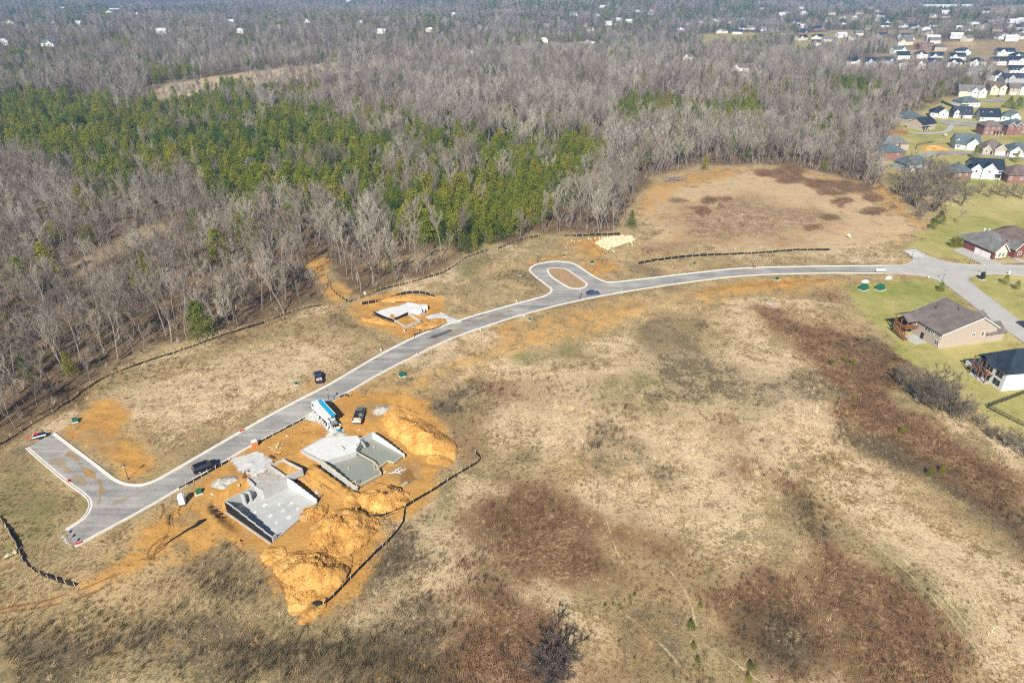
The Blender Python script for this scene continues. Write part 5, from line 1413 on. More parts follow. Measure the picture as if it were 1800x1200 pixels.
# --- single trees and shrubs outside the wood
def tree(nm, label, cat, px, py, h, proto, rz=0.0, group=None, dz=-.1, wide=1.0):
    t = thing(nm, label, cat, W(px, py, dz), rz, group, h)
    t.scale = (h * wide, h * wide, h)
    link('trunk', proto[0], t); link('crown', proto[1], t)
    return t
clump = [(1598,352),(1612,366),(1630,345),(1640,372),(1652,352),(1622,330),(1665,375),(1645,325),(1600,338),(1680,392)]
for i, (x, y) in enumerate(clump):
    tree('bare_tree', ['leafless tree at the left front of the dense clump by the upper field', 'leafless tree at the foot of the dense clump by the upper field', 'leafless tree in the middle of the dense clump', 'leafless tree at the lower right of the dense clump', 'leafless tree on the right of the dense clump', 'leafless tree at the back of the dense clump', 'slender leafless tree between the dense clump and the olive shrub', 'leafless tree behind the dense clump towards the houses', 'leftmost leafless tree of the dense clump', 'lone pale leafless tree behind the olive evergreen and the red brick house'][i], 'bare tree', x, y, [16,18,20,17,18,19,12,17,15,9.5][i], BUSH[i % 3] if i not in (9, 6) else BARE[5], i * 1.3, 'bare trees of the clump by the field', wide=1.5 if i != 9 else 1.2)
for i, (x, y) in enumerate([(1592,688),(1608,702),(1625,712),(1640,720),(1655,722),(1672,735),(1690,742),(1742,772),(1648,690),(1668,705),(1630,690),(1705,728)]):
    tree('bare_tree', ['leftmost bushy leafless tree of the thicket below the tan house', 'second bushy leafless tree from the left in the thicket', 'bushy leafless tree in the left half of the thicket front', 'bushy leafless tree in the middle of the thicket front', 'bushy leafless tree right of the middle of the thicket front', 'bushy leafless tree near the right end of the thicket', 'rightmost bushy leafless tree of the thicket', 'small leafless tree between the thicket and the right edge', 'bushy leafless tree in the middle of the thicket back', 'bushy leafless tree at the right of the thicket back', 'bushy leafless tree at the left of the thicket back', 'small leafless tree at the right end of the thicket by the black fence'][i], 'bare tree', x, y, [8.5,9.5,10,10,9.5,9,7,5.5,9.5,9,8.5,5.5][i], BUSH[i % 3], i * 1.1, 'leafless thicket below the tan house', wide=1.3)
for i, (x, y, h, lb) in enumerate([(1578,672,6.5,'low leafless bush at the upper left end of the thicket below the tan house'),(1722,752,6,'leafless bush between the thicket and the small tree by the black fence'),(1765,786,6,'leafless bush under the black fence corner'),(1784,795,5.5,'small leafless bush left of the right edge tree'),(1812,812,7,'leafless bush cut by the right edge below the black fence'),
        (1576,342,11,'leafless bush at the far left of the dense clump'),(1588,322,12,'leafless tree left behind the dense clump'),(1672,338,12,'leafless tree right behind the dense clump'),(1688,362,11,'leafless bush at the far right of the dense clump'),(1618,385,9,'low leafless bush in front of the dense clump')]):
    tree('bare_tree', lb, 'bare tree', x, y, h, BUSH[i % 3], i * 2.1, 'outer bushes of thicket and clump', wide=1.4)
tree('bare_tree', 'leafless tree at the right edge outside the black fence corner', 'bare tree', 1800, 800, 8, BARE[5], 1.0, wide=1.2)
dk_ = bare_tree(77, fork=.1, spread=.75, twigs=3600, multi=6, limbs=6, tw=.006)
for me_ in dk_:
    me_.materials.clear(); me_.materials.append(M['twig_dark']); me_.materials.append(M['twig_dark'])
tree('bare_tree', 'dark leafless tree seen from above at the bottom edge, centre', 'bare tree', 962, 1222, 12, dk_, .4, wide=1.9)
for i, (x, y, h, lb) in enumerate([(1650,394,6.5,'olive evergreen shrub beside the lone pale tree near the red brick house'),(1640,402,5,'low dark evergreen shrub at the foot of the olive one'),(1653,511,3.6,'small green evergreen on the corner lawn left of the lower street'),(1766,499,3.8,'olive evergreen on the corner lawn right of the junction, upper of two'),(1786,508,3.4,'olive evergreen on the corner lawn right of the junction, lower of two'),
        (1712,278,8,'dark evergreen leaning over the lower lane before the tan houses'),(1785,285,7,'evergreen at the right edge under the lower lane'),(1772,190,9,'dark evergreen pair left crown by the upper lane'),(1788,193,10,'dark evergreen pair right crown by the upper lane'),(1238,299,9,'single conical evergreen on the top edge of the upper field'),(1310,285,9,'evergreen among the grey trees right of the conical one'),(1109,399,8,'dark evergreen at the wood corner above the stone bed'),(1716,203,4,'green shrub between the dormered houses')]):
    tree('evergreen_tree', lb, 'evergreen tree', x, y, h, EVER[(3, 3, 1, 1, 1, 0, 2, 3, 3, 2, 2, 4, 1)[i]], i * 1.7, 'single evergreens near the houses', wide=1.15)
for i in range(5):
    tree('evergreen_shrub', ['leftmost', 'second', 'third', 'fourth', 'rightmost'][i] + ' columnar evergreen of the row along the red brick house', 'evergreen shrub', 1671.5 + i * 5.2, 434 + (i % 2) * .8, 4.6 if i < 4 else 2.0, EVER[2], i, 'columnar evergreens by the red brick house', wide=1.15)
for i, (x, y) in enumerate([(1662,338),(1678,344),(1692,338),(1708,345),(1722,340),(1738,347),(1752,342),(1768,348),(1782,342),(1796,350)]):
    tree('bare_tree', ['first','second','third','fourth','fifth','sixth','seventh','eighth','ninth','tenth'][i] + ' leafless bush from the left in the row behind the big right lawn', 'bare tree', x, y, 6 + (i * 37 % 5) * .8, BUSH[i % 3], i * .9, 'leafless bushes behind the big lawn', wide=1.35)
# residential bare trees
for i in range(26):
    x, y = RNG.uniform(1500, 1800), RNG.uniform(75, 330)
    p = W(x, y)
    if inside(np.array([[p.x, p.y]]), FOREST)[0] or any(math.hypot(p.x - h_[0], p.y - h_[1]) < h_[3] + 3 or (p.y < h_[1] and abs(p.x / p.y - h_[0] / h_[1]) < h_[3] / h_[1] and h_[1] - p.y < 60) for h_ in HOUSES): continue
    tree('bare_tree', f'small leafless yard tree {["by the houses","between house yards","beside a far house"][i % 3]} of the estate on the right', 'bare tree', x, y, RNG.uniform(4, 8), BARE[i % 8], i, 'yard trees of the estate')
# brush heap at the wood edge
bh = thing('brush_heap', 'heap of dead grey branches dumped at the wood edge of the upper field', 'brush heap', W(1182, 316), .3)
q = TB(); r_ = np.random.default_rng(5)
for i in range(150):
    p = np.array([r_.normal() * 3.6, r_.normal() * 2.0, abs(r_.normal()) * .6]); d = norm(np.array([r_.normal() + .8, r_.normal() * .6 - .3, r_.normal() * .25])); L = r_.uniform(2, 6)
    q.limb([p, p + d * L * .5, p + d * L + np.array([0, 0, .2 * r_.normal()])], [.08, .06, .02], 0, 3)
me_ = bpy.data.meshes.new('branches'); me_.from_pydata([tuple(p) for p in q.v], [], q.f); me_.materials.append(M['brush']); o_ = link('branches', me_, bh); o_['kind'] = 'stuff'

# --- dry grass and brush of the open ground
G = grid(-240, 330, 62, 330, .84)
G = G[(np.abs(G[:, 0]) < G[:, 1] * .80 + 25)]
G = G[RNG.random(len(G)) < np.clip(1.25 - np.hypot(G[:, 0], G[:, 1]) / 300, .12, 1)]
G = G[~inside(G, FOREST)]
dr = np.maximum(sdist(G, ROAD_A, 3), sdist(G, ROAD_B, 3)); ip = np.maximum(sdist(G, PIT1, 4), sdist(G, PIT2, 4))
G = G[(dr < -1.0) & (ip < -2)]
w = cover(G)
kp = (RNG.random(len(G)) > w[:, D_] * 1.5 - .12) & (RNG.random(len(G)) > w[:, L_] * 1.6) & (RNG.random(len(G)) > (w[:, P_] * .35))
for h_ in HOUSES[:4]: kp &= np.hypot(G[:, 0] - h_[0], G[:, 1] - h_[1]) > h_[3] + 4
G, w = G[kp], w[kp]
nz = fbm(G[:, 0], G[:, 1], 12, 61) + RNG.normal(0, .12, len(G))
base = np.array([.39, .285, .145]) + nz[:, None] * np.array([.22, .19, .13])
def mixc(c, wv, col, var=.5): return c * (1 - wv[:, None]) + wv[:, None] * (np.array(col) * (1 + nz[:, None] * var))
brk = RNG.normal(0, .16, len(G)) + fbm(G[:, 0], G[:, 1], 8, 71) * .9
mk = lambda ch: ss(.3, .7, w[:, ch] + brk)
col = mixc(base, mk(P_), (.53, .405, .24)); col = mixc(col, mk(G_), (.175, .165, .055)); col = mixc(col, mk(B_), (.185, .11, .06)); col = mixc(col, mk(K_), (.10, .078, .038)); col = mixc(col, mk(D_) * .7, (.38, .24, .09))
col = np.clip(col * RNG.uniform(.5, 1.5, (len(G), 1)), .02, .7)
tall = np.maximum(mk(B_), mk(K_))
zg = hgt(G[:, 0], G[:, 1]) + ss(.8, 4.5, -np.maximum(sdist(G, ROAD_A, 12), sdist(G, ROAD_B, 12))) * fbm(G[:, 0], G[:, 1], 9, 11, 3) * .5 - .08
TU = [tuft_mesh(s, 18, .05, 1.0, .5, .35) for s in (1, 2, 3, 4)] + [tuft_mesh(s, 26, .035, 1.0, .38, .1) for s in (5, 6)] + [shrub_mesh(s, 90, .022) for s in (7, 8)]
for t_ in TU: t_.materials.append(M['tuft'])
sel = np.where(tall > .55, RNG.choice([4, 5, 6, 7], len(G)), RNG.integers(0, 4, len(G)))
size = np.where(tall > .55, RNG.uniform(.55, 1.25, len(G)), RNG.uniform(.4, .95, len(G))) * (1 + fbm(G[:, 0], G[:, 1], 25, 81) * .7) * np.where(w[:, D_] > .3, .6, 1)
scatter('dry_grass', np.stack([G[:, 0], G[:, 1], zg], 1), size, RNG.normal(.4, .7, len(G)), sel, [[hidden_proto('tuft', t_)] for t_ in TU], col)
print('tufts', len(G))
# small evergreen seedlings and dark shrubs dotted over the meadow: (x, y, height)
for i, (x, y, h, lb) in enumerate([(1215,1104,1.9,'largest olive evergreen seedling on the bare strip at the bottom'),(1219,1138,1.2,'olive seedling just below the largest one'),(1226,1162,1.1,'third olive seedling down from the largest one'),(1320,1175,1.5,'olive seedling near the bottom edge, right of the strip'),(1316,1195,1.3,'olive seedling at the bottom edge'),(1063,1064,.7,'leftmost tiny seedling of the group on the pale patch'),(1088,1066,.7,'second tiny seedling of the group on the pale patch'),(1077,1062,.6,'tiny seedling between the two leftmost ones'),(1107,1054,.9,'tiny seedling in the upright trio, middle'),(1115,1046,.9,'tiny seedling in the upright trio, top'),(1108,1063,.8,'tiny seedling in the upright trio, bottom'),(1231,1066,1.0,'brown seedling left of the dark brush patch'),
        (1499,641,2.2,'round green shrub in the brush left of the tan house'),(1485,635,1.6,'small dark shrub left of the round green one'),(1461,640,1.6,'small dark shrub further left in the brush'),(1585,760,1.8,'green shrub in the brown brush swath, upper'),(1633,835,2,'green shrub in the brown brush swath, lower'),(1655,830,1.8,'green shrub right of the lower one in the brush swath'),(1500,704,1.7,'dark green shrub at the upper end of the brush swath')]):
    tree('evergreen_shrub', lb, 'evergreen shrub', x, y, h, EVER[(1, 3)[i % 2]], i, 'seedlings on the meadow', -.02, 1.25)
# ------------------------------------------------------------------ house foundations under construction
def V2(p): return Vector((float(p[0]), float(p[1]), 0))
def wall_run(parent, base, a, b, z0, tops, th=.28, mt='concrete', out=None, cap=True):
    """stepped poured wall from a to b; tops = list of heights along it. One part per wall"""
    a, b = V2(a) - V2(base), V2(b) - V2(base)
    d = (b - a); L = d.length; d.normalize(); n = Vector((-d.y, d.x, 0))
    q = MB(); k = len(tops)
    az = math.atan2(d.y, d.x)
    for i, zt in enumerate(tops):
        m_ = a + d * L * (i + .5) / k
        q.box((m_.x, m_.y, (z0 + zt) / 2), (L / k, th, zt - z0), az)
    o = q.build('foundation_wall', M[mt], parent)
    if out is not None:                 # tar coat on the outer face
        q = MB()
        for i, zt in enumerate(tops):
            m_ = a + d * L * (i + .5) / k + n * out * (th / 2 + .02)
            q.box((m_.x, m_.y, (z0 + zt - .12) / 2), (L / k, .03, zt - .12 - z0), az)
        q.build('tar_coat', M['tar'], o)
    return o
def flat(parent, base, poly, z0, z1, name, mt):
    q = MB().prism([(p[0] - base[0], p[1] - base[1]) for p in poly], z0, z1)
    return q.build(name, M[mt], parent)

# left foundation
A, a1_, a2_, Bq = F1_TOP; C_, D2 = F1_C, F1_D
base = (A + C_) / 2
f1 = thing('house_foundation', 'open concrete basement with black tarred outer wall, nearest the left road end', 'foundation', (base[0], base[1], 0), 0, 'house foundations')
slab1 = flat(f1, base, np.array([A, a1_, a2_, Bq, C_, D2]), -2.42, -2.25, 'basement_floor', 'concrete')
wall_run(f1, base, A, a1_, -2.4, [.3]); wall_run(f1, base, a1_, a2_, -2.4, [.3]); wall_run(f1, base, a2_, Bq, -2.4, [.3])  # the greyer concrete puts the weaker light on these walls into their colour
wall_run(f1, base, Bq, C_, -2.4, [.3, .3, .1, -.15, -.4, -.65, -.9, -1.1], mt='concrete_white', out=1)  # same concrete, whitened to paint in the brighter light on this facing
wall_run(f1, base, A, D2, -2.4, [.3, .15, -.1, -.35, -.6, -.85], out=-1)
wall_run(f1, base, D2, C_, -2.4, [-1.0] + [-2.05] * 11)
# short return walls inside
for f, ln in ((.52, 1.4), (.72, 1.4)):
    p = A + (a1_ - A) * f; dn = (D2 - A) / np.linalg.norm(D2 - A)
    wall_run(f1, base, p, p + dn * ln, -2.4, [.3])
# pads and footing marks on the floor
for i in range(9):
    u, v = [(.25, .3), (.45, .25), (.62, .4), (.35, .55), (.55, .6), (.75, .55), (.3, .75), (.5, .82), (.72, .78)][i]
    p = (A * (1 - u) + Bq * u) * (1 - v) + (D2 * (1 - u) + C_ * u) * v
    MB().box((p[0] - base[0], p[1] - base[1], -2.22), (RNG.uniform(.6, 1.1), RNG.uniform(.5, .9), .06), RNG.uniform(0, 3)).build('floor_pad', M['concrete_white'], f1)
# garage stem walls
g0, g1, g2, g3, gb = pz([(434.5,842),(473.5,819),(497.5,809),(532,826.5),(503,839)], .3)
flat(f1, base, np.array([g0, g1, gb, a2_]), -.62, .14, 'garage_fill', 'gravel_heap')
flat(f1, base, np.array([g1, g2, g3, gb]), -.72, .12, 'porch_fill', 'dirt')
for (p, q_, tp) in ((g0, g1, [.25]), (g1, g2, [.35, .6]), (g2, g3, [.75]), (g3, gb, [.75]), (g1, gb, [.75]), (g0, a1_, [.75])):
    wall_run(f1, base, p, q_, -1.0, tp)
wall_run(f1, base, C_ + (D2 - C_) * .35, C_ + (D2 - C_) * .35 + (C_ - Bq) / np.linalg.norm(C_ - Bq) * 1.6, -2.4, [-1.9])
# footing that sticks out at the black wall
o = (D2 - A) / np.linalg.norm(D2 - A); n_ = np.array([o[1], -o[0]])
if np.dot(n_, A - C_) < 0: n_ = -n_
wall_run(f1, base, A + n_ * .55, D2 + n_ * .55, -2.6, [-2.3], .3, 'concrete')

# middle foundation with the freshly poured slab
P0, P1_, P2_, P3_ = F2_TOP; C2, D3 = F2_C, F2_D
base = (P0 + C2) / 2
f2 = thing('house_foundation', 'basement with a fresh wet concrete slab and lumber forms, middle of three', 'foundation', (base[0], base[1], 0), 0, 'house foundations')
flat(f2, base, F2_SLAB, -2.42, -1.75, 'wet_slab', 'wet')
wall_run(f2, base, P3_, C2, -2.4, [.2, .1, -.1, -.3, -.55, -.8, -1.05, -1.3], mt='concrete_white')  # whiter tone again holds the brighter light on this inner face
wall_run(f2, base, P2_, P3_, -2.4, [.2]); wall_run(f2, base, P1_, P2_, -2.4, [.2])
wall_run(f2, base, P0, P1_, -2.4, [-.3], .24)
wall_run(f2, base, P0, D3, -2.4, [.2, 0, -.2, -.45, -.7, -.95, -1.2])
q1, q2, q3 = pz([(528,790.5),(564,809),(566.7,768)], .2)
wall_run(f2, base, q1, q2, -.8, [.2]); wall_run(f2, base, q1, q3, -.6, [.1])
wall_run(f2, base, at_z(627, 765, .2), at_z(641, 781, .2), -.6, [.2])
flat(f2, base, np.array([q1, q3, at_z(627, 765, .0), P2_, P1_, P0]), -.5, -.05, 'garage_fill', 'concrete_white')
fm = F2_SLAB
for i in range(4, 9):
    a, b = V2(fm[i]) - V2(base), V2(fm[i + 1]) - V2(base)
    MB().beam((a.x, a.y, -1.66), (b.x, b.y, -1.66), .09, .3).build('form_board', M['lumber'], f2)
a, b = V2(P0) - V2(base), V2(D3) - V2(base)
dr_ = (b - a)
for i in range(7):
    p, q_ = a + dr_ * (i / 7), a + dr_ * ((i + 1) / 7)
    z = [.2, 0, -.2, -.45, -.7, -.95, -1.2][i] + .06
    MB().beam((p.x, p.y, z), (q_.x, q_.y, z), .16, .07).build('sill_board', M['lumber'], f2)
def zbeam(pa, za, pb, zb, w=.14, h=.2):
    a, b = V2(at_z(*pa, za)) - V2(base), V2(at_z(*pb, zb)) - V2(base)
    MB().beam((a.x, a.y, za), (b.x, b.y, zb), w, h).build('brace_board', M['lumber'], f2)
zbeam((626,794), -.4, (657,811), -.6, .3, .08)
for (pa, za, pb, zb) in (((657,811), -.6, (670,831), -1.6), ((657,811), -.6, (658,826), -1.6), ((658,826), -1.6, (668,822), -1.6), ((657,811), -.6, (668,821), -1.6), ((617,849), -.3, (630,857), -1.2), ((624,844), .3, (628,856), -1.2), ((624,844), .3, (616,850), -.9), ((574,816), .3, (574,822), -.6), ((595,783), 1.0, (603,788), .9), ((603,788), .9, (604,800), -1.6)):
    zbeam(pa, za, pb, zb, .1, .1)
for (px, py, hh, wd) in ((603.5,801,1.9,.25),(623,794,2.0,.9),(626,793,2.1,.5),(612,797,1.1,.15)):
    p = V2(at_z(px, py, -1.7)) - V2(base)
    MB().box((p.x, p.y, -1.7 + hh / 2), (wd, .2, hh), .6).build('form_post', M['concrete_white'], f2)
for (px, py) in ((657,787),(612.5,824),(628,798),(596,760)):
    p = V2(at_z(px, py, -1.7)) - V2(base)
    MB().tube([(p.x, p.y, -1.75), (p.x, p.y, -1.05)], .06, 6).build('drain_pipe', M['pvc'], f2)
# gravel to the middle foundation is a spread; a dumped heap beside it follows below

# upper small foundation
S3p = pz([(654.7,551),(667,546),(683,541.5),(698,539),(716,533),(749,539.5),(746.5,549),(738.7,552.5),(717,549),(693,561)], .25)
base = S3p.mean(0)
f3 = thing('house_foundation', 'small foundation with white floor and black side wall across the road, upper one', 'foundation', (base[0], base[1], 0), 0, 'house foundations')
flat(f3, base, S3p, -.2, .22, 'floor_slab', 'concrete_white')
for i in range(len(S3p)):
    if i in (0,): continue
    a, b = S3p[i], S3p[(i + 1) % len(S3p)]
    wall_run(f3, base, a, b, -.3, [.75 if i in (4, 5, 6) else .45], .26, out=(1 if i == 9 else None))
b4 = pz([(693,561),(712,573),(739,562.5),(717,550)], .7)
for (p, q_, ot) in ((b4[0], b4[1], None), (b4[1], b4[2], None), (b4[2], b4[3], None)):
    wall_run(f3, base, p, q_, -.3, [.7], .3)
wall_run(f3, base, b4[3], b4[0], -.3, [.95], .3, 'tar')
flat(f3, base, b4, -.25, -.1, 'porch_fill', 'dirt')
tw = pz([(657,552),(668,557),(680,562),(692,566)], 0)
for i in range(3):
    wall_run(f3, base, tw[i], tw[i + 1], -.3, [.95 - i * .1], .3, 'tar')
for (px, py, ww) in ((727,549,1.9),(737,550.5,1.6),(746,544,2.0)):
    p = V2(at_z(px, py, 0)) - V2(base)
    MB().box((p.x, p.y, .75), (ww, 1.6, 1.6), .3).build('wall_block', M['concrete_white'], f3)

# ------------------------------------------------------------------ spoil heaps
def mound(label, cat, px, py, L, Wd, h, deg, mt, seed, name='dirt_mound', group='heaps of dug earth', rugged=.5):
    p = W(px, py)
    t = link(name, None)
    n = 64
    r = np.linspace(0, 1.08, n // 2); th = np.linspace(0, 2 * PI, n, endpoint=False)
    R_, T_ = np.meshgrid(r, th)
    x = (R_ * np.cos(T_) * L / 2).ravel(); y = (R_ * np.sin(T_) * Wd / 2).ravel()
    bpy.data.objects.remove(t)
    cs, sn = math.cos(math.radians(deg)), math.sin(math.radians(deg))
    X, Y = x * cs - y * sn, x * sn + y * cs
    rr = R_.ravel() + fbm(X + seed * 31, Y, max(L, Wd) * .3, seed) * .48 * R_.ravel()
    z = h * np.maximum(1 - rr ** 1.25, -.3) * (1 + .6 * fbm(X + seed * 13, Y + 7, L * .25, seed + 3))
    z += (fbm(X + 50 * seed, Y, 1.6, seed + 5, 3) * rugged + np.abs(vnoise(X, Y + seed * 5, .7, seed + 8)) * rugged * .9) * np.clip(1.05 - rr, 0, 1)
    zg_ = pit(p.x + X, p.y + Y) - float(p.z)
    z = np.where(rr > .98, zg_ - .7, np.maximum(z, -.2) + zg_)
    nr = n // 2
    q = []
    for i in range(n):
        for j in range(nr - 1):
            q.append((i * nr + j, i * nr + j + 1, ((i + 1) % n) * nr + j + 1, ((i + 1) % n) * nr + j))
    o = link(name, np_mesh(name, np.stack([X, Y, z], 1), np.array(q), [M[mt]], True))
    o.location = p
    tag(o, label, cat, group)
    return o, p, np.stack([X, Y, z], 1)
heaps = [mound('rugged orange earth heap beside the tarred basement, upper half of the biggest spoil pile', 'earth heap', 598, 935, 13.5, 12, 3.6, 20, 'dirt', 1, rugged=.6),
         mound('pale topped orange earth heap inside the lower bend of the black fence', 'earth heap', 553, 1004, 12.5, 11.5, 3.4, 0, 'dirt', 2, rugged=.55),
         mound('round yellow earth heap just left of the long black fence', 'earth heap', 674, 882, 11, 8, 2.2, 10, 'dirt_pale', 3, rugged=.5),
         mound('long yellow clay ridge right of the wet slab', 'earth heap', 736, 766, 25, 10.5, 3.0, -46, 'dirt_pale', 4, rugged=.55),
         mound('low orange spoil around the tarred basement corner', 'earth heap', 553, 901, 6.5, 5, 1.0, 20, 'dirt', 5, rugged=.6),
         mound('long orange spoil bank left of the small upper foundation', 'earth heap', 668, 565, 16, 4, .9, -25, 'dirt', 6, rugged=.5),
         mound('orange spoil bank behind the small upper foundation', 'earth heap', 716, 524, 24, 5, 1.1, 8, 'dirt', 7, rugged=.5),
         mound('rounded orange lawn berm between the small foundation and the road', 'earth heap', 758, 569, 11, 6, .7, 25, 'dirt', 12, rugged=.3),
         mound('low broken spoil between the two big earth heaps', 'earth heap', 582, 968, 11, 7, 1.5, 40, 'dirt', 14, rugged=.6),
         mound('flat clay spill at the foot of the pale topped heap', 'earth heap', 535, 1040, 8, 5, .7, 15, 'dirt', 15, rugged=.5),
         mound('flat clay spill on the right flank of the biggest spoil pile', 'earth heap', 640, 925, 8, 6, 1.1, 60, 'dirt', 16, rugged=.55),
         mound('yellow earth heap on the vacant lot between the far lanes', 'earth heap', 1642, 261, 17, 11, 1.8, 0, 'dirt_pale', 9, rugged=.3)]
LUMPS = [(590,990,5,4,.9),(618,950,4,4,.8),(528,985,4,5,.7),(505,1000,5,4,.6),(648,905,4,3,.6),(700,880,4,3,.5),(548,1075,5,2.6,.3),(525,1060,4,3,.35),(770,805,6,4,.7),(720,735,5,4,.8),(576,925,5,4,.8),(480,975,4,4,.4),(620,880,4,3,.4)]
for i, (x, y, a, b, hh) in enumerate(LUMPS):
    heaps.append(mound(['right of the pale topped heap', 'right flank of the biggest spoil pile', 'left of the pale topped heap', 'far left of the pale topped heap', 'between the biggest pile and the round heap', 'right foot of the round yellow heap', 'left below the roll at the fence bottom', 'at the lowest point of the bare clay', 'lower end of the clay ridge', 'upper end of the clay ridge', 'upper left of the biggest spoil pile', 'left below the tarred basement corner', 'between the two basements near the spoil'][i] + ', small clay lump', 'earth heap', x, y, a * 1.3, b * 1.3, hh, i * 40, ('dirt', 'dirt_pale')[i % 2], 30 + i, 'clay_lump', 'small clay lumps', rugged=.45))
mound('grey gravel heap on orange clay beside the driveway of the left basement', 'gravel heap', 392, 848, 6.2, 4.4, 1.0, 35, 'gravel_heap', 8, 'gravel_mound', 'gravel heaps', .3)
mound('small tan gravel heap at the end of the concrete truck', 'gravel heap', 599, 763, 3.6, 2.2, .5, 20, 'gravel_heap', 10, 'gravel_mound', 'gravel heaps', .2)
mound('flat grassy soil slab with a sharp shaded edge above the clay ridge', 'soil slab', 671, 721, 6.5, 3.2, .9, 40, 'island_soil' if 'island_soil' in M else 'gravel_heap', 13, 'soil_slab', None, .1)
# clods and stones
def rock_mesh(seed):
    r = np.random.default_rng(seed)
    vs = [norm(r.normal(size=3)) * r.uniform(.35, .6) for _ in range(10)]
    import bmesh
    b = bmesh.new()
    for v in vs: b.verts.new(v)
    bmesh.ops.convex_hull(b, input=b.verts)
    me = bpy.data.meshes.new('rock'); b.to_mesh(me); b.free()
    return me
RK = [rock_mesh(s) for s in range(5)]; RC = [rock_mesh(s + 20) for s in range(5)]
for m_ in RK: m_.materials.append(M['stone'])
for i_, m_ in enumerate(RC): m_.materials.append(M[('dirt_pale', 'dirt', 'dirt', 'dirt_pale', 'dirt')[i_]])
pts = []
for o, p, v in heaps[:5] + heaps[8:11]:
    k = RNG.choice(len(v), 1100); e = v[k] + np.array(p)
    e = e[v[k, 2] > .1]; pts.append(e)
zone = wpoly([(400,850),(450,800),(540,740),(600,700),(745,712),(810,800),(722,885),(655,950),(572,1100),(490,1040),(385,895)])
g_ = grid(zone[:, 0].min(), zone[:, 0].max(), zone[:, 1].min(), zone[:, 1].max(), 1.5)
g_ = g_[inside(g_, zone) & (np.maximum(sdist(g_, PIT1, 5), sdist(g_, PIT2, 5)) < -1)]
g_ = g_[RNG.random(len(g_)) < .45]
pts.append(np.stack([g_[:, 0], g_[:, 1], hgt(g_[:, 0], g_[:, 1])], 1))
pts = np.vstack(pts)
scatter('clods', pts, RNG.uniform(.1, .7, len(pts)) ** 1.8, RNG.uniform(0, 6, len(pts)), RNG.integers(0, 5, len(pts)), [[hidden_proto('clod', m_)] for m_ in RC])
bed = [(1000,424),(1050,417),(1108,414),(1116,424),(1098,430),(1066,438),(1048,434),(1046,424),(1020,428)]
bp = wpoly([(1044,428),(1060,418),(1108,414),(1118,422),(1095,430),(1066,440)])
g_ = grid(bp[:, 0].min(), bp[:, 0].max(), bp[:, 1].min(), bp[:, 1].max(), .62); g_ = g_[inside(g_, bp)]
g2_ = grid(*[f(wpoly(bed)[:, k]) for k in (0, 1) for f in (np.min, np.max)], 1.6); g2_ = g2_[inside(g2_, wpoly(bed)) & (RNG.random(len(g2_)) < .3)]
e_ = np.array([[W(x, y).x, W(x, y).y] for x, y in [(994,434),(998,428),(1006,424),(1076,441),(1104,433),(1112,432),(1124,430),(1064,443),(1110,428)]])
g_ = np.vstack([g_, g2_, e_])
scatter('riprap_stones', np.stack([g_[:, 0], g_[:, 1], hgt(g_[:, 0], g_[:, 1]) + .12], 1), RNG.uniform(.5, 1.25, len(g_)), RNG.uniform(0, 6, len(g_)), RNG.integers(0, 5, len(g_)), [[hidden_proto('stone', m_)] for m_ in RK])
for (px, py, s, lb) in ((1079,443,1.6,'single pale boulder below the stone bed'),(1491,417,2.6,'white boulder alone on the upper tan field'),(643,517,2.2,'yellowish boulder behind the silt fence above the smallest foundation'),(27,973,1.6,'right one of two pale boulders at the left edge'),(16,979,1.7,'left one of two pale boulders at the left edge'),(420,853,.8,'white block on the gravel heap slope'),(1661,240,3.0,'pale boulder heap above the vacant lot')):
    o = link('boulder', RK[int(px) % 5]); o.location = W(px, py, .25 * s); o.scale = (s, s * .8, s * .6); o.rotation_euler = (0, 0, px)
    tag(o, lb, 'boulder', 'single boulders')

# ------------------------------------------------------------------ silt fences
STK = MB().box((0, 0, .5), (.11, .11, 1.3)).mesh('stake', M['stake'])
def fence(label, px, h=.75, step=2.4, sag=.06, cat='silt fence', slump=0.0):
    p = np.array([[W(*q).x, W(*q).y] for q in px])
    seg = np.linalg.norm(np.diff(p, axis=0), axis=1); cum = np.concatenate([[0], np.cumsum(seg)])
    n = max(2, int(round(cum[-1] / step)) + 1)
    s = np.linspace(0, cum[-1], n)
    q = np.stack([np.interp(s, cum, p[:, 0]), np.interp(s, cum, p[:, 1])], 1)
    q[1:-1] += RNG.normal(0, .05, (n - 2, 2))
    z = pit(q[:, 0], q[:, 1])
    t = thing('silt_fence', label, cat, (q[0, 0], q[0, 1], float(z[0])), 0, 'silt fences')
    L0 = Vector((q[0, 0], q[0, 1], float(z[0])))
    for i in range(n):
        o = link('stake', STK, t); o.location = Vector((q[i, 0], q[i, 1], z[i])) - L0; o.rotation_euler = (RNG.normal(0, .06), RNG.normal(0, .06), RNG.random() * 3)
    for i in range(n - 1):
        a = Vector((q[i, 0], q[i, 1], z[i])) - L0; b = Vector((q[i + 1, 0], q[i + 1, 1], z[i + 1])) - L0
        d = (b - a).normalized(); nn = Vector((-d.y, d.x, 0))
        k = 4; V = []
        hh = h * RNG.uniform(.8, 1.05)
        for j in range(k + 1):
            f = j / k; c = a + (b - a) * f
            lean = nn * (.05 + slump * RNG.uniform(.2, .6))
            top = c + lean * (1 + RNG.normal(0, .4)) + Vector((0, 0, hh - sag * 4 * f * (1 - f) * RNG.uniform(.5, 1.8)))
            V += [c - nn * .03 + Vector((0, 0, -.15)), top - nn * .03, top + nn * .03, c + nn * .03 + Vector((0, 0, -.15))]
        Fs = []
        for j in range(k):
            for m_ in range(3): Fs.append((j * 4 + m_, (j + 1) * 4 + m_, (j + 1) * 4 + m_ + 1, j * 4 + m_ + 1))
        MB().add(V, Fs).build('fabric_panel', M['black'], t)
    return t
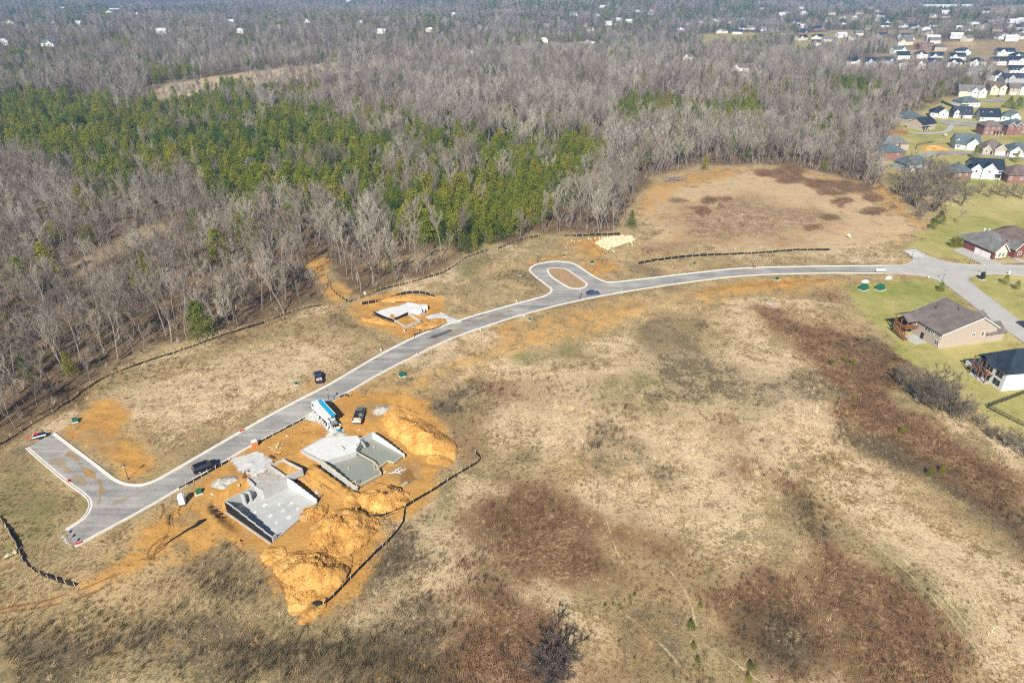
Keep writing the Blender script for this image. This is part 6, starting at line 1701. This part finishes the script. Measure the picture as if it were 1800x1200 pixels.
fence('long black silt fence with pale stakes right of the middle foundation', [(836,797),(848,808),(810,831),(775,853),(738,875),(711,892),(686,904),(662,908),(639,910)])
fence('black silt fence running down from the long one to the foreground roll', [(711,893),(709,908),(707,922),(690,945),(662,969),(635,997),(608,1026),(588,1046),(569,1062)])
fence('black silt fence arching behind the small upper foundation', [(636,535),(647,533),(675,528),(692,522),(711,516),(733,514),(747,516),(765,523)], .9)
fence('brown black silt fence along the wood, between the grassy gap and the turning loop', [(574,485),(580,505),(595,520),(615,532),(647,520),(670,509),(700,502),(725,496),(755,487),(780,479),(805,464),(822,452),(840,445),(860,439)], .5)
fence('slumped silt fence on the bank left of the stone bed', [(875,437),(895,430),(915,422),(947,415)], .5, 2.4, .1, slump=1)
fence('black silt fence along the left wood edge up to the grassy gap', [(565,537),(537,542),(505,552),(465,567),(430,577),(390,590),(340,609),(300,622),(267,632),(225,647),(183,664),(157,680),(125,704),(92,726),(50,752),(0,782)], .5, 2.8)
fence('straight taut black silt fence right above the pale stone bed', [(991,416.5),(1040,414.5),(1090,412.5)], .9, 2.6, .02)
fence('isolated long black silt fence above the right part of the road', [(1121,463.5),(1146,459),(1172,455.5),(1222,450),(1310,447),(1342,445.5),(1397,440.5),(1458,440)], .85, 3, .03)
fence('low black silt sock along the kerb by the concrete truck', [(455,779),(485,762),(512,748),(537,735)], .45, 2, .05)
fence('low black silt sock at the kerb beside the lamp by the concrete truck', [(575,709),(590,702),(606,694),(616,697)], .45, 2, .05)
fence('low black silt fence along the kerb beside the parked black vehicle', [(315,860),(340,846),(370,829),(402,811)], .6, 1.8, .04)
fence('drooping black silt fence in the lower left corner', [(0,909),(10,925),(17,936),(28,955),(35,971),(40,985),(48,995),(56,1004),(88,1017),(110,1025),(133,1031)], .7, 2.2, .12, slump=.25)
fence('short black silt fence round the driveway of the small upper foundation', [(778,564),(782,570),(770,576),(751,582),(740,586),(728,589)], .5, 1.6, .08)
o = MB().tube([W(288,959,.12), W(300,951,.2), W(315,941,.16), W(330,932,.22), W(344,925,.25), W(352,919,.35), W(360,915,.3)], [.06, .1, .14, .2, .3, .42, .25], 8).build('fabric_roll', M['black'])
tag(o, 'loose twisted black fabric lying on the clay left of the tarred basement', 'fabric roll', 'rolls of black fabric')
o = MB().tube([W(551,1061,.3), W(558,1063,.35), W(566,1062,.3)], [.3, .42, .25], 8).build('fabric_roll', M['black'])
tag(o, 'short black bundle at the bottom end of the lower silt fence', 'fabric roll', 'rolls of black fabric')

# black metal yard fence
def yard_fence(label, px, h=1.3, step=1.8):
    p = np.array([[W(*q).x, W(*q).y] for q in px])
    seg = np.linalg.norm(np.diff(p, axis=0), axis=1); cum = np.concatenate([[0], np.cumsum(seg)]); n = int(cum[-1] / step) + 1
    s = np.linspace(0, cum[-1], n); q = np.stack([np.interp(s, cum, p[:, 0]), np.interp(s, cum, p[:, 1])], 1)
    t = thing('yard_fence', label, 'fence', (q[0, 0], q[0, 1], 0), 0, 'yard fences')
    q = q - q[0]
    pm = MB().box((0, 0, h / 2), (.09, .09, h + .1)).mesh('fence_post', M['dark_metal'])
    for i in range(n): o = link('fence_post', pm, t); o.location = (q[i, 0], q[i, 1], 0)
    for z in (.2, h - .35, h - .1):
        b = MB()
        for i in range(n - 1): b.beam((*q[i], z), (*q[i + 1], z), .04, .05)
        b.build('fence_rail', M['dark_metal'], t)
    b = MB()
    for i in range(n - 1):
        for k in range(1, 12):
            c = q[i] + (q[i + 1] - q[i]) * k / 12; b.box((c[0], c[1], h / 2), (.03, .03, h - .1))
    o = b.build('pickets', M['dark_metal'], t); o['kind'] = 'stuff'
yard_fence('black metal yard fence below the white house', [(1735,716),(1768,704),(1815,686)])
yard_fence('black metal yard fence running down to the right edge', [(1736,717),(1768,734),(1815,757)])
yard_fence('dark fence round the vacant lot with the yellow heap', [(1610,263),(1612,255),(1640,251)], 1.5, 2.5)
hd = thing('hedge', 'dark clipped hedge on the lawn below the white porch house', 'hedge', W(1655, 180))
b = MB()
pts_ = [W(1653,179), W(1664,184), W(1676,188.5)]
for i in range(2): b.beam(pts_[i] - pts_[0] + Vector((0, 0, .7)), pts_[i + 1] - pts_[0] + Vector((0, 0, .7)), 1.2, 1.5)
b.build('foliage', M['cedar'], hd)
b = MB(); L0 = W(1564, 233)
for i in range(9):
    p = W(1564 + i * 3.7, 233 + i * .35) - L0; b.box((p.x, p.y, 1.0), (1.15, .12, 1.9 + .1 * (i % 2)))
pf = thing('board_fence', 'dark brown wooden board fence at the wood by the lane end', 'fence', L0); b.build('boards', M['deckwood'], pf)

# ------------------------------------------------------------------ street lamps
def lamp_parts():
    pole = MB().tube([(0, 0, 0), (0, 0, .5), (0, 0, .55), (0, 0, 3.35)], [.13, .12, .065, .05], 8).mesh('pole', M['dark_metal'])
    lan = MB().box((0, 0, 3.62), (.30, .30, .45), 0, 0, 1.35).mesh('lantern', M['pvc'])
    cap = MB().box((0, 0, 3.93), (.52, .52, .16), 0, 0, .3).box((0, 0, 3.37), (.3, .3, .08)).box((0, 0, 4.06), (.06, .06, .14)).mesh('lantern_cap', M['dark_metal'])
    return pole, lan, cap
LP = lamp_parts()
for (px, py, lb) in ((226,842,'in the bend at the left road stub'),(579,708,'beside the concrete truck'),(1019,527,'on the kerb by the navy car near the turning loop'),(945,461,'at the top of the turning loop'),(1323.6,470,'under the isolated silt fence on the upper kerb'),(1602,454,'on the corner by the gravel stub'),(1703,464,'left of the red brick house driveway'),(1729,484,'on the corner lawn right of the junction'),(1656.5,494,'on the inner corner left of the lower street'),(728.3,592.5,'below the small upper foundation')):
    t = thing('street_lamp', 'dark post top street lamp ' + lb, 'street lamp', W(px, py), px, 'street lamps')
    link('pole', LP[0], t); link('lantern', LP[1], t); link('lantern_cap', LP[2], t)

# ------------------------------------------------------------------ utility boxes and small site things
def cabinet(label, px, py, w=1.7, d=1.5, h=1.3, mt='green_box', cat='utility box', rz=.5, group='green utility boxes'):
    t = thing('utility_box', label, cat, W(px, py), rz, group)
    MB().box((0, 0, .06), (w + .3, d + .3, .2)).build('pad', M['kerb'], t)
    MB().box((0, .1, .16 + h * .3), (w, d - .2, h * .6)).box((0, .2, .16 + h * .8), (w, d - .4, h * .4), 0, 0, .92).build('cabinet', M[mt], t)
    MB().box((0, -d / 2 + .02, .2 + h * .3), (w * .9, .05, h * .5)).build('front_door', M[mt], t)
    return t
cabinet('left one of two big green transformer boxes on the right lawn', 1518, 509, 2.6, 2.0, 1.7)
cabinet('right one of two big green transformer boxes on the right lawn', 1547, 509, 2.6, 2.0, 1.7)
cabinet('small green box beside the road under the isolated silt fence end', 1366, 492, 1.1, .9, .9)
cabinet('small green box right of the turning loop', 1041, 463, 1.2, 1, .9)
cabinet('small green box on the grass below the middle of the road', 707, 661, 1.5, 1.2, .9)
cabinet('green box on the clay near the left road stub', 132, 741, 1.1, .9, .9)
cabinet('green box between the white toilet cabin and the gravel heap', 350, 867, 1.2, .9, .9)
cabinet('small pale green box above the turning loop', 992, 451, .7, .6, .6)
cabinet('small green box left of the turning loop', 914, 484, .7, .6, .5)
cabinet('small grey green box below the silt fence on the right', 1221, 464, .9, .7, .6)
cabinet('small green pedestal by the kerb below the road bend', 931, 563, .5, .5, .8)
cabinet('pale green box left of the dark pickup on the grass', 521, 676, .7, .6, .7)
cabinet('pale green white box on the lawn right of the transformers', 1562, 490, 2.2, 1.0, .7, 'pvc', group=None)
cabinet('white flat pad box above the left transformer', 1521, 496, 2.2, 1.4, .5, 'pvc', group=None)
for (px, py, lb) in ((732.5,624,'on the kerb across from the small upper foundation'),(844,581,'below the middle of the road curve'),(908,530,'above the road curve left of the loop'),(921,555,'below the road near the green pedestal'),(1093,515,'on the lower kerb right of the navy car'),(1632,488,'pinkish white, by the junction kerb'),(669.5,616,'dark topped, above the road left of the small foundation'),(711,582.5,'between the small foundation and its lamp')):
    t = thing('marker_post', 'short white meter post ' + lb, 'meter post', W(px, py), .4, 'short white meter posts')
    MB().box((0, 0, .4), (.35, .3, .8)).build('post', M['pvc'], t); MB().box((0, 0, .86), (.4, .36, .12)).build('cap', M['galv'], t)
# end of road markers
DIA = MB().add([(0, -.03, 1.75), (.42, -.03, 1.33), (0, -.03, .91), (-.42, -.03, 1.33), (0, .03, 1.75), (.42, .03, 1.33), (0, .03, .91), (-.42, .03, 1.33)], [(0, 3, 2, 1), (4, 5, 6, 7)] + [(i, (i + 1) % 4, 4 + (i + 1) % 4, 4 + i) for i in range(4)])
for (px, py, rz, mt, lb) in ((53,776,.5,'red','left red diamond end marker at the left road stub'),(66,769.5,.5,'red','right red diamond end marker at the left road stub'),(113,944.5,-.9,'galv','uppermost grey backed end marker on the gravel at the lower road end'),(119,951,-.9,'galv','middle grey backed end marker on the gravel at the lower road end'),(127,958.5,-.9,'galv','lowest grey backed end marker on the gravel at the lower road end')):
    t = thing('end_marker', lb, 'road marker', W(px, py), rz, 'end of road markers')
    MB().beam((0, .06, -.1), (0, .06, 1.5), .07).build('post', M['galv'], t); DIA.build('diamond', M[mt], t)
# portable toilet
pt = thing('portable_toilet', 'white portable toilet cabin by the kerb near the left basement', 'portable toilet', W(321.5, 885), .25)
MB().box((0, 0, .1), (1.3, 1.4, .2)).build('skid', M['dark_metal'], pt)
MB().box((0, 0, 1.2), (1.2, 1.2, 2.0), 0, 0, .94).build('cabin', M['white'], pt)
MB().extrude_profile([(-.66, 2.2), (.66, 2.2), (.3, 2.5), (-.3, 2.5)], 1.3, 1.1).build('roof', M['pvc'], pt)
MB().box((0, -.6, 1.15), (.8, .05, 1.8)).build('door', M['pvc'], pt)
MB().tube([(.4, .5, 2.2), (.4, .5, 2.8)], .05, 6).build('vent_pipe', M['dark_metal'], pt)
# orange block stack on the kerb
bs = thing('block_stack', 'orange stack of blocks with white wrap on the kerb above the left basement', 'block stack', W(448, 783), .6)
for i in range(3):
    for j in range(2):
        MB().box((-.36 + j * .72, 0, .25 + i * .42), (.68, 1.1, .40)).build('block', M['orange'], bs)
MB().box((0, 0, 1.36), (1.3, 1.0, .14)).build('wrap', M['pvc'], bs)
for (px, py, rz, lb) in ((425.5,757.5,.65,'red inlet bag on the upper kerb above the left basement'),(121,845.5,-.7,'dull red inlet bag on the kerb of the left stub'),(139,955,.6,'red inlet bag at the lower road end'),(1066,494.5,.1,'orange red inlet bag at the foot of the turning loop'),(937,466,.6,'orange inlet bag at the upper left of the turning loop'),(1326,470.5,.1,'orange inlet bag on the kerb by the lamp under the silt fence')):
    o = MB().box((0, 0, .12), (1.1, .4, .16), 0, 0, .8).build('inlet_bag', M['red']); o.location = W(px, py, .12); o.rotation_euler = (0, 0, rz); tag(o, lb, 'inlet bag', 'kerb inlet bags')
# white barrier where the asphalt meets the concrete road
rb_ = thing('road_barrier', 'white barrier board across the road where asphalt meets pale concrete', 'barrier', W(1547, 478.5), .05)
MB().box((0, 0, .95), (3.4, .12, .9)).build('board', M['white'], rb_)
for x in (-1.3, 1.3): MB().beam((x, -.45, 0), (x, 0, 1.2), .1).beam((x, .45, 0), (x, 0, 1.2), .1).build('leg', M['galv'], rb_)
# small trailer thing at the end of the left stub
tr = thing('trailer', 'small dark trailer with pale rails beside the red markers at the left stub', 'trailer', W(71, 769), math.radians(30))
MB().box((0, 0, .55), (2.8, 1.3, .25)).build('bed', M['dark_metal'], tr)
for s in (-1, 1):
    MB().box((0, s * .62, .8), (2.8, .07, .3)).build('side_rail', M['pvc'], tr)
    MB().tube([(0, s * .72, .3), (0, s * .86, .3)], .3, 12).build('wheel', M['rubber'], tr)
MB().beam((1.3, 0, .45), (2.6, 0, .4), .1).build('drawbar', M['dark_metal'], tr)
MB().box((0, 0, .85), (2.3, 1.0, .4)).build('load', M['paint_navy'], tr)
gp = thing('gate_post', 'thin dark post with a leaning bar behind the small trailer', 'post', W(79, 766)); MB().beam((0, 0, 0), (-.3, .2, 2.0), .08).beam((-.3, .2, 1.9), (-5.5, -1.2, .5), .06).build('post', M['dark_metal'], gp)
# pipes, boards and other loose stuff
def boards(label, px, py, n, L, mt, name='board_pile', spread_=.8, cat='board pile', seed=1):
    r = np.random.default_rng(seed); t = thing(name, label, cat, W(px, py, .05), r.random() * 3)
    for i in range(n):
        a = r.normal(0, .5); x, y = r.normal(0, spread_, 2); l = L * r.uniform(.6, 1.1)
        MB().beam((x - l / 2 * math.cos(a), y - l / 2 * math.sin(a), .05 + .06 * i), (x + l / 2 * math.cos(a), y + l / 2 * math.sin(a), .05 + .06 * i), .16, .06).build('board', M[mt], t)
boards('loose white pipes on the clay right of the wet slab', 700, 829, 9, 1.8, 'pvc', 'pipe_pile', .7, 'pipe pile', 3)
boards('pale boards scattered on the clay between the driveway and the truck', 487, 786, 8, 1.8, 'lumber', seed=4)
boards('broken boards and brush at the edge of the gravel drive of the left basement', 425, 838, 12, 1.5, 'deckwood', seed=5)
boards('few white boards on the upper meadow above the brush swath', 1357, 535, 5, 2.6, 'pvc', seed=6)
boards('short pipes lying by the low wall of the left basement', 540, 905, 4, 2.4, 'galv', 'pipe_pile', .25, 'pipe pile', 7)
boards('bright pallet boards on the sunny corner lawn right edge', 1795, 520, 5, 2, 'galv', seed=9)
for (px, py, mt, lb) in ((631,756,'stone','white bag on the clay below the flatbed'),(587,840,'pvc','pinkish white bucket between the two basements'),(700,760,'gravel_heap','grey plate on the clay right of the flatbed'),(711,851,'gravel_heap','grey puddle plate above the round yellow heap'),(676,829,'pvc','white tool by the corner of the wet slab'),(374,868,'pvc','small white bag on the clay below the gravel heap'),(505,766,'lumber','small ring of wood on the clay by the truck')):
    o = link('site_bag' if mt == 'pvc' else 'site_lump', RK[int(px) % 5]); o.data = RK[int(px) % 5].copy(); o.data.materials.clear(); o.data.materials.append(M[mt])
    s = 1.0 if mt != 'gravel_heap' else 2.0
    o.location = W(px, py, .12); o.scale = (s, s, .45 * s if mt != 'gravel_heap' else .25); tag(o, lb, 'lump' if mt != 'pvc' else 'bag', 'small things lying on the site')
o = cabinet('black mailbox cluster beside the lamp on the corner lawn', 1726, 491, 1.3, 1.2, 2.6, 'dark_metal', 'mailbox', .3, None); o.name = 'mailbox_cluster'
o = MB().box((0, 0, .5), (.4, .3, 1.0)).box((0, 0, 1.2), (.5, .4, .4)).build('hydrant', M['pvc']); o.location = W(1773, 482); tag(o, 'white hydrant with dark top at the right kerb', 'hydrant')

# ------------------------------------------------------------------ vehicles
WH = None
def wheel(parent, x, y, r=.38, w=.26, hub='steel'):
    o = MB().tube([(x, y - w / 2, r), (x, y + w / 2, r)], r, 14).build('wheel', M['rubber'], parent)
    s = 1 if y > 0 else -1
    MB().tube([(x, y + s * (w / 2 - .02), r), (x, y + s * (w / 2 + .03), r)], r * .58, 10).build('rim', M[hub], o)
def car(label, a, b, kind, col, cat, group='parked vehicles'):
    """a = rear, b = front, in photograph pixels on the ground"""
    A_, B_ = W(*a), W(*b); c = (A_ + B_) / 2; az_ = ang(A_, B_)
    t = thing({'pickup': 'pickup_truck', 'suv': 'black_vehicle' if False else 'parked_suv', 'sedan': 'parked_car', 'flatbed': 'flatbed_truck'}[kind], label, cat, c, az_, group)
    pm = M[col]
    if kind == 'sedan':
        L, Wd, R_ = 4.7, 1.85, .34
        body = [(-2.3, .3), (2.3, .3), (2.33, .62), (2.2, .78), (.95, .95), (-1.55, 1.0), (-2.3, .9)]
        cab = [(-1.9, .96), (1.0, .93), (.3, 1.42), (-1.0, 1.45)]; roof = [(-1.02, 1.43), (.32, 1.40), (.2, 1.49), (-.9, 1.51)]
        ax = (-1.4, 1.42)
    elif kind == 'suv':
        L, Wd, R_ = 5.4, 2.05, .42
        body = [(-2.65, .4), (2.6, .4), (2.68, .75), (2.55, 1.05), (1.3, 1.18), (-2.6, 1.2), (-2.7, .8)]
        cab = [(-2.6, 1.18), (1.35, 1.16), (.55, 1.82), (-2.3, 1.84)]; roof = [(-2.35, 1.82), (.6, 1.80), (.45, 1.92), (-2.2, 1.94)]
        ax = (-1.6, 1.65)
    elif kind == 'pickup':
        L, Wd, R_ = 5.7, 2.0, .42
        body = [(-2.85, .45), (2.7, .45), (2.8, .8), (2.7, 1.1), (1.4, 1.2), (-.6, 1.2), (-.62, .72), (-2.85, .72)]
        cab = [(-.55, 1.18), (1.45, 1.17), (.75, 1.82), (-.4, 1.84)]; roof = [(-.45, 1.82), (.78, 1.80), (.68, 1.9), (-.38, 1.92)]
        ax = (-1.75, 1.75)
    else:
        L, Wd, R_ = 6.6, 2.1, .45
        body = [(-3.2, .6), (3.2, .55), (3.28, .95), (3.15, 1.2), (2.2, 1.3), (.7, 1.3), (.7, .8), (-3.2, .8)]
        cab = [(.75, 1.28), (2.25, 1.28), (1.7, 2.0), (.85, 2.02)]; roof = [(.8, 2.0), (1.72, 1.98), (1.65, 2.1), (.86, 2.12)]
        ax = (-2.0, 2.3)
    MB().extrude_profile(body, Wd, Wd * .93).build('body', pm, t)
    MB().extrude_profile(cab, Wd * .90, Wd * .76).build('window_band', M['glass'], t)
    MB().extrude_profile(roof, Wd * .78, Wd * .70).build('roof', pm, t)
    for x in ax:
        for s in (-1, 1): wheel(t, x, s * (Wd / 2 - .12), R_)
    for s in (-1, 1):
        MB().box((body[2][0] - .04, s * Wd * .36, .72), (.12, .4, .2)).build('headlight', M['lamp_white'], t)
        MB().box((min(p[0] for p in body) - .0, s * Wd * .41, .86 if kind == 'sedan' else .95), (.1, .22, .3)).build('tail_light', M['lamp_red'], t)
        MB().box((cab[1][0] - .25, s * (Wd / 2 + .1), cab[0][1] + .05), (.16, .2, .18)).build('wing_mirror', pm, t)
    if kind == 'pickup':
        q = MB()
        for s in (-1, 1): q.box((-1.72, s * (Wd / 2 - .07), .98), (2.24, .12, .54))
        q.box((-2.8, 0, .98), (.1, Wd - .1, .54)); q.build('bed_side', pm, t)
        MB().box((-1.7, 0, .75), (2.1, Wd - .3, .06)).build('bed_floor', M['concrete_white'], t)
        MB().box((-2.0, .2, .95), (1.2, .8, .35), .3).build('bed_load', M['lumber'], t)
    if kind == 'flatbed':
        MB().box((-1.25, 0, 1.0), (3.9, 2.3, .14)).build('flat_bed', M['galv'], t)
        MB().box((.6, 0, 1.5), (.1, 2.2, 1.0)).build('headboard', M['dark_metal'], t)
        for s in (-1, 1): MB().box((-1.25, s * 1.12, 1.28), (3.9, .06, .42)).build('bed_side', M['galv'], t)
        MB().box((-3.1, 0, 1.22), (.16, 2.3, .3)).build('rear_bar', M['pvc'], t)
        for i, (x, y, mt) in enumerate([(-.2, .5, 'dark_metal'), (-.5, -.5, 'galv'), (-1.4, .3, 'dark_metal'), (-1.7, -.55, 'paint_navy'), (-2.4, .35, 'lumber'), (-2.5, -.45, 'lumber')]):
            MB().box((x, y, 1.32), (.9, .8, .45 + .1 * (i % 3)), i * .5).build('load_box', M[mt], t)
    return t
car('black sport utility vehicle parked on the kerb above the left basement', (341,832), (382,816), 'suv', 'paint_black', 'car')
car('small navy car parked at the kerb by the turning loop', (1031,518), (1053,516.5), 'sedan', 'paint_blue', 'car')
car('dark pickup with open bed parked on the grass above the road', (561.5,675), (559,658), 'pickup', 'paint_navy', 'pickup truck')
car('grey flatbed truck with loaded bed on the clay by the clay ridge', (628,747), (635.5,723), 'flatbed', 'paint_grey', 'truck')
car('dark blue car at the right edge on the lower street', (1790,567), (1812,581), 'sedan', 'paint_blue', 'car')
rc = car('red car in front of the beige two gabled house', (1754,169.5), (1756,172), 'sedan', 'lamp_red', 'car')

# concrete pump truck: cab towards the road, hopper towards the slab
A_, B_ = W(592, 757), W(554, 716); c = (A_ + B_) / 2; az_ = ang(A_, B_)
L = 11.0
ct = thing('concrete_pump_truck', 'white concrete pump truck with bright blue folded boom by the wet slab', 'truck', c, az_)
MB().box((-.4, 0, .95), (10.2, .9, .3)).build('chassis', M['dark_metal'], ct)
MB().extrude_profile([(3.5, .7), (5.5, .7), (5.55, 1.6), (5.2, 2.9), (3.6, 2.95), (3.5, 2.0)], 2.4, 2.2).build('cab', M['paint_white'], ct)
MB().extrude_profile([(5.2, 1.75), (5.62, 1.7), (5.34, 2.6), (5.05, 2.65)], 2.1, 1.9).build('windscreen', M['glass'], ct)
for s in (-1, 1): MB().box((4.5, s * 1.17, 2.2), (.9, .06, .7)).build('side_window', M['glass'], ct)
MB().box((.9, 0, 1.55), (4.6, 2.2, .9)).build('deck_body', M['paint_white'], ct)
MB().box((-2.6, 0, 1.5), (2.2, 2.1, .7)).build('pump_body', M['paint_white'], ct)
MB().box((2.4, 0, 2.3), (1.2, 1.3, 1.2)).build('boom_pedestal', M['paint_white'], ct)
MB().beam((3.6, -.45, 3.5), (-4.4, -.45, 3.3), .75, .75).build('boom', M['blue_boom'], ct)
MB().beam((3.0, .35, 3.15), (-4.2, .35, 3.0), .5, .5).build('boom', M['paint_white'], ct)
MB().beam((2.6, .9, 2.7), (-3.8, .9, 2.6), .4, .4).build('boom', M['paint_white'], ct)
for y, z in ((1.25, 2.9), (-.95, 3.75)): MB().tube([(3.2, y, z), (0, y, z - .05), (-4.6, y, z - .15)], .09, 8).build('delivery_pipe', M['pvc'], ct)
MB().tube([(-3.8, 1.1, 2.6), (-4.6, 1.0, 2.2), (-5.0, .9, 1.3), (-5.2, .8, .5)], .1, 8).build('delivery_pipe', M['pvc'], ct)
MB().box((-4.6, 0, 1.15), (1.0, 1.5, .8), 0, 0, 1.25).build('hopper', M['galv'], ct)
for s in (-1, 1):
    MB().beam((1.2, s * 1.0, 1.1), (.6, s * 1.9, .15), .22).build('outrigger', M['paint_white'], ct)
    MB().beam((-3.6, s * .9, 1.0), (-4.8, s * 1.8, .15), .22).build('outrigger', M['paint_white'], ct)
    for x in (4.4, 1.4, -1.3, -2.5): wheel(ct, x, s * 1.02, .52, .42, 'pvc')
    MB().box((-1.0, s * 1.1, 1.2), (.1, .1, .5)).build('side_lamp', M['lamp_red'], ct)
pw = thing('mortar_mixer', 'small yellow and blue mixer at the tail of the concrete pump truck', 'mixer', W(595, 757), .6)
MB().box((0, 0, .5), (1.0, .7, .5)).build('frame', M['blue_boom'], pw); MB().tube([(-.35, 0, .9), (.35, 0, .9)], .4, 10).build('drum', M['lumber'], pw)
for s in (-1, 1): wheel(pw, .2, s * .45, .22, .14)

# ------------------------------------------------------------------ the air: one closed box of even haze
hz = NT('haze')
hz.t.nodes.remove(hz.b)
pv = hz.t.nodes.new('ShaderNodeVolumePrincipled')
pv.inputs['Color'].default_value = (.22, .50, 1.0, 1)
pv.inputs['Density'].default_value = .00019
pv.inputs['Anisotropy'].default_value = 0.0
hz.t.links.new(pv.outputs[0], hz.t.nodes['Material Output'].inputs['Volume'])
zlo = float(Z.min()) - 1
o = MB().box((0, 2900, (zlo + 103) / 2), (9400, 7000, 103 - zlo)).build('haze', hz.mat)
o['kind'] = 'stuff'
